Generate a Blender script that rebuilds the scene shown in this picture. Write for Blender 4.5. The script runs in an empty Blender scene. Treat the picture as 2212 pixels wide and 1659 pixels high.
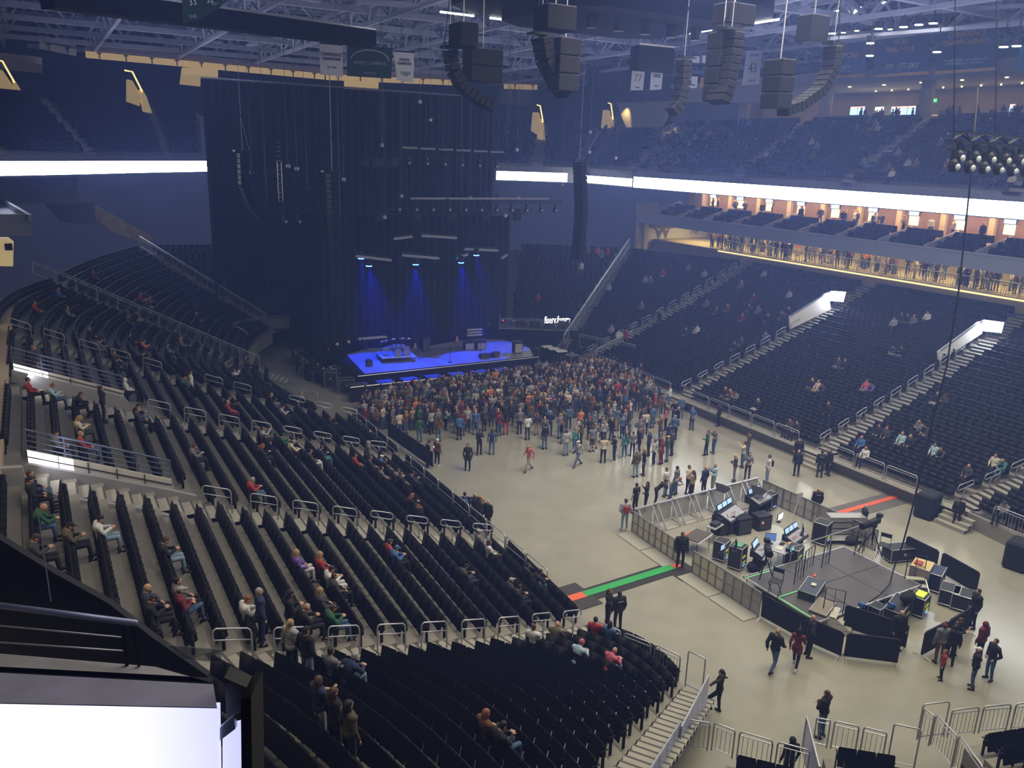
import bpy, math, random
import numpy as np
from mathutils import Vector, Matrix
R = random.Random(7)
scn = bpy.context.scene
COL = scn.collection
PI = math.pi

# ------------------------------------------------------------------ camera, world, exposure
FPX, YAW, PITCH, ROLL, EYE = 1774.0, math.radians(30.1), math.radians(15.7), math.radians(1.875), 18.4
_fw = Vector((math.sin(YAW)*math.cos(PITCH), math.cos(YAW)*math.cos(PITCH), -math.sin(PITCH)))
_rt = Vector((math.cos(YAW), -math.sin(YAW), 0)); _up = _rt.cross(_fw)
CR = math.cos(ROLL)*_rt + math.sin(ROLL)*_up
CU = -math.sin(ROLL)*_rt + math.cos(ROLL)*_up
cam_data = bpy.data.cameras.new('camera'); cam = bpy.data.objects.new('camera', cam_data)
COL.objects.link(cam)
m = Matrix.Identity(4)
for i in range(3):
    m[i][0], m[i][1], m[i][2] = CR[i], CU[i], -_fw[i]
m[2][3] = EYE
cam.matrix_world = m
cam_data.sensor_width = 36.0; cam_data.lens = FPX/2212.0*36.0
cam_data.clip_start = 0.1; cam_data.clip_end = 400
scn.camera = cam
scn.view_settings.view_transform = 'Standard'
scn.view_settings.look = 'None'
scn.view_settings.gamma = 1.0
scn.view_settings.exposure = 0.0
scn.cycles.max_bounces = 5
scn.cycles.diffuse_bounces = 2
scn.cycles.glossy_bounces = 2
scn.cycles.transmission_bounces = 3
scn.cycles.transparent_max_bounces = 6
scn.cycles.volume_bounces = 0
scn.cycles.volume_step_rate = 4.0
scn.cycles.use_denoising = True
scn.cycles.sample_clamp_indirect = 3.0
scn.cycles.sample_clamp_direct = 0.0
scn.cycles.use_adaptive_sampling = True
scn.cycles.adaptive_threshold = 0.03
scn.cycles.caustics_reflective = False
scn.cycles.caustics_refractive = False

world = bpy.data.worlds.new('world'); scn.world = world
world.use_nodes = True
world.node_tree.nodes['Background'].inputs[0].default_value = (0.15, 0.17, 0.42, 1)
world.node_tree.nodes['Background'].inputs[1].default_value = 0.13

def ray(px, py):
    return _fw + CR*((px-1106)/FPX) - CU*((py-829.5)/FPX)
def at(px, py, z=0.0):
    d = ray(px, py); k = (z-EYE)/d.z
    return Vector((d.x*k, d.y*k, z))
def atx(px, py, X):
    d = ray(px, py); k = X/d.x
    return Vector((X, d.y*k, EYE+d.z*k))
def aty(px, py, Y):
    d = ray(px, py); k = Y/d.y
    return Vector((d.x*k, Y, EYE+d.z*k))
def pix(p):
    d = Vector(p)-Vector((0, 0, EYE)); z = d.dot(_fw)
    if z < 0.2: return (-9999, -9999, z)
    return (1106+FPX*d.dot(CR)/z, 829.5-FPX*d.dot(CU)/z, z)

# ------------------------------------------------------------------ lights of the hall
def area(name, loc, size, power, color, target=None, sy=None, spread=PI):
    l = bpy.data.lights.new(name, 'AREA'); l.energy = power; l.color = color; l.size = size
    if sy: l.shape = 'RECTANGLE'; l.size_y = sy
    l.spread = spread
    o = bpy.data.objects.new(name, l); COL.objects.link(o); o.location = loc
    t = Vector(target) if target is not None else Vector((loc[0], loc[1], 0))
    z_ = (Vector(loc)-t).normalized(); y_ = Vector((0, 1, 0)); y_ = y_-z_*y_.dot(z_)
    y_ = y_.normalized() if y_.length > .05 else Vector((0, 0, 1)); x_ = y_.cross(z_)
    o.rotation_euler = Matrix((x_, y_, z_)).transposed().to_euler()
    return o
def spot(name, loc, target, power, color, angle, blend=0.5, radius=0.2):
    l = bpy.data.lights.new(name, 'SPOT'); l.energy = power; l.color = color
    l.spot_size = math.radians(angle); l.spot_blend = blend; l.shadow_soft_size = radius
    o = bpy.data.objects.new(name, l); COL.objects.link(o); o.location = loc
    o.rotation_euler = (Vector(target)-Vector(loc)).to_track_quat('-Z', 'Y').to_euler()
    return o
WARM = (1.0, 0.86, 0.52); WHITE = (1.0, 0.95, 0.78); COOL = (0.62, 0.68, 1.0); BLUE = (0.004, 0.035, 1.0)
# house lights in the roof, with added fill below them
area('house_light', (31, 15, 27.8), 24, 6500, WHITE, sy=16, target=(31, 15, 0))
area('house_light', (31, 31, 27.6), 18, 3800, (0.96, 0.90, 0.92), sy=9, target=(31, 35, 0), spread=math.radians(120))
area('house_light', (8, 16, 27.5), 12, 1300, (1.0, 0.90, 0.84), sy=20, target=(8, 20, 0), spread=math.radians(120))
area('bowl_wash_light', (48, 40, 27.5), 10, 350, COOL, sy=30, target=(62, 42, 8), spread=math.radians(150))
area('bowl_wash_light', (12, 74, 27.5), 14, 350, COOL, sy=14, target=(2, 88, 10), spread=math.radians(150))
area('bowl_wash_light', (6, 44, 27.5), 10, 550, COOL, sy=24, target=(0, 46, 8), spread=math.radians(150))
for y_ in (36, 54, 72, 92, 108): area('roof_fill_light', (30, y_, 26.2), 56, 520, (0.62, 0.66, 1.0), sy=12, target=(30, y_, 40))  # added unseen uplights that brighten the roof steel

# ------------------------------------------------------------------ materials
MATS = {}
def mat(name, col, rough=0.6, metal=0.0, emit=None, es=0.0, noise=0.0, nscale=5.0, bump=0.0, spec=0.5, alpha=1.0):
    if name in MATS: return MATS[name]
    m = bpy.data.materials.new(name); m.use_nodes = True
    nt = m.node_tree; b = nt.nodes['Principled BSDF']
    c = (col[0], col[1], col[2], 1)
    b.inputs['Base Color'].default_value = c
    b.inputs['Roughness'].default_value = rough
    b.inputs['Metallic'].default_value = metal
    b.inputs['Specular IOR Level'].default_value = spec
    b.inputs['Alpha'].default_value = alpha
    if emit:
        b.inputs['Emission Color'].default_value = (*emit, 1); b.inputs['Emission Strength'].default_value = es
    if noise or bump:
        tc = nt.nodes.new('ShaderNodeTexCoord'); n = nt.nodes.new('ShaderNodeTexNoise')
        n.inputs['Scale'].default_value = nscale; n.inputs['Detail'].default_value = 3
        nt.links.new(tc.outputs['Object'], n.inputs['Vector'])
        if noise:
            mx = nt.nodes.new('ShaderNodeMixRGB')
            mx.inputs[1].default_value = tuple(x*(1-noise) for x in col)+(1,)
            mx.inputs[2].default_value = tuple(min(1, x*(1+noise)) for x in col)+(1,)
            nt.links.new(n.outputs['Fac'], mx.inputs[0]); nt.links.new(mx.outputs[0], b.inputs['Base Color'])
        if bump:
            bp = nt.nodes.new('ShaderNodeBump'); bp.inputs['Strength'].default_value = bump
            nt.links.new(n.outputs['Fac'], bp.inputs['Height']); nt.links.new(bp.outputs[0], b.inputs['Normal'])
    MATS[name] = m
    return m
def mfloor():
    m = bpy.data.materials.new('polished_concrete'); m.use_nodes = True
    nt = m.node_tree; b = nt.nodes['Principled BSDF']; N = nt.nodes; L = nt.links
    tc = N.new('ShaderNodeTexCoord')
    n1 = N.new('ShaderNodeTexNoise'); n1.inputs['Scale'].default_value = 0.25; n1.inputs['Detail'].default_value = 6
    n2 = N.new('ShaderNodeTexNoise'); n2.inputs['Scale'].default_value = 0.9; n2.inputs['Detail'].default_value = 5
    L.new(tc.outputs['Object'], n1.inputs['Vector']); L.new(tc.outputs['Object'], n2.inputs['Vector'])
    r = N.new('ShaderNodeValToRGB'); r.color_ramp.elements[0].position = 0.3; r.color_ramp.elements[1].position = 0.75
    r.color_ramp.elements[0].color = (0.27, 0.262, 0.215, 1); r.color_ramp.elements[1].color = (0.37, 0.358, 0.30, 1)
    ad = N.new('ShaderNodeMath'); ad.operation = 'MULTIPLY_ADD'; ad.inputs[1].default_value = 0.35; L.new(n2.outputs['Fac'], ad.inputs[0]); 
    sc = N.new('ShaderNodeMath'); sc.operation = 'MULTIPLY'; sc.inputs[1].default_value = 0.68; L.new(n1.outputs['Fac'], sc.inputs[0]); L.new(sc.outputs[0], ad.inputs[2])
    L.new(ad.outputs[0], r.inputs[0]); L.new(r.outputs[0], b.inputs['Base Color'])
    mr = N.new('ShaderNodeMapRange'); mr.inputs[3].default_value = 0.13; mr.inputs[4].default_value = 0.24; L.new(n2.outputs['Fac'], mr.inputs[0])
    L.new(mr.outputs[0], b.inputs['Roughness']); b.inputs['Specular IOR Level'].default_value = 0.55
    bp = N.new('ShaderNodeBump'); bp.inputs['Strength'].default_value = 0.04; L.new(n2.outputs['Fac'], bp.inputs['Height']); L.new(bp.outputs[0], b.inputs['Normal'])
    return m
M_floor = mfloor()
M_conc = mat('tread_concrete', (0.25, 0.235, 0.205), 0.75, noise=0.18, nscale=1.2)
M_wallc = mat('grey_concrete', (0.30, 0.30, 0.33), 0.8, noise=0.12, nscale=0.8)
M_white = mat('white_paint', (0.62, 0.60, 0.58), 0.6, noise=0.04, nscale=0.5)
M_seat = mat('black_upholstery', (0.006, 0.006, 0.008), 0.8, spec=0.2, noise=0.3, nscale=9)
M_seatp = mat('black_seat_plastic', (0.007, 0.007, 0.0095), 0.6, spec=0.25)
M_black = mat('black_drape', (0.008, 0.008, 0.011), 0.9, spec=0.08)
M_blackm = mat('black_metal', (0.02, 0.02, 0.024), 0.45, metal=0.4)
M_rail = mat('galvanised_rail', (0.52, 0.53, 0.58), 0.38, metal=0.55)
M_alu = mat('aluminium', (0.55, 0.55, 0.57), 0.4, metal=0.6)
M_steel = mat('roof_steel', (0.30, 0.31, 0.42), 0.55, noise=0.1)
M_dark = mat('dark_navy_wall', (0.020, 0.022, 0.032), 0.9)
M_led = mat('led_ribbon', (0.8, 0.85, 1.0), 0.5, emit=(0.66, 0.74, 1.0), es=17)
M_lamp = mat('lamp_glass', (1, 1, 1), 0.5, emit=(0.92, 0.96, 1.0), es=30)
M_lampw = mat('warm_lamp_glass', (1, 1, 1), 0.5, emit=(1.0, 0.85, 0.45), es=14)

# ------------------------------------------------------------------ mesh helpers
class MB:
    def __init__(s): s.v = []; s.f = []; s.mi = []; s.cur = 0
    def _add(s, vs, fs):
        o = len(s.v); s.v += [tuple(x) for x in vs]; s.f += [tuple(i+o for i in f) for f in fs]; s.mi += [s.cur]*len(fs)
        return s
    def box(s, c, d, rz=0.0, mx=None):
        x, y, z = d[0]/2, d[1]/2, d[2]/2
        vs = [Vector((a*x, b*y, e*z)) for e in (-1, 1) for a, b in ((-1, -1), (1, -1), (1, 1), (-1, 1))]
        if rz or mx is not None:
            M3 = Matrix.Rotation(rz, 3, 'Z') if mx is None else mx
            vs = [M3 @ v for v in vs]
        c = Vector(c); vs = [v+c for v in vs]
        return s._add(vs, [(3, 2, 1, 0), (4, 5, 6, 7), (0, 1, 5, 4), (1, 2, 6, 5), (2, 3, 7, 6), (3, 0, 4, 7)])
    def bev(s, c, d, b=0.02, rz=0.0, mx=None):
        # box with chamfered vertical and horizontal edges (24 verts)
        x, y, z = d[0]/2, d[1]/2, d[2]/2; b = min(b, x*.9, y*.9, z*.9)
        M3 = Matrix.Rotation(rz, 3, 'Z') if mx is None else mx; c = Vector(c)
        vs = []
        for k, (zz, ins) in enumerate(((-z, b), (-z+b, 0), (z-b, 0), (z, b))):
            X, Y = x-ins, y-ins
            if ins: ring = [(-X, -Y), (X, -Y), (X, Y), (-X, Y)]; ring = [p for p in ring for _ in (0, 1)]
            else: ring = [(-X, -Y+b), (-X+b, -Y), (X-b, -Y), (X, -Y+b), (X, Y-b), (X-b, Y), (-X+b, Y), (-X, Y-b)]
            if ins: ring = [(-X, -Y+b*.4), (-X+b*.4, -Y), (X-b*.4, -Y), (X, -Y+b*.4), (X, Y-b*.4), (X-b*.4, Y), (-X+b*.4, Y), (-X, Y-b*.4)]
            vs += [M3 @ Vector((p[0], p[1], zz)) + c for p in ring]
        fs = [tuple(range(7, -1, -1)), tuple(range(24, 32))]
        for k in range(3):
            for i in range(8):
                j = (i+1) % 8; fs.append((k*8+i, k*8+j, k*8+8+j, k*8+8+i))
        return s._add(vs, fs)
    def quad(s, a, b, c, d): return s._add([a, b, c, d], [(0, 1, 2, 3)])
    def poly(s, pts): return s._add(pts, [tuple(range(len(pts)))])
    def prism(s, pts, h, axis=(0, 0, 1)):
        n = len(pts); ax = Vector(axis)*h; a = [Vector(p) for p in pts]
        return s._add(a+[p+ax for p in a], [tuple(range(n-1, -1, -1)), tuple(range(n, 2*n))]+[(i, (i+1) % n, n+(i+1) % n, n+i) for i in range(n)])
    def tube(s, pts, r, n=6, cap=True, rs=None):
        P = [Vector(p) for p in pts]; vs = []; m_ = len(P); prev = None
        for i, p in enumerate(P):
            t = (P[min(i+1, m_-1)]-P[max(i-1, 0)]).normalized()
            if prev is None:
                u = t.orthogonal().normalized()
            else:
                u = prev-t*prev.dot(t); u = u.normalized() if u.length > 1e-6 else t.orthogonal().normalized()
            prev = u; w = t.cross(u); rr = rs[i] if rs else r
            vs += [p+(u*math.cos(2*PI*k/n)+w*math.sin(2*PI*k/n))*rr for k in range(n)]
        fs = [(i*n+k, i*n+(k+1) % n, (i+1)*n+(k+1) % n, (i+1)*n+k) for i in range(m_-1) for k in range(n)]
        if cap: fs += [tuple(range(n-1, -1, -1)), tuple(range((m_-1)*n, m_*n))]
        return s._add(vs, fs)
    def ell(s, c, r, nu=10, nv=6, mx=None):
        c = Vector(c); vs = []
        for j in range(1, nv):
            th = PI*j/nv
            for i in range(nu):
                a = 2*PI*i/nu; v = Vector((r[0]*math.sin(th)*math.cos(a), r[1]*math.sin(th)*math.sin(a), r[2]*math.cos(th)))
                vs.append(((mx @ v) if mx is not None else v)+c)
        top = Vector((0, 0, r[2])); bt = Vector((0, 0, -r[2]))
        if mx is not None: top = mx @ top; bt = mx @ bt
        vs += [top+c, bt+c]; T, B = len(vs)-2, len(vs)-1
        fs = [(j*nu+i, (j+1)*nu+i, (j+1)*nu+(i+1) % nu, j*nu+(i+1) % nu) for j in range(nv-2) for i in range(nu)]
        fs += [(T, i, (i+1) % nu) for i in range(nu)]+[((nv-2)*nu+(i+1) % nu, (nv-2)*nu+i, B) for i in range(nu)]
        return s._add(vs, fs)
    def capsule(s, a, b, ra, rb, n=10):
        a = Vector(a); b = Vector(b); t = b-a; L = t.length
        if L < 1e-6: return s.ell(a, (ra, ra, ra))
        t /= L; pts = []; rs = []
        for th in (90, 60, 30, 0): pts.append(a-t*ra*math.sin(math.radians(th))); rs.append(max(.002, ra*math.cos(math.radians(th))))
        for th in (0, 30, 60, 90): pts.append(b+t*rb*math.sin(math.radians(th))); rs.append(max(.002, rb*math.cos(math.radians(th))))
        return s.tube(pts, 1, n, True, rs)
    def mesh(s, name, mats, smooth=False):
        me = bpy.data.meshes.new(name); me.from_pydata([tuple(v) for v in s.v], [], s.f)
        for x in (mats if isinstance(mats, (list, tuple)) else [mats]): me.materials.append(x)
        if max(s.mi, default=0) > 0: me.polygons.foreach_set('material_index', s.mi)
        if smooth: me.polygons.foreach_set('use_smooth', [True]*len(s.f))
        me.update()
        return me
    def build(s, name, mats, parent=None, loc=None, smooth=False):
        return link(name, s.mesh(name, mats, smooth), parent, loc)
def link(name, me, parent=None, loc=None, rz=None):
    o = bpy.data.objects.new(name, me); COL.objects.link(o)
    if parent is not None: o.parent = parent
    if loc is not None: o.location = loc
    if rz is not None: o.rotation_euler = (0, 0, rz)
    return o
def tag(o, label=None, cat=None, group=None, kind=None):
    if label: o['label'] = label
    if cat: o['category'] = cat
    if group: o['group'] = group
    if kind: o['kind'] = kind
    return o
def thing(name, label, cat, loc=(0, 0, 0), rz=0.0, group=None):
    o = bpy.data.objects.new(name, None); COL.objects.link(o); o.empty_display_size = 0.2
    o.location = loc; o.rotation_euler = (0, 0, rz)
    return tag(o, label, cat, group)
def struct(name, mb, mats, smooth=False):
    return tag(mb.build(name, mats, smooth=smooth), kind='structure')
def dup(root, loc=None, rz=None, label=None, group=None):
    c = root.copy(); COL.objects.link(c)
    if loc is not None: c.location = loc
    if rz is not None: c.rotation_euler = (0, 0, rz)
    if label: c['label'] = label
    if group: c['group'] = group
    for ch in list(root.children):
        d = ch.copy(); COL.objects.link(d); d.parent = c
        for g in list(ch.children):
            e = g.copy(); COL.objects.link(e); e.parent = d
    return c
TMPS = bpy.data.scenes.new('workbench')
def evaluate(o):
    TMPS.collection.objects.link(o); vl = TMPS.view_layers[0]; vl.update(); dg = vl.depsgraph
    me = bpy.data.meshes.new_from_object(o.evaluated_get(dg)); TMPS.collection.objects.unlink(o); return me
def txt(name, s, loc, size, m, rot, parent=None, ext=0.01, align='CENTER', sx=1.0):
    cu = bpy.data.curves.new(name, 'FONT'); cu.body = s; cu.size = size; cu.align_x = align; cu.align_y = 'CENTER'; cu.extrude = ext
    cu.resolution_u = 2
    tmp = bpy.data.objects.new(name, cu); me = evaluate(tmp)
    bpy.data.objects.remove(tmp); bpy.data.curves.remove(cu)
    me.materials.clear(); me.materials.append(m)
    o = link(name, me, parent); o.location = loc; o.rotation_euler = rot; o.scale = (sx, 1, 1)
    return o
# ------------------------------------------------------------------ seating bowl
def V2(a, b): return Vector((a, b))
S0 = 20.5; TR = 0.82; NR = 25
def Zs(s): return 0.8+0.3*s+0.003*s*s
# aisle centre lines in plan: point at s = 0 and at s = 20.5
AL = {
 'N': (V2(17.9, 17.6), V2(0.54, 5.9)), 'B': (V2(17.0, 22.3), V2(-2.8, 17.7)), 'Bm': (V2(17.5, 30.0), V2(-3, 30.0)),
 'C2': (V2(17.5, 41.9), V2(-3, 41.3)), 'C1': (V2(17.5, 49.0), V2(-3, 53.1)), 'D': (V2(16.2, 60.7), V2(0.6, 68.2)),
 'E': (V2(20.0, 70.7), V2(8.5, 87.5)), 'G': (V2(38.0, 67.6), V2(46.2, 80.3)), 'H': (V2(40.2, 61.3), V2(56.6, 73.3)),
 'R3': (V2(41.5, 58.2), V2(62, 60.2)), 'R2': (V2(41.5, 45.6), V2(62, 45.9)), 'R1': (V2(41.5, 32.4), V2(62, 32.6)), 'R0': (V2(41.5, 23.3), V2(61.5, 18.0)), 'R00': (V2(40.5, 17.0), V2(56, 3.0)),
}
SEATS = []   # (x, y, z, facing, section, row, index)
def lerp2(a, b, t): return a+(b-a)*t
def section(name, a, b, r0=0, r1=NR, wa=0.6, wb=0.6, cut=None, seats=True, bow=0.0):
    # a, b: aisle keys, rows r0..r1-1, cut = list of (row0,row1,u0,u1) openings without seats
    (a0, a1), (b0, b1) = AL[a], AL[b]
    mb = MB(); NB = 6
    mid = (a0+b0)/2; midb = (a1+b1)/2; outw = (midb-mid).normalized()
    def edge(t):
        A = lerp2(a0, a1, t); B = lerp2(b0, b1, t); d = (B-A).normalized()
        A = A+d*wa; B = B-d*wb
        pts = []
        for k in range(NB+1):
            u = k/NB; pts.append(lerp2(A, B, u)+outw*(-bow*4*u*(1-u)))
        return pts
    for j in range(r0, r1):
        e0 = edge(j*TR/S0); e1 = edge((j+1)*TR/S0); z = Zs(j*TR); zp = Zs((j-1)*TR) if j > r0 else max(0.0, z-0.9)
        if bow == 0: e0 = [e0[0], e0[-1]]; e1 = [e1[0], e1[-1]]
        n = len(e0)-1
        for k in range(n):
            if cut and any(c[0] <= j < c[1] and (k+.5)/n > c[2] and (k+.5)/n < c[3] for c in cut) and bow: continue
            p, q = e0[k], e0[k+1]; p2, q2 = e1[k], e1[k+1]
            mb.quad((p.x, p.y, zp), (q.x, q.y, zp), (q.x, q.y, z), (p.x, p.y, z))
            mb.quad((p.x, p.y, z), (q.x, q.y, z), (q2.x, q2.y, z), (p2.x, p2.y, z))
        for e, s in ((0, 1), (-1, -1)):   # cheeks beside the aisles
            p, p2 = e0[e], e1[e]
            mb.quad((p.x, p.y, z-0.6), (p2.x, p2.y, z-0.6), (p2.x, p2.y, z), (p.x, p.y, z))
        if seats:
            A, B = e0[0], e0[-1]; L = (B-A).length; ns = int((L-0.1)/0.535); d = (B-A).normalized()
            off = (L-ns*0.535)/2
            for i in range(ns):
                u = (off+(i+.5)*0.535)/L
                if cut and any(c[0] <= j < c[1] and c[2] < u < c[3] for c in cut): continue
                pf = lerp2(A, B, u)+outw*(-bow*4*u*(1-u))
                pb = lerp2(e1[0], e1[-1], u)+outw*(-bow*4*u*(1-u))
                back = (pb-pf); dep = back.length; back.normalize()
                tang = (d+outw*(-bow*4*(1-2*u)/L)).normalized()
                nrm = V2(-tang.y, tang.x)
                if nrm.dot(back) > 0: nrm = -nrm
                pos = pf+back*(dep*0.60)
                SEATS.append((pos.x, pos.y, z, math.atan2(nrm.y, nrm.x)-PI/2, name, j, i))
    o = struct('floor_seating_tier', mb, M_conc)
    return o
M_nose = mat('dark_step_edge', (.09, .085, .08), .8)
def aisle(key, r0=0, r1=NR, w=1.2, z0=None, rails=True, m=None, lab=None, start=1, side=0.0, loop_to=4, steps=2):
    a, b = AL[key]; mb = MB(); d = (b-a).normalized(); n = V2(-d.y, d.x)*w/2; st = steps
    for j in range(r0*st, r1*st):
        t0 = j*TR/st/S0; t1 = (j+1)*TR/st/S0; z = Zs((j/st)*TR)-(0 if j % st == 0 else 0.0)
        p = lerp2(a, b, t0); q = lerp2(a, b, t1); zp = z-0.2
        mb.cur = 1; mb.quad((p.x-n.x, p.y-n.y, zp), (p.x+n.x, p.y+n.y, zp), (p.x+n.x, p.y+n.y, z), (p.x-n.x, p.y-n.y, z))
        e = p+(q-p)*.16; mb.quad((p.x-n.x, p.y-n.y, z+.004), (p.x+n.x, p.y+n.y, z+.004), (e.x+n.x, e.y+n.y, z+.004), (e.x-n.x, e.y-n.y, z+.004)); mb.cur = 0
        mb.quad((p.x-n.x, p.y-n.y, z), (p.x+n.x, p.y+n.y, z), (q.x+n.x, q.y+n.y, z), (q.x-n.x, q.y-n.y, z))
    struct('floor_aisle_steps', mb, [m or M_step, M_nose])
def aisle_pt(key, s, lat=0.0):
    a, b = AL[key]; d = (b-a).normalized(); p = lerp2(a, b, s/S0)+V2(-d.y, d.x)*lat
    return Vector((p.x, p.y, Zs(s)))
def mstep():
    m = mat('step_concrete', (0.36, 0.345, 0.30), 0.75, noise=0.15, nscale=2.0)
    return m
M_step = mstep()
def loop_rail(key, s, label, group, lat=0.0, L=0.95, oval=False):
    p = aisle_pt(key, s, lat); a, b = AL[key]; d = (b-a).normalized(); t = thing('aisle_handrail', label, 'handrail', p, 0, group)
    sl = (Zs(s+L)-Zs(s))/L
    def q(u, h): return (d.x*u, d.y*u, sl*u+h)
    mb = MB()
    if not oval:
        mb.tube([q(0, 0), q(0, .80), q(0.03, .90), q(0.10, .95), q(L-.1, .95), q(L-.03, .90), q(L, .80), q(L, 0)], 0.025, 6)
        mb.build('rail_hoop', M_rail, t, smooth=True)
        MB().tube([q(0, .62), q(L, .62)], 0.02, 6).build('mid_rail', M_rail, t, smooth=True)
    else:
        pts = []
        for k in range(13):
            a_ = PI/2+2*PI*k/12; c = (0.16 if k in range(0, 7) else L-0.16)
            pts.append(q(c+0.16*math.cos(a_), .84+0.15*math.sin(a_)))
        pts.append(pts[0]); mb.tube(pts, 0.025, 6, False)
        mb.build('rail_hoop', M_rail, t, smooth=True)
        MB().tube([q(0.42, 0), q(0.42, .45), q(0.46, .62), q(0.55, .69)], 0.03, 6).build('post', M_rail, t, smooth=True)
    return t
# left bowl
section('near corner block', 'N', 'B', bow=0.55)
section('left block beside the near corner', 'B', 'Bm', cut=[(16, 25, 0.94, 1.0)])
section('left block by the vomitory', 'Bm', 'C2', cut=[(16, 25, 0.0, 0.16), (16, 25, .9, 1)])
section('left block below the far vomitory', 'C2', 'C1', cut=[(16, 25, 0, .2)])
section('far corner block', 'C1', 'D', r0=3, bow=-1.0)
section('far end block', 'D', 'E', r0=5, bow=-.8)
section('blocks behind the stage', 'E', 'G', r0=8)
section('end block behind the sign', 'G', 'H', r0=4)
section('right corner block', 'H', 'R3')
section('right block nearest the stage', 'R3', 'R2')
section('middle right block', 'R2', 'R1', cut=[(14, 22, 0, .0)])
section('right block above the sound desk', 'R1', 'R0')
section('near right corner block', 'R0', 'R00')
# near end blocks at the bottom of the picture
AL['M0'] = (V2(15.9, 15.1), V2(0.3, 1.6)); AL['M1'] = (V2(17.9, 12.9), V2(2.3, -.6))
AL['P0'] = (V2(19.2, 13.5), V2(6.0, -2.4)); AL['P1'] = (V2(20.9, 12.0), V2(7.8, -4.2))
AL['Q0'] = (V2(23.6, 11.7), V2(16.6, -7.6)); AL['Q1'] = (V2(32, 9.3), V2(28, -10.8))
section('near end block behind the low fence', 'M0', 'M1', r1=8, wa=.7, wb=0.1)
section('small block beside the blue-lit gate', 'P0', 'P1', r1=8, wa=.1, wb=0.1)
section('near end block right of the gate', 'Q0', 'Q1', r1=7, wa=.1, wb=.1)
for k in AL:
    if k[0] in 'MPQ' or k == 'R00': continue
    aisle(k, r0={'E': 5, 'G': 3, 'D': 1, 'C1': 0}.get(k, 0))
RAILG = {'B': ('pale tubular handrail on the aisle beside the near corner block', 'handrails up the near corner aisle'),
 'Bm': ('pale tubular handrail on the aisle leading down from the nearest white vomitory wall', 'handrails below the nearest vomitory'),
 'C2': ('pale tubular handrail on the aisle below the farther white vomitory wall', 'handrails below the farther vomitory'),
 'C1': ('pale tubular handrail on the aisle along the far corner block', 'handrails on the far corner aisle'),
 'R3': ('small handrail on the right-hand aisle nearest the stage', 'handrails on the right aisle nearest the stage'),
 'R2': ('small handrail on the middle right-hand aisle below the lit exit', 'handrails on the middle right aisle'),
 'R1': ('small handrail on the right-hand aisle ending above the sound desk', 'handrails on the right aisle above the sound desk'),
 'R0': ('small handrail on the right-hand aisle nearest the near end', 'handrails on the nearest right aisle')}
for k, ss, ov in (('B', [.8+1.62*i for i in range(9)], 2), ('Bm', [.9, 2.5, 4.1, 5.7, 7.3, 8.9, 10.5, 12.2], 4), ('C2', [1.4+1.62*i for i in range(8)], 4),
                  ('C1', [0.6, 2.2, 3.8, 7.0, 8.6, 11.9, 13.5, 15.1, 16.8, 18.4], 3),
                  ('R3', [.2+1.64*i for i in range(13)], 4), ('R2', [.2+1.64*i for i in range(9)], 3), ('R1', [.2+1.64*i for i in range(9)], 4), ('R0', [.2+1.64*i for i in range(6)], 3)):
    for i, s in enumerate(ss):
        loop_rail(k, s, *RAILG[k], oval=i < ov, lat=0.45 if k[0] == 'R' else (0.0 if k != 'B' else -0.1), L=1.0)
# floor slab
mb = MB(); mb.quad((-12, -8, 0), (80, -8, 0), (80, 110, 0), (-12, 110, 0)); struct('floor', mb, M_floor)
# ------------------------------------------------------------------ seats
def seat_template(lod):
    mb = MB()
    if lod:  # far: back and tipped-up pan
        mb.box((0, -0.10, 0.60), (0.50, 0.07, 0.56), mx=Matrix.Rotation(-0.18, 3, 'X')); mb.box((0, 0.07, 0.50), (0.46, 0.15, 0.34), mx=Matrix.Rotation(0.2, 3, 'X'))
    else:
        seat_back(mb); seat_pan(mb); seat_arms(mb)
    return mb
def seat_back(mb):
    prof = [(-0.256, -.12), (-0.262, .2), (-0.262, .46), (-0.235, .50), (0.235, .50), (0.262, .46), (0.262, .2), (0.256, -.12)]
    Mx = Matrix.Rotation(-0.2, 3, 'X'); n = len(prof)
    vs = []
    for y, k in ((0.0, 1.0), (0.035, .96)):
        vs += [Mx @ Vector((x*k, y+0.03*math.cos(x*6), z*k+.01))+Vector((0, -0.12, 0.38)) for x, z in prof]
    mb._add(vs, [tuple(range(n)), tuple(range(2*n-1, n-1, -1))]+[((i+1) % n, i, n+i, n+(i+1) % n) for i in range(n)])
def seat_pan(mb, down=False):
    if down: mb.bev((0, 0.10, 0.44), (0.44, 0.44, 0.08), 0.03)
    else: mb.bev((0, 0.07, 0.54), (0.46, 0.17, 0.40), 0.045, mx=Matrix.Rotation(0.12, 3, 'X'))
def seat_arms(mb):
    for s in (-1, 1):
        mb.box((s*0.262, 0.03, 0.33), (0.025, 0.09, 0.58)); mb.bev((s*0.262, 0.05, 0.625), (0.045, 0.24, 0.035), 0.012)
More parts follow.
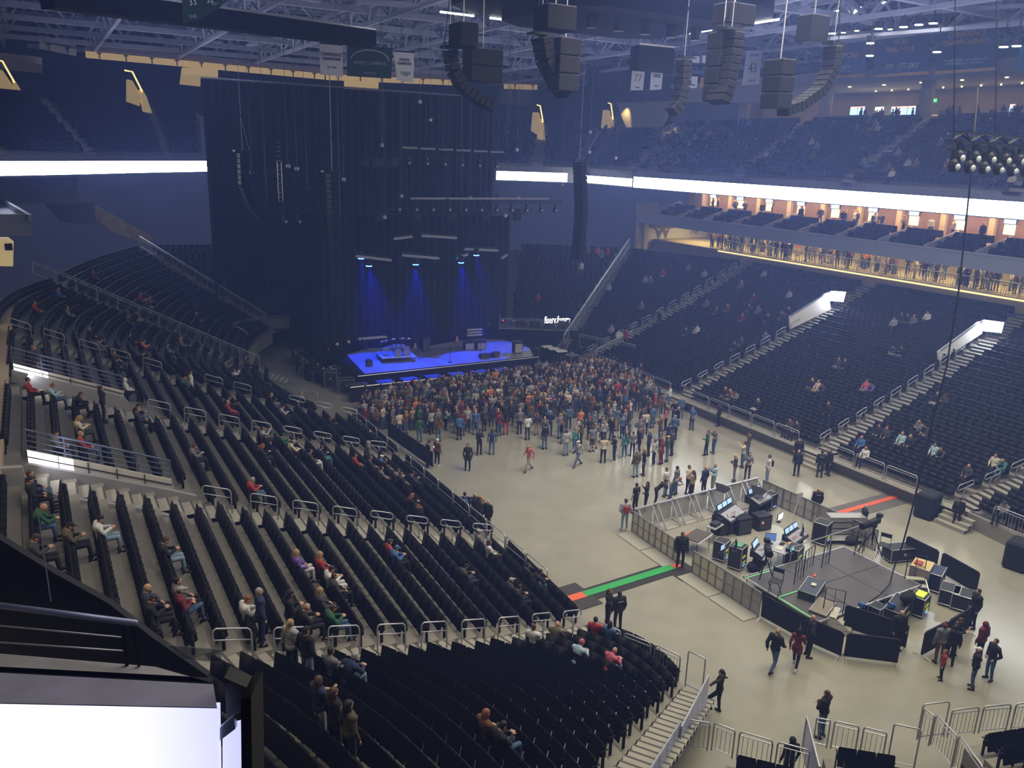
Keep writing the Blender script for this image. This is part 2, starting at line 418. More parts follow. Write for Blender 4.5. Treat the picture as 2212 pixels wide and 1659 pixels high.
# which seats show largest
cand = []
for i, s in enumerate(SEATS):
    px, py, dz = pix((s[0], s[1], s[2]+.6))
    inview = -40 < px < 2252 and -30 < py < 1690
    if inview and not (px < 560 and py > 1290 and px < 560-(1290-py)*-0.0 and py > 1300 and px < 470): cand.append((dz, i))
    elif not inview: pass
cand.sort()
def hidden_by_balcony(s):
    px, py, dz = pix((s[0], s[1], s[2]+.6)); return px < 560 and py > 1290
NEAR = [i for d, i in cand if not hidden_by_balcony(SEATS[i])][:300]; NEARS = set(NEAR)
FAR = [i for i, s in enumerate(SEATS) if i not in NEARS and (lambda q: -150 < q[0] < 2400 and -100 < q[1] < 1800)(pix((s[0], s[1], s[2]+.5)))]
mbk = MB(); seat_back(mbk); ME_back = mbk.mesh('backrest', M_seatp)
mpn = MB(); seat_pan(mpn); ME_pan = mpn.mesh('seat', M_seat)
mar = [MB(), MB()]
for q, s in enumerate((-1, 1)):
    mar[q].box((s*0.262, 0.03, 0.33), (0.025, 0.09, 0.58)); mar[q].bev((s*0.262, 0.05, 0.625), (0.045, 0.24, 0.035), 0.012)
ME_arm = [x.mesh('armrest', M_seatp) for x in mar]
ORD = ['first', 'second', 'third', 'fourth', 'fifth', 'sixth', 'seventh', 'eighth', 'ninth', 'tenth', 'eleventh', 'twelfth', 'thirteenth', 'fourteenth', 'fifteenth', 'sixteenth', 'seventeenth', 'eighteenth', 'nineteenth', 'twentieth', 'twenty-first', 'twenty-second', 'twenty-third', 'twenty-fourth', 'twenty-fifth']
proto = None
for i in NEAR:
    x, y, z, f, sec, row, k = SEATS[i]
    lab = 'folded black arena seat, %s row up in the %s' % (ORD[row], sec); grp = '%s row of the %s' % (ORD[row], sec)
    if proto is None:
        proto = thing('arena_seat', lab, 'seat', (x, y, z), f, grp)
        for nm, me in (('backrest', ME_back), ('seat', ME_pan), ('armrest', ME_arm[0]), ('armrest', ME_arm[1])): link(nm, me, proto)
    else:
        dup(proto, (x, y, z), f, lab, grp)
def scatter(name, tmpl_list, placements, mats):
    # one merged mesh, numpy: placements = [(x,y,z,rz,template index,scale)]
    vs = []; fs = []; off = 0; loops = []; tots = []; mis = []
    T = [(np.array([tuple(v) for v in t.v]), [np.array(f) for f in t.f], np.array(t.mi)) for t in tmpl_list]
    Tl = [(np.concatenate(f), np.array([len(x) for x in f])) for _, f, _ in T]
    for (x, y, z, r, ti, sc) in placements:
        v, f, mi = T[ti]; c, s_ = math.cos(r), math.sin(r)
        w = np.empty_like(v); w[:, 0] = (v[:, 0]*c-v[:, 1]*s_)*sc+x; w[:, 1] = (v[:, 0]*s_+v[:, 1]*c)*sc+y; w[:, 2] = v[:, 2]*sc+z
        vs.append(w); loops.append(Tl[ti][0]+off); tots.append(Tl[ti][1]); mis.append(mi); off += len(v)
    v = np.concatenate(vs); l = np.concatenate(loops); t = np.concatenate(tots); mi = np.concatenate(mis)
    me = bpy.data.meshes.new(name); me.vertices.add(len(v)); me.vertices.foreach_set('co', v.ravel())
    me.loops.add(len(l)); me.loops.foreach_set('vertex_index', l.astype(np.int32))
    me.polygons.add(len(t)); st = np.concatenate(([0], np.cumsum(t)[:-1])); me.polygons.foreach_set('loop_start', st.astype(np.int32))
    for x in mats: me.materials.append(x)
    me.polygons.foreach_set('material_index', mi.astype(np.int32))
    me.update(calc_edges=True); me.validate()
    return link(name, me)
# ------------------------------------------------------------------ near end blocks, added before the seats are chosen
# ------------------------------------------------------------------ right side: concourse, suite level, ribbon, upper deck
XSEATS = []
M_ledge = mat('painted_fascia', (0.34, 0.36, 0.46), 0.6, noise=0.05)
M_tan = mat('tan_wall', (0.55, 0.47, 0.36), 0.7)
M_cwall = mat('concourse_wall', (0.42, 0.36, 0.28), 0.8, noise=0.2, nscale=0.4)
M_wood = mat('brown_panelling', (0.24, 0.16, 0.11), 0.6, noise=0.3, nscale=1.5)
M_screen = mat('menu_screen', (0.1, 0.2, 0.3), 0.4, emit=(0.35, 0.65, 1.0), es=2.2)
M_screenp = mat('menu_screen_red', (0.3, 0.1, 0.1), 0.4, emit=(1.0, 0.55, 0.6), es=1.8)
M_glow = mat('warm_glow', (1, .9, .6), 0.5, emit=(1.0, 0.80, 0.40), es=1.3)
M_carpet = mat('concourse_floor', (0.30, 0.25, 0.19), 0.5)
Y0, Y1 = 14.0, 76.0
mb = MB(); mb.box((67, (Y0+Y1)/2, 8.75), (9.4, Y1-Y0, 1.1)); struct('floor_concourse', mb, M_carpet)
mb = MB(); mb.box((70.8, (Y0+Y1)/2, 10.2), (.3, Y1-Y0, 3.8)); struct('wall_concourse', mb, M_cwall)
mb = MB(); mb.box((60.1, 45, 11.75), (.3, 62, 1.1)); mb.box((60.15, 45, 12.33), (.5, 62, .1)); mb.box((65.4, 45, 11.5), (10.6, 62, .3))
mb.box((65.2, 76.1, 11.4), (10.4, .3, 1.3)); mb.box((61.4, 76.1, 12.7), (3.0, .3, 1.4), mx=Matrix.Rotation(0.0, 3, 'Y')); struct('wall_suite_ledge', mb, M_ledge)
mb = MB(); mb.box((63.0, 76.3, 9.7), (5.6, .3, 3.0)); mb.box((60.6, 75.2, 9.7), (.5, .5, 3.0)); struct('wall_concourse_end', mb, M_tan)
mb = MB()
for k, dz in enumerate((.25, .6, .95)): mb.box((61.6+k*.95, 45, 11.65+dz/2), (.95, 61.6, dz))
mb.box((65.4, 45, 12.5), (1.8, 61.6, .1)); struct('floor_suite_tiers', mb, M_conc)
mb = MB(); mb.box((67.2, 45, 13.7), (.3, 62, 3.2)); struct('wall_suites', mb, M_wood)
mb = MB(); mb.box((65.0, 45, 15.25), (9.6, 62, .25)); struct('ceiling_suites', mb, mat('suite_ceiling', (0.25, 0.23, 0.21), .8))
yy = 74.0; n = 0; PART_Y = []
while yy > 18:
    PART_Y.append(yy); yy -= 4.2
for i, y in enumerate(PART_Y):
    mb = MB(); mb.prism([(60.4, y-.09, 11.7), (60.4, y-.09, 12.5), (64.6, y-.09, 13.5), (64.6, y-.09, 11.7)], .18, (0, 1, 0))
    struct('wall_suite_divider', mb, M_ledge)
    if i % 2 == 0:
        tag(MB().tube([(60.5, y-.5, 12.75), (64.0, y-.5, 13.7)], .035, 5).build('suite_stair_rail', M_rail), 'sloping stair rail between two suite boxes under the light ribbon', 'rail', 'stair rails between suite boxes')
    # glowing opening of each suite
    mb = MB(); mb.box((66.9, y-1.3, 13.6), (.5, .5, 2.6)); struct('wall_suite_pier', mb, M_tan)
    mb = MB(); mb.box((66.98, y-2.6, 13.9), (.06, .9, 1.0)); w = struct('window_%d' % (i+1), mb, mat('lit_suite', (1, .8, .6), .5, emit=(1.0, .70, .45), es=1.6))
    t = thing('television', 'blue-lit television in suite %s along the ledge counted from the stage' % ORD[min(i, 23)], 'television', (66.9, y-2.6, 14.5))
    MB().bev((0, 0, 0), (.08, 1.05, .6), .02).build('casing', M_blackm, t); MB().box((-.05, 0, 0), (.02, .95, .5)).build('screen', M_screen, t)
    t = tag(MB().box((66.6, y-.9, 15.05), (.25, .25, .1)).build('downlight', M_glow), 'warm downlight washing the suite wall', 'downlight', 'downlights over the suites')
    for r_ in range(3):
        for k in range(6): XSEATS.append((61.45+r_*.95, y-.6-k*.55, 11.65+(.25, .6, .95)[r_], PI/2))
# warm light inside suites and concourse
area('suite_light', (65.4, 45, 14.9), 1.6, 1900, (1.0, .66, .36), sy=56, target=(66.2, 45, 12))
area('concourse_light', (65.5, 45, 11.3), 4.5, 3600, (1.0, .78, .36), sy=58, target=(65.5, 45, 8))
# ---- light ribbons: world points of the lower edge
def ribbon(pts, z0, z1, label, thick=.35, gap=.2):
    t = thing('light_ribbon', label, 'light ribbon', (pts[0][0], pts[0][1], z0))
    o = Vector((pts[0][0], pts[0][1], z0))
    for i in range(len(pts)-1):
        a = Vector((*pts[i], 0)); b = Vector((*pts[i+1], 0)); d = (b-a); L = d.length; d.normalize(); n = Vector((-d.y, d.x, 0))
        if n.dot(Vector((29, 45, 0))-a) < 0: n = -n
        ang = math.atan2(d.y, d.x); mid = (a+b)/2; h = z1-z0
        MB().box(mid-n*thick/2+Vector((0, 0, (z0+z1)/2))-o, (L, thick, h+.1), ang).build('housing', M_blackm, t)
        MB().box(mid+n*.02+Vector((0, 0, (z0+z1)/2))-o, (L-.05, .04, h), ang).build('led_face', M_led, t)
    return t
ribbon([(59.4, 76.5), (59.2, 49), (59.2, 8)], 15.1, 16.25, 'long glowing white ribbon board above the right-hand suites')
ribbon([(60.2, 88.5), (59.6, 77.0)], 15.15, 16.0, 'short glowing white ribbon board just left of the long right-hand one')
ribbon([(50.2, 92.2), (58.0, 88.0)], 15.15, 16.2, 'glowing white ribbon board above the steps right of the stage')
ribbon([(-3.5, 80), (-2.2, 84.6), (3.2, 89.9), (10.1, 97.7), (18.8, 106.3)], 15.15, 16.35, 'glowing white ribbon board curving over the far left blocks')
# fascia behind ribbons and slab of the upper deck
def Zu(s): return 16.9+0.50*s
UP = [  # name, front line (a,b), back line (a,b), seats
 ('right', (59.6, 76), (59.6, 6), (71, 80), (71, 2)),
 ('right corner', (60.4, 88.5), (59.6, 77), (70, 97), (71, 80.8)),
 ('far right', (50.2, 92.6), (60.2, 89), (55, 104), (69.5, 98)),
 ('far end', (20, 106.8), (49.5, 93.2), (22, 118), (54.2, 104.6)),
 ('far left', (-3.6, 86.2), (18.4, 108.2), (-11, 92), (20, 118)),
 ('left', (-3.4, 62), (-2.6, 84.3), (-14, 64), (-11.6, 91.5)),
]
ASL = {'right': (.03, .22, .40, .60, .80), 'right corner': (.1, .9), 'far right': (.5,), 'far end': (.3, .7), 'far left': (.08, .42, .8), 'left': (.25, .75)}
for nm, fa, fb, ba, bb in UP:
    mb = MB(); fa, fb, ba, bb = [Vector(p) for p in (fa, fb, ba, bb)]
    NRU = 13
    L = (fb-fa).length
    for j in range(NRU):
        t0, t1 = j/NRU, (j+1)/NRU; s = j*.86; z = Zu(s); zp = z-.44 if j else 15.0
        p, q, p2, q2 = lerp2(fa, ba, t0), lerp2(fb, bb, t0), lerp2(fa, ba, t1), lerp2(fb, bb, t1)
        mb.quad((p.x, p.y, zp), (q.x, q.y, zp), (q.x, q.y, z), (p.x, p.y, z)); mb.quad((p.x, p.y, z), (q.x, q.y, z), (q2.x, q2.y, z), (p2.x, p2.y, z))
        d = (q-p); Lr = d.length; d.normalize(); nrm = V2(d.y, -d.x)
        if nrm.dot(p2-p) > 0: nrm = -nrm
        f = math.atan2(nrm.y, nrm.x)-PI/2
        for i in range(int(Lr/.56)):
            u = (i+.5)*.56/Lr
            if any(abs(u-a)*Lr < .75 for a in ASL[nm]): continue
            c = lerp2(p, q, u)+(p2-p)*.55; XSEATS.append((c.x, c.y, z, f))
    struct('floor_upper_tier', mb, M_conc)
    for a in ASL[nm]:
        mb = MB(); wv = (fb-fa).normalized()*.65
        for j in range(NRU*2):
            t0, t1 = j/NRU/2, (j+1)/NRU/2; s = j*.43; z = Zu(s)+.02; p = lerp2(lerp2(fa, fb, a), lerp2(ba, bb, a), t0); q = lerp2(lerp2(fa, fb, a), lerp2(ba, bb, a), t1)
            mb.quad((*(p-wv), z-.28), (*(p+wv), z-.28), (*(p+wv), z), (*(p-wv), z)); mb.quad((*(p-wv), z), (*(p+wv), z), (*(q+wv), z), (*(q-wv), z))
        struct('floor_upper_steps', mb, M_step)
        if nm in ('right', 'right corner', 'far right'):
            p0 = lerp2(lerp2(fa, fb, a), lerp2(ba, bb, a), .7)+wv; p1 = lerp2(lerp2(fa, fb, a), lerp2(ba, bb, a), 1.0)+wv
            tag(MB().tube([(p0.x, p0.y, Zu(7.8)+.9), (p1.x, p1.y, Zu(11.2)+.9)], .05, 5).tube([(p0.x, p0.y, Zu(7.8)), (p0.x, p0.y, Zu(7.8)+.9)], .04, 5).build('stair_handrail', M_rail),
                'sloping handrail at the head of an upper deck aisle', 'handrail', 'handrails at the top of the upper deck')
# upper concourse on the right
mb = MB(); mb.box((76, 42, 22.0), (10.5, 84, .3)); struct('floor_upper_concourse', mb, M_carpet)
mb = MB(); mb.box((81, 42, 24.1), (.3, 84, 4.2)); struct('wall_upper_concourse', mb, mat('dim_wall', (0.22, 0.17, 0.11), .8, noise=.3, nscale=.3))
M_soff = mat('white_soffit', (0.60, 0.57, 0.53), .7)
mb = MB(); mb.box((76.4, 42, 26.1), (11.6, 84, .3)); mb.prism([(70.6, 0, 26.25), (70.6, 0, 26.6), (69.8, 0, 27.1), (69.8, 0, 26.9)], 84, (0, 1, 0)); struct('ceiling_upper_concourse', mb, M_soff)
mb = MB(); mb.box((81.2, 45, 31), (.3, 90, 11)); mb.box((72, 100, 30), (.3, .3, .3)); struct('wall_right_upper', mb, M_dark)
mb = MB(); mb.prism([(82, -5, 22), (82, 96, 22), (72, 108, 22), (60, 118, 22), (16, 126, 22), (-16, 108, 22), (-26, 96, 22), (-26, 60, 22), (-26.3, 60, 22), (-26.3, 96.5, 22), (-16.3, 108.5, 22), (16, 126.4, 22), (60.2, 118.4, 22), (72.3, 108.3, 22), (82.3, 96.2, 22), (82.3, -5, 22)], 13); struct('wall_outer', mb, M_dark)
for i, px in enumerate((1608, 1783, 1998)):
    p = atx(px, 235, 72.3)
    mb = MB(); mb.tube([(p.x, p.y, 22.1), (p.x, p.y, 26.1)], .62, 16); struct('wall_column', mb, M_soff, True)
# warm lit upper concourse
area('upper_concourse_light', (77.5, 42, 25.8), 5, 900, (1.0, .76, .42), sy=74, target=(77.5, 42, 20))
for i, y in enumerate(range(20, 82, 4)):
    tag(MB().tube([(73.2, y, 25.9), (73.2, y, 25.95)], .14, 8).build('downlight', M_lampw), 'small round downlight in the white soffit over the upper concourse', 'downlight', 'downlights in the upper concourse soffit')
for i in range(14):
    y = 36+i*1.9
    tag(MB().tube([(78.2, y, 25.8), (78.2, y, 25.88)], .07, 6).build('spot_lamp', M_lampw), 'tiny star-like lamp above the upper bar counters', 'lamp', 'tiny lamps above the upper bars')
def menu(px0, px1, py, n, label, X=79.5, h=.9):
    a, b = atx(px0, py, X), atx(px1, py, X); t = thing('menu_board', label, 'menu board', (X, (a.y+b.y)/2, a.z)); w = abs(a.y-b.y)/n
    MB().box((0.06, 0, 0), (.1, abs(a.y-b.y)+.1, h+.1)).build('frame', M_blackm, t)
    for i in range(n):
        MB().box((0, -abs(a.y-b.y)/2+w*(i+.5), -.1), (.04, w*.92, h*.7)).build('screen', M_screen, t)
        MB().box((0, -abs(a.y-b.y)/2+w*(i+.5), h*.38), (.04, w*.92, h*.22)).build('red_header', M_screenp, t)
menu(1836, 1868, 240, 2, 'bright menu screens left of the lit doorway on the upper concourse')
menu(1924, 1978, 240, 3, 'row of three menu screens right of the lit doorway on the upper concourse')
menu(2180, 2192, 236, 1, 'single blue menu screen at the far right bar of the upper concourse')
p = atx(1898, 246, 79.4); mb = MB(); mb.box((p.x, p.y, p.z-.2), (.1, 1.0, 1.8)); tag(mb.build('door_1', mat('bright_door', (1, 1, 1), .5, emit=(.8, .9, 1.0), es=2.5)), kind='structure')
p = atx(2016, 217, 74)
t = thing('exit_sign', 'small green exit sign under the white soffit of the upper concourse', 'exit sign', p)
MB().box((0, 0, 0), (.08, .7, .3)).build('box', mat('green_sign', (.02, .4, .1), .5, emit=(.05, 1, .3), es=1.5), t); txt('lettering', 'EXIT', (-.05, 0, 0), .26, mat('white_letters', (.8, .8, .8), .5, emit=(.8, 1, .9), es=1), (PI/2, 0, -PI/2), t)
for (px0, px1, lab) in ((1840, 1990, 'lit bar counter below the menu screens on the upper concourse'), (2010, 2080, 'lit counter beside the arched glow on the upper concourse'), (2140, 2212, 'lit counter at the far right of the upper concourse')):
    a, b = atx(px0, 256, 77), atx(px1, 256, 77)
    t = thing('bar_counter', lab, 'counter', (77, (a.y+b.y)/2, 22.15)); L = abs(a.y-b.y)
    MB().bev((0, 0, .5), (.7, L, 1.0), .03).build('cabinet', M_wood, t); MB().bev((-.02, 0, 1.05), (.85, L+.1, .08), .02).build('worktop', mat('worktop_glow', (.8, .7, .45), .4, emit=(1, .78, .4), es=.6), t)  # worktop emission stands in for lamp light on the counter
# ---- concourse front rails and gold lit edge
for i in range(17):
    y = 63-i*2.35
    t = thing('concourse_rail', 'low rail panel along the lit front edge of the right concourse', 'railing', (62.45, y, 9.3), 0, 'rail panels along the right concourse edge')
    MB().tube([(0, -1.1, 0), (0, -1.1, .95), (0, -1.02, 1.02), (0, 1.02, 1.02), (0, 1.1, .95), (0, 1.1, 0)], .03, 5).build('frame', M_rail, t)
    mb = MB()
    for k in range(9): mb.box((0, -.9+k*.225, .5), (.018, .018, .85))
    mb.box((0, 0, .12), (.03, 2.1, .03)); mb.build('bars', M_rail, t)
tag(MB().box((62.26, 43, 9.15), (.06, 44, .12)).build('edge_glow', M_glow), 'painted gold glow along the right concourse floor edge', 'painted glow')  # floor edge catches gold light; this emissive band paints it on
for i in range(30):
    y = 64-i*1.32
    t = thing('bar_stool', 'bar stool standing behind the rail of the right concourse', 'stool', (62.9+.1*(i % 2), y, 9.3), 0, 'bar stools along the right concourse rail')
    MB().bev((0, 0, .72), (.36, .36, .07), .03).build('seat', M_wood, t); mb = MB()
    for a, b in ((-1, -1), (1, -1), (1, 1), (-1, 1)): mb.tube([(a*.12, b*.12, .7), (a*.2, b*.2, 0)], .02, 4)
    mb.build('frame', M_rail, t)
# deer-head wall graphic and slogan
YG = 75.75; gl, gr = aty(1388, 500, YG), aty(1524, 505, YG); W_ = gr.x-gl.x; gc = (gl+gr)/2
mb = MB(); mb.box((gc.x, 75.95, 10.3), (W_+1.0, .2, 2.6)); struct('wall_concourse_graphic', mb, M_tan)
g = thing('wall_graphic', 'pale wall graphic of a grey deer head beside the words FEAR THE', 'wall graphic', (gc.x, YG, 10.35)); k_ = W_/11.0
MB().box((0, .04, 0), (W_, .06, 2.2)).build('panel', M_white, g)
Mg = mat('graphic_grey', (.14, .13, .12), .7)
def gshape(pts, y): return [(gx*k_-W_*.2, y, gz*.8) for gx, gz in pts]
MB().prism(gshape(((1.3, 1.35), (-1.3, 1.35), (-1.7, .5), (-1.1, -.2), (-.7, -1.35), (.7, -1.35), (1.1, -.2), (1.7, .5)), -.02)[::-1], .03, (0, 1, 0)).build('head_shape', Mg, g)
for s in (-1, 1):
    MB().prism(gshape([(s*q, z) for q, z in ((1.4, .6), (2.9, 1.35), (2.7, .5), (1.6, .1))][::-s], -.03), .03, (0, 1, 0)).build('ear', Mg, g)
    MB().prism(gshape([(s*q, z) for q, z in ((.4, .0), (1.0, .25), (.9, .02), (.5, -.15))][::-s], -.06), .03, (0, 1, 0)).build('eye_mark', M_white, g)
MB().prism(gshape(((0, -.25), (.5, -1.3), (-.5, -1.3)), -.06)[::-1], .03, (0, 1, 0)).build('muzzle_mark', M_white, g)
txt('lettering', 'FEAR\nTHE', (W_*.30, -.03, .15), .95, Mg, (PI/2, 0, 0), g, sx=.8)
# ------------------------------------------------------------------ near left balcony (suite ledge and ribbon board just below the camera)
def polyh(pts, z): return [at(x, y, z) for x, y in pts]
def vplane(a, b):
    a = Vector(a); b = Vector(b); n = Vector((b.y-a.y, a.x-b.x, 0)).normalized()
    def f(x, y, off=0.0):
        d = ray(x, y); k = (n.dot(a)+off-n.dot(Vector((0, 0, EYE))))/n.dot(d); return Vector((d.x*k, d.y*k, EYE+d.z*k))
    back = n if n.dot(a) > 0 else -n
    return f, back
ZT = 15.6; a = at(-60, 1520, ZT); b = at(469, 1531, ZT); fp, bk = vplane(a, b)
O = tuple(at(200, 1526, ZT)); t = thing('light_ribbon', 'big overexposed white ribbon board on the balcony just below the camera', 'light ribbon', O)
def rel(ps, o): return [Vector(p)-Vector(o) for p in ps]
M_led2 = mat('near_led_board', (.12, .12, .14), .5, spec=.1, emit=(.88, .91, 1.0), es=1.35)
nt = M_led2.node_tree; tc = nt.nodes.new('ShaderNodeTexCoord'); sx = nt.nodes.new('ShaderNodeSeparateXYZ'); cr = nt.nodes.new('ShaderNodeValToRGB')
nt.links.new(tc.outputs['Object'], sx.inputs[0]); mp = nt.nodes.new('ShaderNodeMapRange'); mp.inputs[1].default_value = -.2; mp.inputs[2].default_value = .7
nt.links.new(sx.outputs[0], mp.inputs[0]); nt.links.new(mp.outputs[0], cr.inputs[0])
cr.color_ramp.elements[0].color = (1, 1, 1, 1); cr.color_ramp.elements[1].color = (.46, .47, .88, 1); nt.links.new(cr.outputs[0], nt.nodes['Principled BSDF'].inputs['Emission Color'])
MB().prism(rel([fp(-60, 1800), fp(474, 1800), b, a], O), .05, tuple(bk)).build('led_face', M_led2, t)
MB().prism(rel([fp(474, 1800)+bk*.05, fp(522, 1800)+bk*.05, fp(517, 1580)+bk*.05, fp(474, 1592)+bk*.05], O), .05, tuple(bk)).build('led_end_face', M_led2, t)
mb = MB(); mb.prism([a+Vector((0, 0, .002)), b+Vector((0, 0, .002)), at(461, 1480, ZT+.002), at(-60, 1452, ZT+.002)][::-1], .006); struct('trim_1', mb, mat('scuffed_metal_shelf', (.5, .5, .68), .4, metal=.1, noise=.3, nscale=4))
mb = MB(); mb.prism([fp(523, 1800), fp(547, 1800), fp(542, 1505), fp(520, 1512)], .22, tuple(bk)); mb.prism([fp(476, 1580)+bk*.1, fp(520, 1560)+bk*.1, fp(520, 1512)+bk*.1, fp(470, 1490)+bk*.1], .1, tuple(bk)); struct('trim_2', mb, M_blackm)
mb = MB(); mb.prism([fp(472, 1606)+bk*.02, fp(506, 1580)+bk*.02, fp(502, 1553)+bk*.02, fp(472, 1578)+bk*.02], .03, tuple(bk)); struct('trim_3', mb, mat('aluminium_bracket', (.4, .42, .5), .35, metal=.6))
ZP = 11.5; pa, pb = at(-80, 1446, ZP), at(455, 1474, ZP); fq, bq = vplane(pa, pb)
mb = MB(); mb.prism([Vector(q)-Vector((0, 0, .25)) for q in (at(-80, 1405, ZP), at(335, 1440, ZP), at(455, 1474, ZP), at(-80, 1446, ZP))][::-1], .25)
struct('wall_balcony_parapet', mb, mat('parapet_top', (.30, .30, .32), .7, noise=.2, nscale=3))
mb = MB(); mb.prism([fq(-80, 1700), fq(458, 1700), pb, pa], .1, tuple(bq)); struct('wall_balcony_face', mb, M_blackm)
fs, bs = vplane(at(-80, 1440, 11.2)+bq*1.6, at(455, 1470, 11.2)+bq*1.6)
mb = MB(); mb.prism([fs(x, y) for x, y in ((-80, 1110), (0, 1166), (120, 1240), (232, 1302), (330, 1378), (448, 1460), (450, 1500), (-80, 1500))][::-1], .12, tuple(bs)); struct('wall_balcony_screen', mb, M_dark)
o = MB().tube([Vector((0, 0, 0)), fs(118, 1292)-bs*.1-(fs(90, 1098)-bs*.1)], .012, 4).build('glass_edge', mat('glass_edge', (.4, .45, .5), .2)); o.location = fs(90, 1098)-bs*.1; tag(o, 'thin upright glass edge above the dark balcony screen', 'glass edge')
o_ = at(275, 1438, ZP); fr, br = vplane(at(-80, 1400, ZP), o_)
t = thing('balcony_rail', 'blue-grey balcony handrail on posts in the near left foreground', 'railing', o_)
def rb(x, y): return fr(x, y)-o_
MB().tube([rb(-80, 1298), rb(296, 1346)], .045, 10).build('handrail', mat('blue_grey_rail', (.22, .25, .42), .35, metal=.4), t, smooth=True)
for y0, y1 in ((1346, 1377), (1384, 1406)): MB().tube([rb(-80, y0-2), rb(265, y1)], .012, 6).build('crossbar', M_rail, t, smooth=True)
for x0, x1 in ((265, 274), (286, 300)): MB().tube([rb(x0, 1350), rb(x1, 1438)], .03, 4).build('post', M_blackm, t)
gp = [fq(x, y)+bq*.5 for x, y in ((325, 1441), (445, 1452), (447, 1480), (360, 1472))]
M_glass = mat('smoked_glass', (.10, .14, .18), .08, alpha=.45)
o = MB().prism([g-gp[0] for g in gp][::-1], .02, tuple(bq)).build('glass_screen', M_glass); o.location = gp[0]; tag(o, 'small smoked glass screen at the end of the balcony parapet', 'glass screen')

# ------------------------------------------------------------------ vomitories
def vomitory(key, s0, s1, side, w, lab, glow_right):
    a, b = AL[key]; d = (b-a).normalized(); n = V2(-d.y, d.x)*side
    f = lambda s, lat, z: (lerp2(a, b, s/S0)+n*lat).to_3d()+Vector((0, 0, z))
    z0, z1 = Zs(s0), Zs(s1)
    mb = MB()   # far flank wall and near flank wall, coping
    for lat in ((w/2+.1), -(w/2+.1)):
        p = [f(s0, lat, z0-1.0), f(s1, lat, z0-1.0), f(s1, lat, z1+.35), f(s0, lat, z0+.35)]
        mb.prism(p, .2, (n.x*(1 if lat > 0 else -1), n.y*(1 if lat > 0 else -1), 0))
    struct('wall_vomitory', mb, M_wallc)
    return f
def vom_left(key, px, lab, n):
    (bl, br, tr, tl), Y = px
    t = thing('vomitory_lining', lab, 'wall panel', aty(*bl, Y)); o = aty(*bl, Y)
    P = [aty(*q, Y)-o for q in (bl, br, tr, tl)]
    MB().prism([P[3], P[2], P[1], P[0]], .08, (0, 1, 0)).build('panel', M_white, t)
    mb = MB()
    for k in range(1, n): 
        u = k/n; mb.box((P[0].lerp(P[1], u)+P[3].lerp(P[2], u))/2+Vector((0, -.02, 0)), (.03, .02, (P[3].lerp(P[2], u)-P[0].lerp(P[1], u)).length*1.0))
    q0, q1 = P[0].lerp(P[3], .55), P[1].lerp(P[2], .55); mb.tube([q0-Vector((0, .03, 0)), q1-Vector((0, .03, 0))], .022, 4); mb.build('seams', M_blackm, t)
    q = [P[0], P[0].lerp(P[1], .30), P[3].lerp(P[2], .30), P[3]]
    MB().prism([v-Vector((0, .03, 0)) for v in (q[3], q[2], q[1], q[0])], .02, (0, 1, 0)).build('painted_glow', M_vlit, t)  # emission paints tunnel light on this end of the wall
    r = thing('vomitory_rail', lab.replace('white panel wall', 'bluish metal guard rail over the white panel'), 'railing', o)
    for h in (.12, .32, .52, .72): MB().tube([P[3]+Vector((0, .1, h)), P[2]+Vector((0, .1, h))], .022 if h < .7 else .04, 5).build('crossbar', M_railb, r, smooth=True)
    for u in (0, .25, .5, .75, 1.0): MB().box(P[3].lerp(P[2], u)+Vector((0, .1, .36)), (.05, .05, .76)).build('post', M_railb, r)
M_vlit = mat('painted_glow_white', (.9, .9, 1), .5, emit=(.9, .9, 1.0), es=1.1)
nt = M_vlit.node_tree
M_railb = mat('blue_rail', (.16, .19, .32), .4, metal=.4)
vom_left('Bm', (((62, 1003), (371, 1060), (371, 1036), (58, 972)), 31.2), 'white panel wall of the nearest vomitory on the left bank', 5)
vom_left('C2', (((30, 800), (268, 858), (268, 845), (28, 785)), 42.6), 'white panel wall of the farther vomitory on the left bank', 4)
# near grey flank walls of those vomitories
mb = MB(); mb.prism([aty(x, y, 29.2) for x, y in ((-40, 1015), (48, 1010), (60, 1050), (140, 1075), (300, 1098), (420, 1128), (424, 1150), (300, 1128), (60, 1085), (-40, 1080))], .25, (0, 1, 0)); 
mb.prism([aty(x, y, 30.95) for x, y in ((62, 1003), (371, 1060), (425, 1072), (432, 1120), (300, 1100), (60, 1055), (50, 1010))], .2, (0, 1, 0)); struct('wall_vomitory', mb, M_wallc)
mb = MB(); mb.prism([aty(x, y, 42.4) for x, y in ((25, 800), (268, 858), (280, 872), (275, 895), (180, 872), (25, 825))], .2, (0, 1, 0)); struct('wall_vomitory', mb, M_wallc)
area('vomitory_light', (-.6, 30.6, 8.0), .5, 16, (.85, .85, 1.0), sy=.6, target=(2.5, 31, 6.5)); area('vomitory_light', (-1.0, 42.2, 8.0), .5, 14, (.85, .85, 1.0), sy=.6, target=(2, 42.5, 6.5))
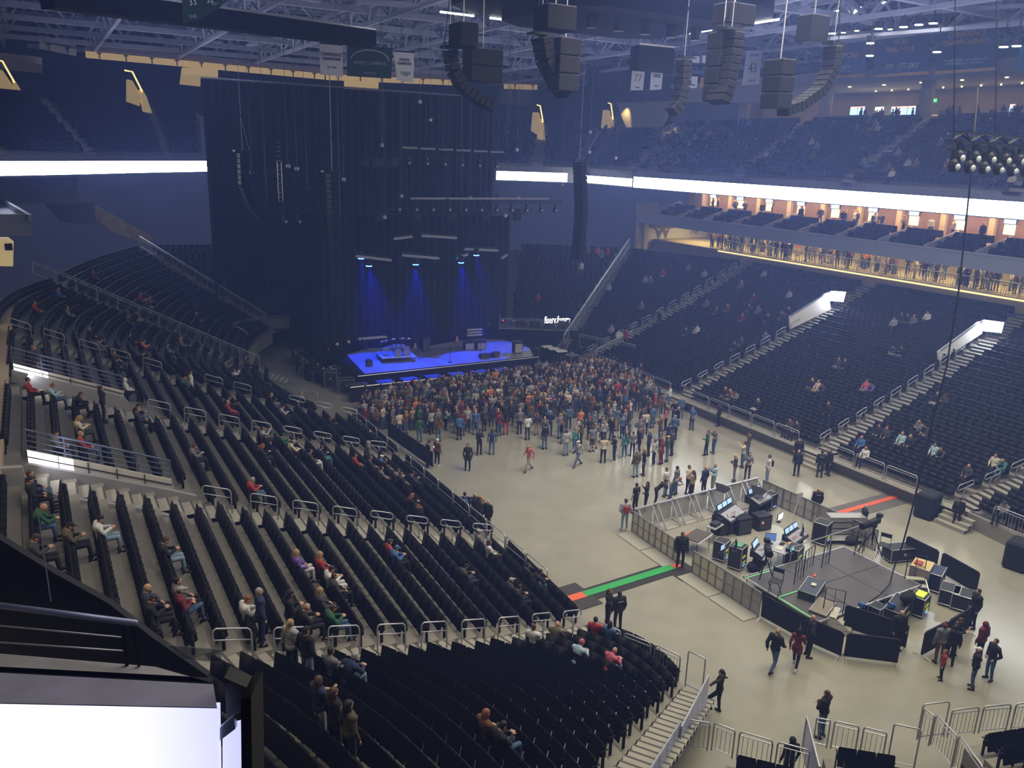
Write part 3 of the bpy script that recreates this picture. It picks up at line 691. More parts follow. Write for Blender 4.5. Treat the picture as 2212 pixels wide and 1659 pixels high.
# right hand lit exits
def vom_right(quad, glow, lab, lab2, X):
    o = atx(*quad[0], X[0])
    P = [atx(q[0], q[1], x)-o for q, x in zip(quad, X)]
    t = thing('exit_side_wall', lab, 'wall panel', o)
    MB().prism(P, .15, (0, 1, 0)).build('panel', M_white, t)
    MB().tube([P[2]+Vector((0, -.1, .1)), P[3]+Vector((0, -.1, .1))], .05, 5).build('coping_rail', M_railb, t)
    g = [atx(q[0], q[1], X[2]+.6) for q in glow]; o2 = g[0]
    t2 = thing('exit_lightbox', lab2, 'light panel', o2)
    MB().prism([v-o2 for v in g], .12, (1, 0, 0)).build('frame', M_blackm, t2)
    MB().prism([(v-o2)*.97+Vector((-.05, 0, 0)) for v in g], .04, (1, 0, 0)).build('lit_face', M_led, t2)
    c = sum(g, Vector((0, 0, 0)))/4
    area('exit_light', (c.x-.6, c.y, c.z+.1), .8, 130, (.7, .76, 1.0), sy=1.6, target=(c.x-4, c.y, c.z-4))
vom_right([(1708, 711), (1795, 668), (1790, 632), (1706, 684)], [(1782, 649), (1823, 652), (1829, 630), (1797, 628)], 'white side wall of the lit exit above the middle right aisle', 'bluish white light panel in the exit above the middle right aisle', [53.3, 57.0, 57.0, 53.3])
vom_right([(2030, 782), (2122, 720), (2118, 694), (2028, 760)], [(2113, 714), (2165, 719), (2171, 696), (2126, 690)], 'white side wall of the lit exit on the right-hand bank above the sound desk', 'bluish white light panel in the exit nearest the right edge', [54.0, 57.6, 57.6, 54.0])

# ------------------------------------------------------------------ fences and rails
def fence(a, b, z, h, label, group, bars=True, n=None, zb=None, mid=True, m=None, rail2=.14, nb=None):
    a = Vector((a[0], a[1], z)); b = Vector((b[0], b[1], z if zb is None else zb)); d = b-a; t = thing('barrier', label, 'barrier', a, 0, group); m = m or M_rail
    L = d.length; u = d.normalized(); r = min(.12, L*.1)
    up = Vector((0, 0, 1))
    MB().tube([u*.03, u*.03+up*(h-r), u*(.03+r*.3)+up*(h-r*.3), u*(.03+r)+up*h, u*(L-.03-r)+up*h, u*(L-.03-r*.3)+up*(h-r*.3), u*(L-.03)+up*(h-r), u*(L-.03)], .026, 6).build('frame', m, t, smooth=True)
    if mid: MB().tube([u*.04+up*(h-rail2), u*(L-.04)+up*(h-rail2)], .016, 5).tube([u*.04+up*.1, u*(L-.04)+up*.1], .016, 5).build('crossbars', m, t)
    if bars:
        mb = MB(); k = nb or max(3, int(L/.13))
        for i in range(1, k): mb.tube([u*(L*i/k)+up*.1, u*(L*i/k)+up*(h-rail2)], .009, 4, False)
        mb.build('bars', m, t)
    return t
# front edge of the right bank with its black skirt
mb = MB(); mb.box((41.62, 39.8, .4), (.12, 33.5, .8)); mb.box((41.62, 20.2, .4), (.12, 5.0, .8)); struct('baseboard_right', mb, M_black)
mb = MB(); mb.box((41.3, 39.8, .78), (.6, 33.5, .06)); struct('trim_4', mb, M_step)
y = 57.0; i = 0
while y > 18.5:
    if not any(abs(y-1.0-q) < 1.3 for q in (45.6, 32.4, 23.3)):
        fence((41.15, y), (41.15, y-2.0), .8, 1.0, 'tubular rail panel along the front edge of the right-hand bank', 'rail panels on the front edge of the right bank', bars=y < 24, nb=12)
    y -= 2.1
for yc, nm in ((32.4, 'steps'), (45.6, 'steps'), (22.9, 'steps')):
    mb = MB()
    for k in range(3): mb.box((41.0-.3*k, yc, .6-.2*k), (.3, 1.7, .05)); mb.box((40.88-.3*k, yc, .3-.1*k), (.04, 1.7, .6-.2*k))
    tag(mb.build('floor_steps', M_step), kind='structure')
# left front edge
mb = MB(); mb.box((16.75, 38, .5), (.15, 25.6, 1.0)); struct('baseboard_left', mb, M_conc)
y = 50.6; 
while y > 27:
    fence((16.75, y), (16.75, y-1.75), 1.0 if y < 49 else 1.0, .95, 'slim two-rail barrier panel on the left front edge beside the crowd floor', 'rail panels on the left front edge', bars=False, rail2=.45)
    y -= 1.8
# corner block front
for a, b in (((16.5, 20.6), (17.05, 19.9)), ((17.1, 19.8), (17.65, 18.8))): pass
p = [at(x, y, 2.0) for x, y in ((1282, 1338), (1343, 1364), (1347, 1366), (1408, 1390), (1414, 1392), (1472, 1418))]
for k in range(3): fence(p[2*k], p[2*k+1], 1.0, 1.0, 'barred barrier panel in front of the near corner seats, %s from the corner stairs' % ('third', 'second', 'nearest')[k], 'barred barrier panels at the near corner')
p = [at(x, y, 2.4) for x, y in ((1486, 1405), (1526, 1424))]; fence(p[0], p[1], 1.0, 1.4, 'tall clear gate panel at the foot of the corner stairs', None, bars=False, rail2=1.25)
# panel fence along the corner stairs, blue light painted into its colour
M_bluep = mat('blue_lit_panel', (.55, .58, .85), .3, metal=.1)
def panel_fence(pts, z0, z1, h0, h1, label):
    a = at(*pts[0], z0+h0); b = at(*pts[1], z1+h1); a.z = z0; b.z = z1; n = 5; d = b-a
    for k in range(n):
        p = a+d*(k/n); q = a+d*((k+.95)/n); t = thing('stair_barrier', label, 'barrier', p, 0, 'pale panels along the corner stairs'); v = q-p
        nn = Vector((-v.y, v.x, 0)).normalized()*.03
        MB().prism([(0, 0, 0), v, v+Vector((0, 0, h0)), (0, 0, h0)], .02, tuple(nn/.03)).build('panel', M_bluep, t)
        MB().tube([(0, 0, -.1), (0, 0, h0), v+Vector((0, 0, h0)), v+Vector((0, 0, -.1))], .028, 5).build('frame', M_rail, t)
panel_fence([(1531, 1458), (1472, 1570)], 1.0, 1.2, 1.15, 1.15, 'pale blue-lit panel of the barrier along the foot of the corner stairs')
panel_fence([(1470, 1558), (1385, 1690)], 1.2, 3.0, 1.15, 1.15, 'barred panel of the rail rising beside the corner stairs')
ps = [(1480, 1556), (1536, 1565), (1541, 1563), (1590, 1582), (1596, 1582), (1672, 1604), (1678, 1605), (1752, 1625)]
for k in range(4): fence(at(*ps[2*k], 1.9), at(*ps[2*k+1], 1.9), .95, 1.0, 'low barred fence panel at the bottom edge, %s from the corner stairs' % ORD[k], 'barred fence at the near end')
ps = [(1762, 1553), (1796, 1560), (1801, 1560), (1858, 1573), (1864, 1573), (1918, 1587)]
for k in range(3): fence(at(*ps[2*k], 1.9), at(*ps[2*k+1], 1.9), .95, 1.0, 'barred fence panel right of the blue-lit gate, %s from it' % ORD[k], 'barred fence right of the gate')
fence(at(1929, 1566, 2.3), at(1992, 1580, 2.3), .95, 1.4, 'tall open gate frame between the two near end blocks', None, bars=False, rail2=1.3)
ps = [(2056, 1534), (2118, 1527), (2124, 1526), (2187, 1521), (2194, 1520), (2262, 1515)]
for k in range(3): fence(at(*ps[2*k], 1.95), at(*ps[2*k+1], 1.95), .95, 1.0, 'barred fence panel before the seats in the lower right corner, %s from the gated stairs' % ORD[k], 'barred fence in the lower right corner')
fence(at(1993, 1522, 2.2), at(2054, 1515, 2.2), .9, 1.3, 'tall open gate frame left of the lower right fence', None, bars=False, rail2=1.2)
A = [at(1995, 1530, 2.1), at(2020, 1548, 2.1), at(2070, 1592, 2.2), at(2128, 1655, 2.4), at(2160, 1690, 2.6)]
for k in range(4): fence(A[k], A[k+1], 1.0+.1*k, 1.1, 'diagonal barred rail panel beside the gated stairs, %s from the floor' % ORD[k], 'diagonal rail beside the gated stairs')
mb = MB()
for k in range(8):
    c = V2(21.6, 11.2)+V2(-.32, -.72)*k*.4; mb.box((c.x, c.y, .5+.18*k), (1.3, .34, .08), .38)
tag(mb.build('floor_gate_steps', M_step), kind='structure')
A = at(1743, 1552, 2.1); B = at(1770, 1660, 2.1)
t = thing('blue_gate', 'blue-lit panel gate standing open at the near end tunnel', 'gate', (A.x, A.y, .9)); v = Vector((B.x-A.x, B.y-A.y, 0))
MB().prism([(0, 0, 0), v, v+Vector((0, 0, 1.2)), (0, 0, 1.2)], .04, (1, 0, 0)).build('panel', M_bluep, t); MB().tube([(0, 0, 0), (0, 0, 1.25), v+Vector((0, 0, 1.25)), v], .035, 6).build('frame', M_rail, t)
# far left rails
def long_rail(pts, h, label, bars=True, heads=None):
    t = thing('stair_railing', label, 'railing', pts[0]); o = Vector(pts[0]); P = [Vector(p)-o for p in pts]; up = Vector((0, 0, 1))
    MB().tube([p+up*h for p in P], .045, 6).build('handrail', M_rail, t); mb = MB(); mc = MB()
    for i in range(len(P)-1):
        L = (P[i+1]-P[i]).length; n = max(1, int(L/1.5))
        for k in range(n+1): q = P[i].lerp(P[i+1], k/n); mb.tube([q, q+up*h], .028, 5)
        if bars:
            n = int(L/.16)
            for k in range(n): q = P[i].lerp(P[i+1], k/n); mc.tube([q+up*.1, q+up*(h-.08)], .010, 3, False)
    mb.tube([p+up*.08 for p in P], .025, 4); mb.tube([p+up*(h-.18) for p in P], .02, 4); mb.build('posts', M_rail, t)
    if bars: mc.build('bars', M_rail, t)
def ap(key, s, lat=0, dz=0): p = aisle_pt(key, s, lat); return (p.x, p.y, p.z+dz)
long_rail([ap('D', 3.4, -.1), ap('D', 22)], 1.05, 'long pale railing down the far left corner aisle, foreground one of two', bars=True)
long_rail([ap('E', 5.3, -.5), ap('E', 21, -.5)], 1.05, 'pale railing down the stepped edge of the far end block beside the stage')
e0 = Vector(ap('E', 5.3, -.5)); e1 = at(502, 730, 2.2); e2 = at(537, 752, 1.9); e3 = at(500, 765, 2.0)
long_rail([(e0.x, e0.y, 2.4), (e1.x, e1.y, 2.4), (e2.x, e2.y, 2.2)], 1.05, 'zigzag barred fence closing the far end block above the backstage floor')
f0, f1 = at(517, 845, 1.3), at(690, 888, 1.0)
n = 7
for k in range(n):
    p, q = f0.lerp(f1, k/n), f0.lerp(f1, (k+.93)/n); fence(p, q, 1.2, 1.1, 'barred fence panel between the far corner seats and the backstage floor', 'barred fence beside the backstage floor', zb=1.2)
q0, q1 = at(545, 790, 2.2), at(517, 830, 2.2); mb = MB(); mb.box(((q0+q1)/2), ((q1-q0).length, .25, .12), math.atan2((q1-q0).y, (q1-q0).x)); struct('trim_5', mb, M_wallc)
# right far rails
long_rail([ap('H', 1.5, .0), ap('H', 21.5, .0)], 1.05, 'long pale railing up the right corner aisle from the lit sign')
long_rail([ap('G', 3.2, .55), ap('G', 20.5, .55)], 1.05, 'pale railing beside the stairs at the right edge of the stage curtain')
g0, g1 = at(1078, 712, 2.4), at(1232, 716, 2.4)
for k in range(5): fence(g0.lerp(g1, k/5), g0.lerp(g1, (k+.95)/5), 2.4, 1.1, 'barred fence panel above the backstage floor left of the lit sign', 'barred fence beside the lit sign', zb=2.4)
mb = MB(); c = (g0+g1)/2; mb.box((c.x, c.y+.3, 1.2), ((g1-g0).length+2.6, .3, 2.4), math.atan2((g1-g0).y, (g1-g0).x)); struct('wall_backstage', mb, M_black)
r0, r1 = Vector(ap('R3', .3, -.6)), Vector(ap('R3', 4.6, -.6))
long_rail([r0, r1], 1.0, 'barred railing beside the lowest steps of the right aisle nearest the stage')
h0, h1 = at(1252, 722, 2.6), at(1372, 745, 2.6)
long_rail([(h0.x, h0.y, 1.7), (h1.x, h1.y, 1.7)], .9, 'low rail across the right corner seats with a round white sign on it', bars=False)
t = thing('round_sign', 'round white sign hung on the low rail across the right corner seats', 'sign', at(1338, 724, 2.7)); mb = MB(); mb.tube([(0, 0, 0), (-.02, -.06, 0)], .33, 16); mb.build('disc', M_white, t); MB().box((0, 0, -.5), (.03, .03, .8)).build('post', M_rail, t)
# lit sign
sg = at(1201, 690, 3.0)
t = thing('lit_sign', 'bright white lettered arena name sign hung below the right end rail', 'sign', (sg.x, sg.y-.2, 3.0)); an = math.radians(-12)
MB().box((0, .1, -.15), (3.6, .15, 1.2), an).build('housing', M_black, t)
txt('lettering', 'fiserv.forum', (0, -.06, 0), .98, mat('sign_white', (1, 1, 1), .5, emit=(.8, .9, 1.0), es=3.5), (PI/2, 0, an), t, sx=.56, ext=.03)
t = thing('exit_sign', 'green exit sign just below the white lettered arena sign', 'exit sign', (sg.x-.05, sg.y-.3, 2.45)); MB().box((0, 0, 0), (.5, .08, .22), an).build('box', MATS['green_sign'], t)
txt('lettering', 'EXIT', (0, -.06, 0), .2, MATS['white_letters'], (PI/2, 0, an), t)

# ---- far left suite ledge, walls and warm concourse strip
mb = MB(); mb.prism([(-.35, 71, 11.4), (-12, 71, 11.4), (-12, 92, 11.4), (-2.8, 92, 11.4)][::-1], 1.1); struct('wall_suite_ledge', mb, M_ledge)
mb = MB(); mb.box((-6, 71.2, 12.7), (11.2, .25, .5)); mb.box((-1.5, 81, 12.7), (.25, 21, .5), .111); struct('trim_6', mb, M_ledge)
for q, Y, lab in ((((-5, 385), (166, 384), (166, 430), (-5, 436)), 101, 1), (((102, 418), (173, 420), (173, 441), (102, 440)), 96, 2), (((-5, 432), (100, 424), (100, 436), (-5, 447)), 97, 3), (((95, 438), (208, 440), (208, 486), (130, 480)), 99, 4)):
    mb = MB(); mb.prism([aty(x, y, Y) for x, y in q][::-1], .3, (0, 1, 0)); struct('wall_far_left_%d' % lab, mb, M_ledge if lab != 4 else MATS.get('blue_grey_wall') or mat('blue_grey_wall', (.24, .26, .36), .7))
pts = [aty(x, y, 92) for x, y in ((204, 442), (330, 512), (322, 530), (240, 500), (206, 470))]
t = thing('stair_wall', 'dim yellow-lit mural wall beside the upper part of the far end stair', 'wall panel', pts[0]); MB().prism([p-pts[0] for p in pts][::-1], .2, (0, 1, 0)).build('panel', mat('yellow_lit_mural', (.34, .28, .18), .8, noise=.6, nscale=1.5), t)  # yellow light mixed into the base colour of the mural
mb = MB(); mb.box((-5.2, 33, 8.0), (6.8, 60, .3)); struct('floor_concourse_left', mb, M_carpet)
mb = MB(); mb.box((-8.7, 33, 10), (.3, 60, 4)); struct('wall_concourse_left', mb, M_cwall)
area('concourse_light', (-5.5, 33, 11.5), 3, 900, (1.0, .80, .42), sy=50, target=(-5.5, 33, 8))
p = aty(8, 540, 64); t = thing('lit_booth', 'yellow-lit booth at the head of the long railing at the far left', 'booth', p); MB().prism([(-2.5, 0, -.9), (.4, 0, -1.1), (.6, 0, .4), (.3, 0, .7), (-2.5, 0, .7)], 1.5, (0, 1, 0)).build('side_wall', mat('booth_wall_glow', (.8, .66, .36), .6, emit=(1, .78, .42), es=.3), t); MB().box((.3, -.05, .2), (.45, .06, .45)).build('framed_notice', M_blackm, t)  # booth wall emission stands in for yellow light on it
for x, y, w_ in ((217, 339, .5), (240, 348, .6), (1276, 372, .5), (1458, 390, .6), (1533, 387, .7), (1640, 398, .5)):
    X = 100 if x < 500 else 60; p = aty(x, y, 100) if x < 1290 else atx(x, y, 61); o = MB().bev((0, 0, 0), (w_*1.6, .3, w_*.5), .05).build('video_display', M_scr0 if 'M_scr0' in globals() else M_screen); o.location = p; tag(o, 'small lit display box standing on top of the %s ribbon board, %s' % ('left' if x < 500 else 'right', {217: 'further left', 240: 'further right', 1276: 'first from the stage', 1458: 'second from the stage', 1533: 'third from the stage', 1640: 'fourth from the stage'}[x]), 'display')
# ------------------------------------------------------------------ roof
mb = MB(); mb.box((29, 55, 35.2), (125, 150, .4)); struct('ceiling', mb, mat('roof_deck', (.10, .105, .15), .9, noise=.3, nscale=.15))
M_steel2 = mat('pale_roof_steel', (.42, .43, .58), .55, noise=.12, nscale=.6)
def truss(a, b, h, label=None, cat='truss', chord=.16, group=None, m=None, bay=3.0, name='roof_truss', web=.07):
    a = Vector(a); b = Vector(b); o = a; d = b-a; L = d.length; n = max(2, int(L/bay)); up = Vector((0, 0, 1)); w = Vector((-d.y, d.x, 0)).normalized()*h*.35
    t = thing(name, label, cat, a, 0, group); m = m or M_steel2
    MB().tube([Vector((0, 0, 0)), d], chord, 4).build('bottom_chord', m, t); mb = MB(); mb.tube([up*h+w, d+up*h+w], chord*.9, 4); mb.tube([up*h-w, d+up*h-w], chord*.9, 4); mb.build('top_chord', m, t); mb = MB()
    for i in range(n):
        p, q = d*(i/n), d*((i+.5)/n)
        for s in (-1, 1): mb.tube([p, q+up*h+w*s, d*((i+1)/n)], web, 3, False)
    mb.build('web', m, t); return t
for i, y in enumerate(range(30, 124, 8)):
    z = 29.3-abs(i-5)*.1
    truss((-18, y, z), (78, y, z), 3.4, 'pale steel truss spanning the roof crosswise above the %s' % ('near floor' if y < 45 else 'stage' if y < 85 else 'far seats'), group='crosswise roof trusses', chord=.34, bay=5.5, web=.14)
for i, x in enumerate(range(-10, 76, 9)):
    truss((x, 24, 28.6), (x, 122, 28.2), 1.6, 'pale steel truss running lengthwise under the roof', group='lengthwise roof trusses', chord=.22, bay=4.5, web=.11)
rr = random.Random(3)
for k in range(46):    # ducts, walkway plates and lamps boxed in between the trusses
    x, y = rr.uniform(-8, 74), rr.uniform(36, 118); t = tag(MB().box((0, 0, 0), (rr.uniform(3, 9), rr.uniform(.5, 1.3), .18), rr.choice((0, PI/2, .35, -.35))).build('acoustic_baffle', M_steel2), 'pale acoustic panel lying flat between the roof trusses', 'panel', 'acoustic panels in the roof'); t.location = (x, y, rr.uniform(28.2, 31))
def beam(a, b, w, h, label, name='roof_beam', m=None, cat='beam', parts=None):
    a = Vector(a); b = Vector(b); d = b-a; t = thing(name, label, cat, a)
    q = d.to_track_quat('X', 'Z').to_matrix(); MB().box(d/2, (d.length, w, h), mx=q).build('body', m or M_black, t)
    if parts: MB().box(d/2+q @ Vector((0, 0, h/2+.06)), (d.length, w+.05, .10), mx=q).build('white_edge', M_rail, t)
    return t
beam(aty(100, -6, 46), aty(798, 84, 55), 1.2, .95, 'long black beam with a white upper edge hung under the roof at the upper left', parts=1)
# far gallery edge, its warm light painted on as emission
M_gold = mat('painted_gold_glow', (.75, .55, .28), .6, emit=(1.0, .72, .36), es=.26)
for (p0, p1, es, lab) in (((85, 97), (165, 113), 0, 'dim short length of pale gallery edge at the far upper left'), ((185, 117), (700, 165), 1, 'long warm-lit gallery edge under the far roof'), ((705, 166), (975, 178), 1, 'warm-lit gallery edge behind the hanging green banner'), ((1090, 186), (1275, 192), 1, 'short warm-lit gallery edge between the hanging speaker arrays')):
    a, b = aty(*p0, 112), aty(*p1, 112); t = thing('gallery_edge', lab, 'gallery edge', a); d = b-a; q = d.to_track_quat('X', 'Z').to_matrix()
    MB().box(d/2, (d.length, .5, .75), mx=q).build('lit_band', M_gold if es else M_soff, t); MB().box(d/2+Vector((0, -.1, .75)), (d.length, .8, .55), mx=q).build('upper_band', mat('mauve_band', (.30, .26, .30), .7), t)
    mb = MB(); n = max(2, int(d.length/2.6))
    for k in range(n): mb.box(d*((k+.5)/n)+Vector((0, -.4, -.05)), (.12, .1, .7)); mb.box(d*((k+.5)/n)+Vector((0, -.4, .2)), (.5, .1, .12))
    mb.tube([Vector((0, -.45, .35)), d+Vector((0, -.45, .35))], .05, 4); mb.build('brackets', M_blackm, t)
# pale openings below the far roof, warm ones given a painted glow
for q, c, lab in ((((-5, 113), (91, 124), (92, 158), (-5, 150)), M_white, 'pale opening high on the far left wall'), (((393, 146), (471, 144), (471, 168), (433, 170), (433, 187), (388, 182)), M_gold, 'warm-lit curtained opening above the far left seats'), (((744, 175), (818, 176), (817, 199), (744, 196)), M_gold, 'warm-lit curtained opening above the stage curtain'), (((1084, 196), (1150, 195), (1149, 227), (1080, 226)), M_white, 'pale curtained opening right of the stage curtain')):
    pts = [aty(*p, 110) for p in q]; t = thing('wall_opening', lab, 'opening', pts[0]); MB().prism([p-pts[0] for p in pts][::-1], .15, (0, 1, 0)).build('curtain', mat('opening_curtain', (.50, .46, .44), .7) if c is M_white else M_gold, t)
# stair heads in the upper deck, yellow light painted on by emission
M_yel = mat('painted_yellow_glow', (.8, .62, .3), .6, emit=(1.0, .74, .34), es=.22)
for (x, y, lab, s) in ((14, 175, 'yellow-lit stair head at the far upper left edge', .7), (292, 195, 'yellow-lit double stair head in the far upper left seats', .7), (1166, 262, 'yellow-lit stair head above the right end ribbon', .45), (1318, 256, 'yellow-lit stair head left of the pale wedge wall', .45)):
    p = aty(x, y, 104 if x < 600 else 96); t = thing('stair_portal', lab, 'stair head', p)
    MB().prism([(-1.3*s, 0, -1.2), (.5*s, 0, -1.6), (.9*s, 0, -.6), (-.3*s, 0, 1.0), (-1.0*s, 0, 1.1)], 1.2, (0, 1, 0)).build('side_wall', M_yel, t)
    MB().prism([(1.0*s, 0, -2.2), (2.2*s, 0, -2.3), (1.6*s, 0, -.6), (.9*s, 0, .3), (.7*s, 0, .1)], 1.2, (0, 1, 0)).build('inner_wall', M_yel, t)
    MB().tube([(-1.3*s, -.1, 2.0), (-.2*s, -.1, 1.9), (1.0*s, -.1, -.1)], .09, 5).build('handrail', M_glow, t)  # handrail glow is painted light too
# pale wedge wall between the right corner blocks, soffit beyond
mb = MB(); mb.prism([atx(x, y, 69) for x, y in ((1330, 219), (1452, 219), (1404, 322), (1390, 322), (1350, 270))], .5, (1, 0, 0)); struct('wall_wedge', mb, mat('warm_white_wall', (.55, .50, .45), .7))
spot('wedge_light', atx(1345, 222, 68), atx(1350, 275, 69.2), 500, (1, .75, .4), 70); spot('wedge_light', atx(1440, 236, 68), atx(1445, 290, 69), 500, (1, .75, .4), 70)
mb = MB(); a, b = atx(1470, 222, 73), atx(1600, 245, 73); mb.box((73, (a.y+b.y)/2, 24.3), (.3, abs(a.y-b.y)+3, 3.0)); struct('wall_right_corner', mb, mat('blue_grey_wall', (.24, .26, .36), .7))
mb = MB(); mb.prism([atx(x, y, 70.5) for x, y in ((1480, 195), (1580, 192), (1690, 196), (1700, 222), (1480, 220))], 2.5, (1, 0, 0)); struct('ceiling_right_corner', mb, M_soff)
mb = MB(); mb.prism([aty(x, y, 88) for x, y in ((1270, 150), (1330, 130), (1480, 140), (1480, 219), (1270, 222))], .5, (0, 1, 0)); struct('wall_hung_drape', mb, M_dark)
# ------------------------------------------------------------------ house lamps
for i, (x, y, w) in enumerate(((1757, 28, 0), (1781, 25, 0), (1804, 23, 0), (1855, 16, 0), (1798, 72, 0), (1822, 70, 1), (1851, 66, 1), (1898, 62, 0), (1923, 63, 1), (1952, 58, 0), (1985, 53, 0), (2016, 50, 0), (1880, 93, 0), (1879, 120, 0), (2024, 112, 0), (2168, 101, 0), (2196, 99, 0), (1911, 5, 0), (1500, 27, 0))):
    p = atx(x, y, 56); t = thing('house_lamp', ('warm ' if w else 'bright white ')+'roof lamp above the right-hand banners', 'lamp', p, 0, 'warm roof lamps above the banners' if w else 'white roof lamps above the banners')
    s = .16 if w else .27
    MB().tube([(0, 0, .5), (0, 0, 0)], s*1.25, 10).build('housing', M_blackm, t); MB().tube([(0, 0, 0), (0, 0, -.04)], s, 12).build('lens', M_lampw if w else M_lamp, t); MB().tube([(0, 0, .5), (0, 0, 1.6)], .04, 4).build('bracket', M_blackm, t)
beam(atx(1760, 86, 57), atx(2260, 46, 57), .3, .25, 'slim pale truss bar carrying the roof lamps over the right-hand banners', m=M_steel2)
beam(atx(1740, 45, 58), atx(2260, 8, 58), .3, .25, 'second slim pale bar above the right-hand roof lamps', m=M_steel2)
# ------------------------------------------------------------------ banners
def banner(q, depthfn, cloth, lines, label, stripe=None, name='hanging_banner'):
    tl, tr, br, bl = [depthfn(x, y) for x, y in q]; t = thing(name, label, 'banner', tl)
    X = (tr-tl); W = X.length; X.normalize(); Z = (bl-tl); H = Z.length; nrm = X.cross(-Z).normalized()
    if nrm.dot(Vector((0, 0, EYE))-tl) < 0: nrm = -nrm
    v = [Vector((0, 0, 0)), tr-tl, br-tl, bl-tl]; MB().prism([p-nrm*.04 for p in v], .04, tuple(nrm)).build('cloth', cloth, t)
    if stripe:
        f = .07; MB().prism([v[3].lerp(v[0], f)+nrm*.02, v[2].lerp(v[1], f)+nrm*.02, v[2]+nrm*.02, v[3]+nrm*.02], .02, tuple(nrm)).build('stripe', stripe, t)
    MB().tube([v[0]+Vector((0, 0, .03)), v[1]+Vector((0, 0, .03))], .05, 5).build('pole', M_blackm, t)
    Mr = Matrix((X, -Z.normalized(), X.cross(-Z.normalized()))).transposed()
    for (s, u, w_, size, m, sx) in lines:
        p = v[0].lerp(v[1], u).lerp(v[3].lerp(v[2], u), w_)+nrm*.03
        txt('lettering', s, p, size*H, m, Mr.to_euler(), t, sx=sx, ext=.012)
    return t, v, nrm
M_cw = mat('white_banner', (.82, .82, .95), .8); M_cg = mat('green_banner', (.01, .055, .035), .8); M_cn = mat('navy_banner', (.05, .085, .30), .8); M_co = mat('orange_banner', (.55, .25, .05), .8)
L_dk = mat('dark_lettering', (.03, .04, .08), .8); L_lt = mat('pale_lettering', (.42, .48, .55), .8); L_gd = mat('gold_lettering', (1.0, .58, .22), .8); L_or = mat('orange_lettering', (.6, .2, .06), .8); L_wh = mat('white_lettering', (.85, .88, 1), .8); M_stripe = mat('tan_stripe', (.8, .48, .22), .8)
f60 = lambda x, y: aty(x, y, 60)
banner(((690, 94), (740, 98), (741, 165), (692, 161)), f60, M_cw, [('CONFERENCE\nCHAMPIONS', .5, .40, .145, L_dk, .82), ('1971  1974', .5, .74, .09, L_dk, .8)], 'white hanging banner reading CONFERENCE CHAMPIONS')
t, v, nrm = banner(((750, 100), (848, 106), (845, 170), (750, 164)), f60, M_cg, [('WORLD CHAMPIONS', .5, .52, .17, L_lt, .78), ('MILWAUKEE BUCKS', .5, .86, .07, L_lt, .8)], 'dark green hanging banner reading WORLD CHAMPIONS')
arc = [v[0].lerp(v[1], .5+.42*math.cos(a_)).lerp(v[3].lerp(v[2], .5+.42*math.cos(a_)), .42-.34*math.sin(a_))+nrm*.04 for a_ in [PI*k/14 for k in range(15)]]
MB().tube(arc, .05, 4).build('arc_emblem', L_lt, t)
banner(((850, 111), (895, 114), (893, 178), (858, 174)), f60, M_cw, [('DIVISION\nCHAMPIONS', .5, .33, .135, L_dk, .72), ('1971 1972 1973 1974\n1976 1980 1981 1982\n1983 1984', .52, .74, .055, L_dk, .8)], 'white hanging banner reading DIVISION CHAMPIONS', name='hanging_banner')
f68 = lambda x, y: atx(x, y, 66)
banner(((1780, 84), (1872, 80), (1869, 165), (1778, 171)), f68, M_cn, [('NIT\nCHAMPIONS', .5, .34, .19, L_gd, .82), ('1970', .55, .78, .2, L_wh, .85)], 'navy banner reading NIT CHAMPIONS 1970', M_stripe)
banner(((1888, 78), (2008, 66), (2006, 160), (1890, 168)), f68, M_cn, [('NCAA\nFINAL FOUR', .5, .28, .18, L_gd, .82), ('1974 1977 2003', .5, .77, .17, L_wh, .85)], 'navy banner reading NCAA FINAL FOUR', M_stripe)
banner(((2022, 60), (2160, 46), (2152, 152), (2020, 161)), f68, M_cn, [('CONFERENCE\nCHAMPIONSHIPS', .5, .28, .165, L_gd, .82), ('1994 GREAT MIDWEST   2003 CONFERENCE USA\n1997 CONFERENCE USA       2013 BIG EAST', .5, .77, .065, L_wh, .72)], 'navy banner reading CONFERENCE CHAMPIONSHIPS', M_stripe)
banner(((2207, 70), (2260, 62), (2260, 148), (2196, 152)), f68, mat('blue_banner', (.03, .28, .6), .8), [], 'bright blue hanging banner cut off at the right edge', None)
f50 = lambda x, y: aty(x, y, 60)
banner(((1366, 150), (1393, 152), (1389, 195), (1362, 195)), f50, M_cw, [('77', .5, .42, .52, L_or, .9), ('1994-10', .5, .87, .1, L_dk, .8)], 'white retired-number banner with orange 77')
banner(((1407, 153), (1432, 155), (1429, 193), (1404, 195)), f50, M_cw, [('HANK', .5, .25, .3, L_dk, .62), ('1974-76', .5, .8, .12, L_dk, .8)], 'white banner with dark striped lettering beside the orange 77')
banner(((1614, 109), (1646, 108), (1640, 182), (1603, 185)), f50, M_cw, [('DAYTON', .5, .15, .1, L_dk, .8), ('43', .5, .52, .38, L_dk, .95), ('1972-76', .5, .88, .1, L_dk, .8)], 'white retired-number banner with dark 43')
banner(((1489, 164), (1508, 165), (1505, 190), (1486, 191)), f50, M_cw, [('1964-68', .5, .75, .2, L_dk, .7)], 'small white banner left of the orange one')
banner(((1514, 167), (1547, 166), (1544, 188), (1512, 190)), f50, M_co, [('21', .5, .5, .5, L_lt, .9)], 'small orange hanging banner')
banner(((1488, 121), (1511, 121), (1511, 136), (1487, 135)), f50, M_cw, [('CHAMPIONS', .5, .4, .25, L_dk, .6)], 'small white banner above the small orange one')
banner(((1518, 119), (1530, 118), (1529, 137), (1517, 136)), f50, M_cw, [], 'narrow white banner beside a hanging speaker array')
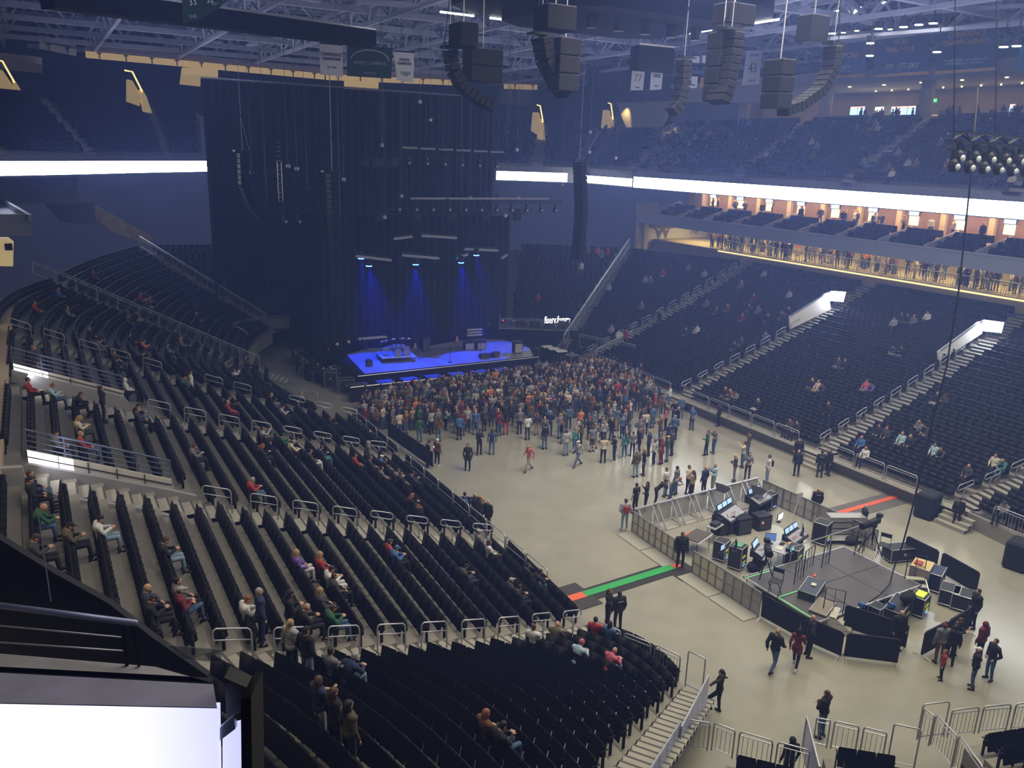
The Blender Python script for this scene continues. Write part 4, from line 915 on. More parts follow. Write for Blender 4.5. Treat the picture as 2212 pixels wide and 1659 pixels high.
# green banner at the top left, two visible faces
banner(((392, -25), (440, -30), (436, 40), (395, 54)), lambda x, y: aty(x, y, 44), M_cg, [('33', .5, .42, .3, L_wh, .8), ('ONE', .5, .85, .14, L_lt, .8)], 'green number banner at the top edge, left face')
banner(((440, -30), (492, -40), (478, 14), (436, 40)), lambda x, y: aty(x, y, 44.4), M_cg, [('32', .3, .5, .3, L_wh, .8), ('TWO', .6, .75, .12, L_lt, .8)], 'green number banner at the top edge, right face')
# ------------------------------------------------------------------ centre scoreboard underside
sc = thing('scoreboard', 'huge black centre scoreboard raised into the roof', 'scoreboard', (32.5, 45, 27.0))
MB().prism([(-9, -4.5, 0), (-6, -7, 0), (6, -7, 0), (9, -4.5, 0), (9, 4.5, 0), (6, 7, 0), (-6, 7, 0), (-9, 4.5, 0)], 7, (0, 0, 1)).build('body', M_black, sc)
MB().prism([(-6, -3.5, -.7), (-4, -5, -.7), (4, -5, -.7), (6, -3.5, -.7), (6, 3.5, -.7), (4, 5, -.7), (-4, 5, -.7), (-6, 3.5, -.7)], .75, (0, 0, 1)).build('lower_ring', M_black, sc)
mb = MB()
for k in range(5): mb.box((-7.5+k*3.6, 6.9-.2, -.1), (2.4, .08, .1))
for k in range(3): mb.box((8.9, -4+k*3, -.1), (.08, 2.2, .1))
mb.build('edge_light', M_lamp, sc)
for i in range(6): tag(MB().tube([(-5+i*2+32.5, 43, 26.3), (-5+i*2+32.5, 43, 25.6)], .35, 8).build('moving_light', M_blackm), 'black round lamp under the centre scoreboard', 'lamp', 'lamps under the centre scoreboard')
# ------------------------------------------------------------------ stage
M_deck = mat('stage_deck', (.22, .22, .24), .45, noise=.12, nscale=1.5); M_deckb = mat('stage_carpet', (.10, .085, .085), .9)
mb = MB(); mb.prism([(20.4, 58.9, 0), (36.6, 58.9, 0), (38.6, 63.0, 0), (38.6, 68.5, 0), (19.2, 70.5, 0), (19.2, 66.5, 0), (20.4, 65.5, 0)], 1.42)
tag(mb.build('stage', M_black), 'black-skirted low stage before the crowd', 'stage')
def flat(px, z, name, label, cat, m, h=.02): 
    p = [at(x, y, z) for x, y in px]; a = sum(((p[i].x*p[(i+1) % len(p)].y-p[(i+1) % len(p)].x*p[i].y) for i in range(len(p)))); p = p if a > 0 else p[::-1]
    o = MB().prism([q-p[0] for q in p], h).build(name, m); o.location = p[0]; return tag(o, label, cat)
flat([(788, 808), (1152, 770), (1144, 752), (1068, 728), (985, 737), (905, 752), (800, 752), (748, 766)], 1.43, 'stage_cloth', 'smooth stage floor flooded with blue light', 'stage floor', M_deck)
flat([(905, 776), (955, 766), (1008, 757), (990, 748), (905, 755), (893, 762)], 1.455, 'stage_carpet', 'dark carpet strip crossing the middle of the blue-lit stage', 'carpet', M_deckb)
MB_ = MB(); MB_.tube([(20.3, 58.82, 1.44), (36.7, 58.82, 1.44)], .035, 5); tag(MB_.build('stage_edge_strip', M_alu), 'thin metal edge strip along the stage front', 'edge strip')
# drapes
M_drape = mat('navy_black_drape', (.010, .011, .018), .95, noise=.4, nscale=.8)
def drape(a, b, z0, z1, label, amp=.12, step=.35):
    a = Vector(a); b = Vector(b); L = (b-a).length; n = int(L/step); d = (b-a)/n; w = Vector((-d.y, d.x)).normalized(); mb = MB(); lo = []; 
    for k in range(n+1):
        p = a+d*k+w*(amp if k % 2 else -amp); lo.append(p)
    vs = [(p.x, p.y, z) for z in (z0, z1) for p in lo]+[(p.x+w.x*.06, p.y+w.y*.06, z) for z in (z0, z1) for p in lo]; N = n+1
    fs = [(k, k+1, N+k+1, N+k) for k in range(n)]+[(2*N+k+1, 2*N+k, 3*N+k, 3*N+k+1) for k in range(n)]+[(N+k, N+k+1, 3*N+k+1, 3*N+k) for k in range(n)]
    mb._add(vs, fs); return tag(mb.build('stage_curtain', M_drape), label, 'curtain')
drape((13.9, 80), (43.3, 80), 0, 23.8, 'huge black curtain closing off the seats behind the stage')
drape((40.0, 70.2), (20.0, 71.0), 0, 12.6, 'lower black backdrop directly behind the band gear')
drape((18.8, 72), (19.6, 66), 0, 13.2, 'black side curtain at the left of the stage')
tag(MB().tube([(13.9, 80, 23.9), (40.6, 80, 23.9)], .09, 5).build('curtain_track', M_steel), 'long curtain track along the top of the huge black curtain', 'curtain track')
# band gear
dr = at(855, 776, 1.45)
t = thing('drum_riser', 'low drum riser on short legs at the left of the blue stage', 'riser', dr, math.radians(-8)); MB().bev((0, 0, .42), (2.9, 2.3, .1), .02).build('platform', M_alu, t)
for a, b in ((-1, -1), (1, -1), (1, 1), (-1, 1)): MB().box((a*1.35, b*1.05, .19), (.06, .06, .38)).build('leg', M_blackm, t)
M_drum = mat('drum_shell', (.35, .36, .42), .25, metal=.4); M_cym = mat('cymbal', (.6, .6, .55), .25, metal=.8)
k = thing('drum_kit', 'drum kit with several cymbals on the low riser', 'drum kit', (dr.x, dr.y, dr.z+.47), math.radians(-8))
MB().tube([(0, -.75, .30), (0, -.3, .30)], .30, 16).build('bass_drum', M_drum, k); MB().tube([(.75, -.7, .30), (.75, -.3, .30)], .28, 16).build('bass_drum', M_drum, k)
for x, y, z, r_ in ((-.3, -.5, .78, .16), (.08, -.55, .8, .17), (.45, -.55, .78, .18), (-.75, -.1, .55, .2), (.95, .0, .5, .22), (-1.05, -.4, .55, .2)): MB().tube([(x, y, z-.13), (x, y+.04, z+.13)], r_, 12).build('tom_drum', M_drum, k)
MB().tube([(-.45, .0, .52), (-.45, 0, .66)], .18, 12).build('snare_drum', M_drum, k); MB().tube([(.1, .5, 0), (.1, .5, .5)], .04, 6).tube([(.1, .5, .48), (.1, .5, .56)], .18, 10).build('drum_stool', M_black, k)
for x, y, z in ((-.95, -.5, 1.25), (-.4, -.75, 1.4), (.35, -.75, 1.42), (.95, -.5, 1.3), (1.15, .1, 1.15), (-1.15, .1, 1.05)):
    c = MB().tube([(x, y, z), (x, y+.01, z+.02)], .26, 14).build('cymbal', M_cym, k); MB().tube([(x, y, 0), (x, y, z)], .015, 4).build('stand', M_blackm, c)
def cab(px, w, d, h, label, m=None, z=1.45, rz=-.1, name='amplifier', cat='amplifier', face=None):
    p = at(*px, z); t = thing(name, label, cat, p, rz); MB().bev((0, 0, h/2), (w, d, h), .03).build('cabinet', m or M_blackm, t)
    MB().box((0, -d/2-.01, h*.45), (w*.86, .03, h*.75)).build('grille', face or mat('grille_cloth', (.06, .06, .07), .9), t); MB().tube([(-w*.2, 0, h+.02), (-w*.2, 0, h+.06), (w*.2, 0, h+.06), (w*.2, 0, h+.02)], .015, 4).build('handle', M_blackm, t); return t
cab((919, 758), .75, .5, 1.35, 'tall black amplifier cabinet at the back of the carpet strip')
cab((1117, 762), .8, .6, 1.05, 'amplifier with a light front near the right end of the stage', face=mat('pale_grille', (.35, .36, .4), .8))
cab((1012, 755), .9, .6, .75, 'combo amplifier in a case below the keyboards', face=mat('case_face', (.3, .3, .32), .6)); cab((1038, 754), .9, .6, .75, 'second cased amplifier beside the first below the keyboards', face=MATS['case_face'])
cab((1046, 774), .85, .5, .4, 'wedge monitor lying near the right front of the stage', name='stage_monitor', cat='monitor'); cab((1069, 771), .85, .5, .42, 'angled wedge monitor next to the carpet end at the right', name='stage_monitor', cat='monitor', rz=.5)
cab((797, 790), .5, .5, .5, 'small gear box at the front left corner of the stage', name='gear_box', cat='box'); cab((1123, 752), .5, .5, .4, 'small blue-lit box behind the pale amplifier', name='gear_box', cat='box')
def stand(px, h, label, boom=None, z=1.45):
    p = at(*px, z); t = thing('microphone_stand', label, 'microphone stand', p); mb = MB()
    mb.tube([(0, 0, .03), (0, 0, h)], .02, 5); mb.build('pole', M_blackm, t); MB().tube([(0, 0, 0), (0, 0, .04)], .18, 10).build('base', M_blackm, t)
    if boom: MB().tube([(0, 0, h), boom], .015, 4).build('boom', M_blackm, t)
    MB().ell((boom or (0, 0, h+.05)), (.04, .04, .07)).build('microphone', M_alu, t)
stand((972, 783), 1.6, 'centre microphone stand at the stage front'); stand((1037, 768), 1.6, 'microphone stand beside the keyboards', (.4, .1, 1.9)); stand((1046, 742), 1.5, 'boom microphone over the keyboards', (.5, 0, 1.8))
def guitar(px, label, z=1.45):
    p = at(*px, z); t = thing('guitar', label, 'guitar', p, .3); MB().ell((0, 0, .42), (.19, .06, .22)).ell((0, 0, .68), (.14, .05, .14)).build('body', mat('guitar_wood', (.35, .2, .12), .3), t, smooth=True)
    MB().box((0, 0, 1.1), (.06, .04, .75)).box((0, 0, 1.52), (.09, .04, .18)).build('neck', M_blackm, t); MB().tube([(-.15, .15, 0), (0, .1, .5), (.15, .15, 0)], .015, 4).build('stand', M_blackm, t)
guitar((897, 760), 'guitar upright on a stand beside the drum riser'); guitar((987, 745), 'guitar upright on a stand left of the keyboards')
kb = at(1024, 742, 1.45); t = thing('keyboard_rig', 'three-tier keyboard rig at the back right of the stage', 'keyboards', kb, -.15)
for z_, w_ in ((.8, 1.5), (1.05, 1.4), (1.3, 1.5)): q = MB().bev((0, 0, z_), (w_, .38, .12), .02).build('keyboard', M_alu, t); MB().box((0, -.08, z_+.07), (w_*.9, .15, .02)).build('keys', M_white, q)
MB().tube([(-.6, .15, 0), (-.6, .15, 1.4)], .03, 5).tube([(.6, .15, 0), (.6, .15, 1.4)], .03, 5).tube([(-.6, -.2, .02), (-.6, .4, .02)], .03, 4).tube([(.6, -.2, .02), (.6, .4, .02)], .03, 4).build('frame', M_blackm, t)
tb = at(808, 752, 1.45); t = thing('draped_table', 'blue-lit table with a cloth at the back left of the stage', 'table', tb); MB().bev((0, 0, .95), (2.3, .7, .06), .01).build('tabletop', M_white, t); MB().prism([(-1.0, -.3, 0), (-.6, -.3, 0), (-.9, -.3, .92), (-1.1, -.3, .92)], .6, (0, 1, 0)).build('cloth', M_drape, t); mb = MB(); mb.tube([(1.0, 0, 0), (1.0, 0, .9)], .03, 4).build('leg', M_blackm, t)
# front row of subwoofers and barricade
for i in range(9):
    x = 20.2+i*2.05; t = thing('subwoofer', 'black subwoofer box on the floor before the stage, number %s from the left' % ORD[i].replace('first', 'one').replace('second', 'two').replace('third', 'three').replace('fourth', 'four').replace('fifth', 'five').replace('sixth', 'six').replace('seventh', 'seven').replace('eighth', 'eight').replace('ninth', 'nine'), 'loudspeaker', (x, 58.1-.05*i, 0))
    MB().bev((0, 0, .48), (1.25, .95, .95), .03).build('cabinet', M_blackm, t); MB().box((0, -.49, .48), (1.1, .03, .8)).build('grille', M_black, t); MB().box((0, .1, 1.0), (1.3, 1.0, .04)).build('lid', mat('dark_ply', (.05, .05, .08), .6), t)
for i in range(18):
    x = 19.6+i*1.22; t = thing('crowd_barricade', 'dark barricade section between the stage pit and the crowd', 'barricade', (x, 56.9-.04*i, 0), 0, 'dark barricade before the stage')
    MB().box((0, 0, .6), (1.15, .05, 1.15)).build('panel', M_blackm, t); MB().tube([(-.55, -.03, 1.2), (.55, -.03, 1.2)], .04, 5).build('top_rail', M_alu, t); MB().prism([(-.5, 0, 0), (-.5, .9, 0), (-.5, 0, 1.1)], .05, (1, 0, 0)).build('brace', M_blackm, t)
# cases and gear piled either side of the stage
def case(p, w, d, h, rz, label, group=None, m=None, lid=False, name='flight_case', cat='case', trim=None, latch=True):
    t = thing(name, label, cat, p, rz, group); MB().bev((0, 0, h/2+.05), (w, d, h-.1), .02).build('body', m or M_casem, t); tr = trim or M_alu; mb = MB()
    for z_ in (.1, h): mb.tube([(-w/2, -d/2, z_), (w/2, -d/2, z_), (w/2, d/2, z_), (-w/2, d/2, z_), (-w/2, -d/2, z_)], .02, 4, False)
    for a, b in ((-1, -1), (1, -1), (1, 1), (-1, 1)): mb.tube([(a*w/2, b*d/2, .08), (a*w/2, b*d/2, h)], .02, 4)
    mb.build('edge_trim', tr, t)
    if latch: MB().box((0, -d/2-.01, h*.6), (.14, .03, .12)).build('latch', tr, t)
    return t
M_casem = mat('black_case', (.02, .02, .026), .5)
rr = random.Random(11)
sp = [(650, 790), (668, 815), (692, 822), (715, 835), (738, 800), (700, 790), (672, 770), (730, 822), (748, 848), (655, 745), (690, 742), (720, 750), (1165, 745), (1185, 752), (1208, 748), (1222, 762), (1198, 770), (1172, 778), (1240, 770), (1255, 782), (1215, 790), (1235, 800), (1100, 728), (1120, 722), (1085, 720), (1140, 730), (1150, 715)]
for i, (x, y) in enumerate(sp):
    p = at(x, y, 0); side = 'left' if x < 900 else 'right'
    case(p, rr.uniform(.9, 1.5), rr.uniform(.6, .9), rr.uniform(.8, 1.5), rr.uniform(-.4, .4), 'black road case in the dark clutter to the %s of the stage' % side, 'black road cases %s of the stage' % side)
for i, (x, y) in enumerate(((1182, 752), (1196, 757), (1212, 762))):
    p = at(x, y, 1.3); t = thing('mixing_table', 'side-of-stage mixing table with small lit papers, %s from the stage' % ORD[i], 'table', (p.x, p.y, 0), -.2); MB().bev((0, 0, 1.45), (1.0, .7, .08), .02).build('tabletop', M_white, t); MB().box((0, 0, .7), (.9, .6, 1.4)).build('cabinet', M_black, t)
for i, (x, y) in enumerate(((727, 743), (752, 738), (776, 732))):
    p = at(x, y, 1.9); t = thing('floor_lamp_head', 'round lamp glinting on the dark deck left of the stage, %s from the left' % ORD[i], 'lamp', (p.x, p.y, 1.45)); MB().box((0, 0, .12), (.35, .3, .24)).build('base', M_blackm, t); MB().ell((0, -.05, .42), (.2, .2, .2)).build('body', M_alu, t, smooth=True)
case(at(762, 757, 0), .1, .1, .1, 0, 'tiny gear case at the left stage edge') if False else None
mb = MB(); a, b = at(648, 745, 1.45), at(690, 790, 1.45); mb.box(((a+b)/2)-Vector((0, 0, .7)), (.3, (b-a).length, 1.4), math.atan2((b-a).y, (b-a).x)-PI/2); tag(mb.build('stage_wing', M_blackm), 'dark low wing deck at the far left of the stage', 'stage wing')
# red and green pilot lamps under the right rail
for x, y, c, nm in ((1086, 692, (1, .05, .05), 'red'), (1110, 693, (1, .05, .05), 'dim red'), (1120, 693, (.1, 1, .6), 'green')):
    o = MB().ell((0, 0, 0), (.06, .06, .06), 8, 5).build('pilot_lamp', mat('pilot_'+nm.replace(' ', '_'), c, .5, emit=c, es=4)); o.location = aty(x, y, 69); tag(o, 'tiny %s lamp below the fence right of the stage curtain' % nm, 'lamp')
# ------------------------------------------------------------------ flown rig over the stage
def rigbar(p0, p1, Y, label, r=.3, lamps=0, lm=None, h=.5, strip=False, boxes=0, group=None):
    a, b = aty(*p0, Y), aty(*p1, Y); t = truss(a, b, h, label, 'lighting truss', .045, None, M_blackm, 1.0, 'lighting_truss', .03); d = b-a
    if strip:
        for k in range(strip): q = MB().box(d*((k+.5)/strip)+Vector((0, -.3, h+.12)), (d.length/strip*.8, .12, .16)); q.build('strip_light', mat('grey_strip', (.40, .41, .48), .5), t)
    for k in range(lamps):
        c = d*((k+.5)/lamps); u = MB().tube([c+Vector((0, 0, 0)), c+Vector((0, 0, -.35))], .12, 6).ell(c+Vector((0, -.05, -.55)), (.2, .2, .26)).build('moving_light', M_blackm, t); MB().ell(c+Vector((.02, -.22, -.60)), (.13, .08, .13), 8, 5).build('lens', mat('grey_lens', (.5, .52, .6), .2), u)
    for k in range(boxes): c = d*((k+.5)/boxes); MB().bev(c+Vector((0, -.1, -.2)), (.75, .3, .8), .04).build('wash_light', M_blackm, t)
    return t
rigbar((862, 335), (1088, 345), 66, 'upper lighting truss over the stage with six pale strips and round lenses', lamps=6, strip=6)
rigbar((770, 345), (862, 345), 66.5, 'short upper truss with square lamp heads left of the six strips', boxes=3)
rigbar((842, 436), (1214, 440), 63.5, 'long middle lighting truss over the stage hung with small round lenses', lamps=11, strip=1, h=.25)
rigbar((778, 462), (1150, 462), 65, 'lower truss over the stage carrying square open lamp frames', boxes=5, h=.4)
rigbar((600, 462), (660, 462), 66, 'small truss with a pair of lamps left of the stage', lamps=2); rigbar((632, 494), (668, 510), 66, 'small tilted truss below the pair of lamps left of the stage')
for (p0, p1, lab) in (((768, 553), (845, 562), 'pale light bar over the left of the stage, lowest at left'), ((868, 551), (948, 558), 'pale light bar over the middle of the stage, lowest in the centre'), ((910, 509), (986, 514), 'pale light bar of the raised back pod over the stage'), ((1003, 538), (1075, 541), 'faint light bar over the right of the stage'), ((850, 516), (890, 511), 'short tilted light bar at the left of the raised pod'), ((985, 558), (1010, 549), 'short tilted light bar right of the centre one'), ((1095, 550), (1082, 558), 'tiny bar at the right end of the pods')):
    a, b = aty(*p0, 64), aty(*p1, 64); t = thing('light_bar', lab, 'light bar', a); MB().box((b-a)/2, ((b-a).length, .25, .2), mx=(b-a).to_track_quat('X', 'Z').to_matrix()).build('housing', MATS['grey_strip'], t); MB().box((b-a)/2+Vector((0, .15, .15)), ((b-a).length, .3, .25), mx=(b-a).to_track_quat('X', 'Z').to_matrix()).build('back_frame', M_blackm, t)
M_bl = mat('blue_lens', (.1, .2, 1), .4, emit=(.05, .2, 1.0), es=14)
BSP = [((780, 558), 'left end, smaller'), ((797, 574), 'left end'), ((898, 571), 'centre'), ((996, 567), 'right of centre'), ((1029, 551), 'right end')]
TG = [(800, 775), (850, 795), (900, 790), (1020, 775), (1080, 750)]
for i, ((x, y), w_) in enumerate(BSP):
    p = aty(x, y, 63.5 if i else 66); t = thing('blue_spotlight', 'blue-glowing spotlight over the stage, %s of the row of five' % w_, 'spotlight', p); MB().tube([(0, 0, .55), (0, 0, .02)], .22, 10).build('housing', M_blackm, t); MB().tube([(0, 0, .02), (0, 0, -.05)], .24, 12).build('lens', M_bl, t)
    g = at(*TG[i], 1.45); spot('blue_spot_light', p-Vector((0, 0, .12)), g, 13000, BLUE, 44 if i in (1, 2, 3) else 34, .35, .1)
M_chain = mat('dull_chain', (.16, .16, .19), .5, metal=.5)
# chain hoists and cables from the roof
rr = random.Random(5)
ch = [(x, 60+rr.uniform(0, 8), zb) for x, zb in [(14.5, 16.5), (17.5, 17), (18.3, 16.8), (19.4, 15.2), (21, 15), (22.4, 16), (23.2, 13.5), (24.4, 18.8), (25.8, 18.8), (26.6, 14.8), (27.6, 18.8), (28.8, 14.7), (29.6, 18.8), (30.5, 13.5), (31.6, 18.8), (32.7, 14.7), (33.6, 18.8), (34.6, 13.4), (35.8, 18.8), (36.8, 14.7), (38.4, 14.6), (39.8, 16), (41.0, 14.5), (42.4, 18.8), (44, 17.5), (45.2, 18.4), (26.0, 22), (30, 21), (34.8, 20.5), (20.2, 12), (16.2, 14), (37.6, 20), (43.2, 20.5)]]
for x, y, zb in ch:
    t = thing('hoist_chain', 'thin chain hanging from the roof over the stage with a hoist at its foot', 'chain', (x, y, zb), 0, 'hoist chains over the stage'); MB().tube([(0, 0, 0), (0, 0, 28.3-zb)], .018, 4).build('chain', M_chain, t); MB().bev((0, 0, -.12), (.3, .22, .3), .05).build('hoist', M_alu if x*7 % 2 < 1 else M_blackm, t)
# line arrays
def array(pts, Y, label, w=1.2, hb=.36, dpt=.6, m=None, depthx=None, chain=True, bumper=True):
    P = [aty(x, y, Y) for x, y in pts]; t = thing('line_array', label, 'loudspeaker array', P[0]); o = P[0]; Ls = [(b-a).length for a, b in zip(P, P[1:])]; T = sum(Ls); n = max(3, int(T/hb)); m = m or M_arr
    for k in range(n):
        s = (k+.5)/n*T; i = 0
        while s > Ls[i] and i < len(Ls)-1: s -= Ls[i]; i += 1
        c = P[i].lerp(P[i+1], s/Ls[i])-o; d = (P[i+1]-P[i]).normalized(); x_ = (CR-d*CR.dot(d)).normalized(); 
        X = Vector((d.y*0+1, 0, 0)); f = d.cross(X).normalized(); q = Matrix((X, f, -d)).transposed() if False else d.to_track_quat('-Z', 'Y').to_matrix()
        b = MB().bev(c, (w, dpt, T/n*.94), .03, mx=q).build('speaker_box', m, t)
    if bumper: MB().box((0, 0, .12), (w*1.1, dpt*1.3, .12)).tube([(-w*.45, 0, .15), (0, 0, 2.6)], .025, 4).tube([(w*.45, 0, .15), (0, 0, 2.6)], .025, 4).build('bumper_frame', M_blackm, t)
    if chain: MB().tube([(0, 0, .15), (0, 0, max(.5, 28.2-o.z))], .02, 4).build('chain', M_rail, t)
    return t
M_arr = mat('array_black', (.012, .012, .016), .6, spec=.2)
array([(717, 374), (720, 450), (725, 560), (728, 640)], 61, 'tall straight black speaker array flown at the left of the stage', w=1.3)
array([(524, 330), (527, 400), (545, 445), (575, 478)], 63, 'curved outer speaker array flown far left of the stage', w=1.1)
array([(1252, 350), (1256, 450), (1248, 560)], 60, 'dim tall speaker array flown right of the stage', w=1.3)
a, b = aty(604, 350, 62), aty(607, 435, 62); t = thing('cable_ladder', 'pale ladder-like cable run hanging between the left arrays', 'cable ladder', b); mb = MB(); mb.tube([(-.15, 0, 0), (-.15, 0, a.z-b.z)], .03, 4); mb.tube([(.15, 0, 0), (.15, 0, a.z-b.z)], .03, 4)
for k in range(14): mb.tube([(-.15, 0, k*.32), (.15, 0, k*.32)], .02, 4)
mb.build('ladder', M_alu, t)
array([(972, 108), (978, 150), (1000, 190), (1035, 215), (1065, 232)], 38, 'long curved speaker array hanging upper left of centre', w=.72, hb=.3, dpt=.5)
array([(1170, 80), (1180, 130), (1200, 170), (1222, 205)], 36, 'curved speaker array hanging just left of the scoreboard', w=1.1, hb=.3)
array([(1580, 70), (1573, 130), (1562, 185), (1550, 222)], 31, 'broad speaker array hanging beside the dark 43 banner', w=1.2, hb=.35)
array([(1800, 100), (1795, 150), (1770, 195), (1725, 228), (1690, 240)], 30, 'large curved speaker array hanging left of the navy banners', w=.8, hb=.3, dpt=.5)
array([(1478, 130), (1475, 180), (1466, 222), (1450, 243)], 36, 'narrow ribbed speaker array hanging between the small banners', w=.7, hb=.3)
def hung(px0, px1, Y, dpt, label, m=None, name='subwoofer_stack', cat='loudspeaker'):
    a, b = aty(*px0, Y), aty(px1[0], px1[1], Y); w_ = abs(b.x-a.x)*1.05; h_ = abs(a.z-b.z); c = (a+b)/2; t = thing(name, label, cat, c); n = max(1, int(h_/.7))
    for k in range(n): MB().bev((0, 0, h_*((k+.5)/n-.5)), (w_, dpt, h_/n*.96), .04).build('cabinet', m or M_arr, t)
    MB().tube([(0, 0, h_/2), (0, 0, max(h_/2+.3, 28.2-c.z))], .03, 4).build('chain', M_rail, t); return t
hung((982, 48), (1020, 106), 37, 1.2, 'square black hood box above the long curved array'); hung((1010, 104), (1074, 182), 38.5, 1.0, 'tall hanging subwoofer block beside the long curved array')
hung((1200, 80), (1238, 200), 35.6, 1.0, 'tall grey-blue hanging subwoofer column left of the scoreboard'); hung((1700, 130), (1660, 235), 29.6, 1.2, 'tall hanging subwoofer block left of the largest curved array'); hung((1741, 30), (1770, 95), 31, 1.0, 'upright black cable basket above the largest curved array')
hung((1545, 68), (1565, 222), 31.5, 1.0, 'narrow dark subwoofer column beside the broad array'); hung((1170, 8), (1228, 72), 34, 1.2, 'black motor hood above the array left of the scoreboard'); hung((1560, 5), (1610, 60), 32, 1.2, 'black motor hood above the broad array')
beam(aty(1370, 125, 40), aty(1446, 132, 40), .8, 1.3, 'black boxed beam with a white edge hanging before the small banners', parts=1)
# near light truss at the upper right
for k, (p0, p1, lab, nl) in enumerate((((2055, 303), (2250, 318), 'upper light truss of the small rig at the right edge', 6), ((2045, 322), (2260, 342), 'lower light truss of the small rig at the right edge', 7))):
    rigbar(p0, p1, 19, lab, lamps=nl, h=.3)
for x in (2060, 2150): 
    a, b = aty(x, 300, 19), aty(x+4, -20, 19); tag(MB().tube([(0, 0, 0), b-a], .02, 4).build('hang_cable', M_blackm), 'thin cable carrying the small light rig at the right edge', 'cable', 'cables of the small right-hand rig').location = a
# long black cable to the sound desk
M_cable = mat('black_cable', (.01, .01, .012), .5)
pts = [aty(x, y, yy_) for x, y, yy_ in ((2112, 190, 20), (2095, 400, 20), (2072, 620, 20), (2045, 790, 20), (2012, 920, 20), (1985, 1040, 20), (1965, 1120, 20), (1950, 1175, 20), (1930, 1230, 20), (1922, 1262, 19.6), (1900, 1285, 19), (1878, 1300, 18.6))]
o = MB().tube([p-pts[0] for p in pts], .035, 6).build('loom_cable', M_cable, smooth=True); o.location = pts[0]; tag(o, 'long black cable loom dropping from the roof to the sound desk', 'cable')
# ------------------------------------------------------------------ sound and light desk compound
def bike(a, b, label, cloth=True, feet=True, m=None):
    a = Vector((*a, 0)); b = Vector((*b, 0)); d = b-a; L = d.length; u = d.normalized(); w = Vector((-u.y, u.x, 0)); t = thing('cloth_barrier' if cloth else 'mesh_barrier', label, 'barrier', a)
    up = Vector((0, 0, 1)); h = 1.12; r = .12
    MB().tube([u*.03+up*.18, u*.03+up*(h-r), u*(.03+r*.3)+up*(h-r*.3), u*(.03+r)+up*h, u*(L-.03-r)+up*h, u*(L-.03-r*.3)+up*(h-r*.3), u*(L-.03)+up*(h-r), u*(L-.03)+up*.18, u*.03+up*.18], .022, 6).build('frame', M_blackm if cloth else M_rail, t, smooth=True)
    if cloth: MB().prism([u*.0+up*.14-w*.03, u*L+up*.14-w*.03, u*L+up*(h-.06)-w*.03, u*(L-.1)+up*(h+.02)-w*.03, u*.1+up*(h+.02)-w*.03, up*(h-.06)-w*.03], .06, tuple(w)).build('cloth', M_cloth, t)
    for k in (.06, L-.06): MB().tube([u*k+w*.38, u*k+w*.1+up*.12, u*k-w*.1+up*.12, u*k-w*.38], .018, 5).build('foot', M_alu, t)
    return t
M_cloth = mat('black_barrier_cloth', (.012, .013, .018), .85, noise=.3, nscale=6)
bike((24.55, 21.0), (24.75, 19.2), 'black cloth barrier next to the glass panels at the near left of the desk compound'); bike((24.75, 19.15), (25.2, 17.5), 'black cloth barrier behind the bald man in the dark suit')
bike((25.3, 17.45), (26.8, 16.2), 'black cloth barrier nearest the camera, set at an angle'); bike((27.0, 18.9), (28.0, 16.7), 'black cloth barrier standing inside the compound behind the bald guard')
bike((28.1, 16.1), (29.7, 16.2), 'black cloth barrier right of the gap, behind the people in line'); bike((29.8, 16.2), (31.6, 16.4), 'black cloth barrier beside the guard at the right corner')
bike((35.15, 21.9), (35.05, 20.15), 'upper black cloth barrier on the right side of the compound'); bike((35.1, 20.0), (34.75, 18.0), 'lower black cloth barrier on the right side of the compound')
# aluminium crowd barricades on the far side
M_mesh = mat('barricade_mesh', (.42, .42, .42), .5, metal=.4, alpha=.55); M_alub = mat('bright_aluminium', (.62, .62, .66), .32, metal=.7)
def mojo(a, b, label):
    a = Vector((*a, 0)); b = Vector((*b, 0)); d = b-a; L = d.length; u = d.normalized(); w = Vector((u.y, -u.x, 0)); up = Vector((0, 0, 1)); t = thing('aluminium_barricade', label, 'barricade', a)
    MB().prism([u*.02, u*(L-.02), u*(L-.02)+up*1.12, u*.02+up*1.12], .03, tuple(w)).build('front_panel', M_mesh, t); MB().box(d/2+up*1.16+w*.02, (L, .12, .07), math.atan2(u.y, u.x)).build('top_rail', M_alub, t)
    MB().box(d/2+w*.45+up*.02, (L*.94, .9, .04), math.atan2(u.y, u.x)).build('tread_plate', mat('dull_plate', (.33, .32, .29), .6), t)
    for k in (.14, L-.14): MB().prism([u*k+up*1.12+w*.05, u*k+w*.85+up*.05, u*k+w*.92+up*.05, u*k+w*.13+up*1.12], .07, tuple(u)).build('brace', M_alub, t)
    MB().tube([u*.14+w*.58+up*.45, u*(L-.14)+w*.58+up*.45], .03, 5).build('step_bar', M_alub, t); return t
for k in range(7):
    a, b = V2(24.9, 30.15), V2(34.0, 30.5); mojo(tuple(a.lerp(b, (k+.03)/7)), tuple(a.lerp(b, (k+.97)/7)), 'aluminium crowd barricade with white braces beyond the desks, %s from its left corner' % ORD[k])
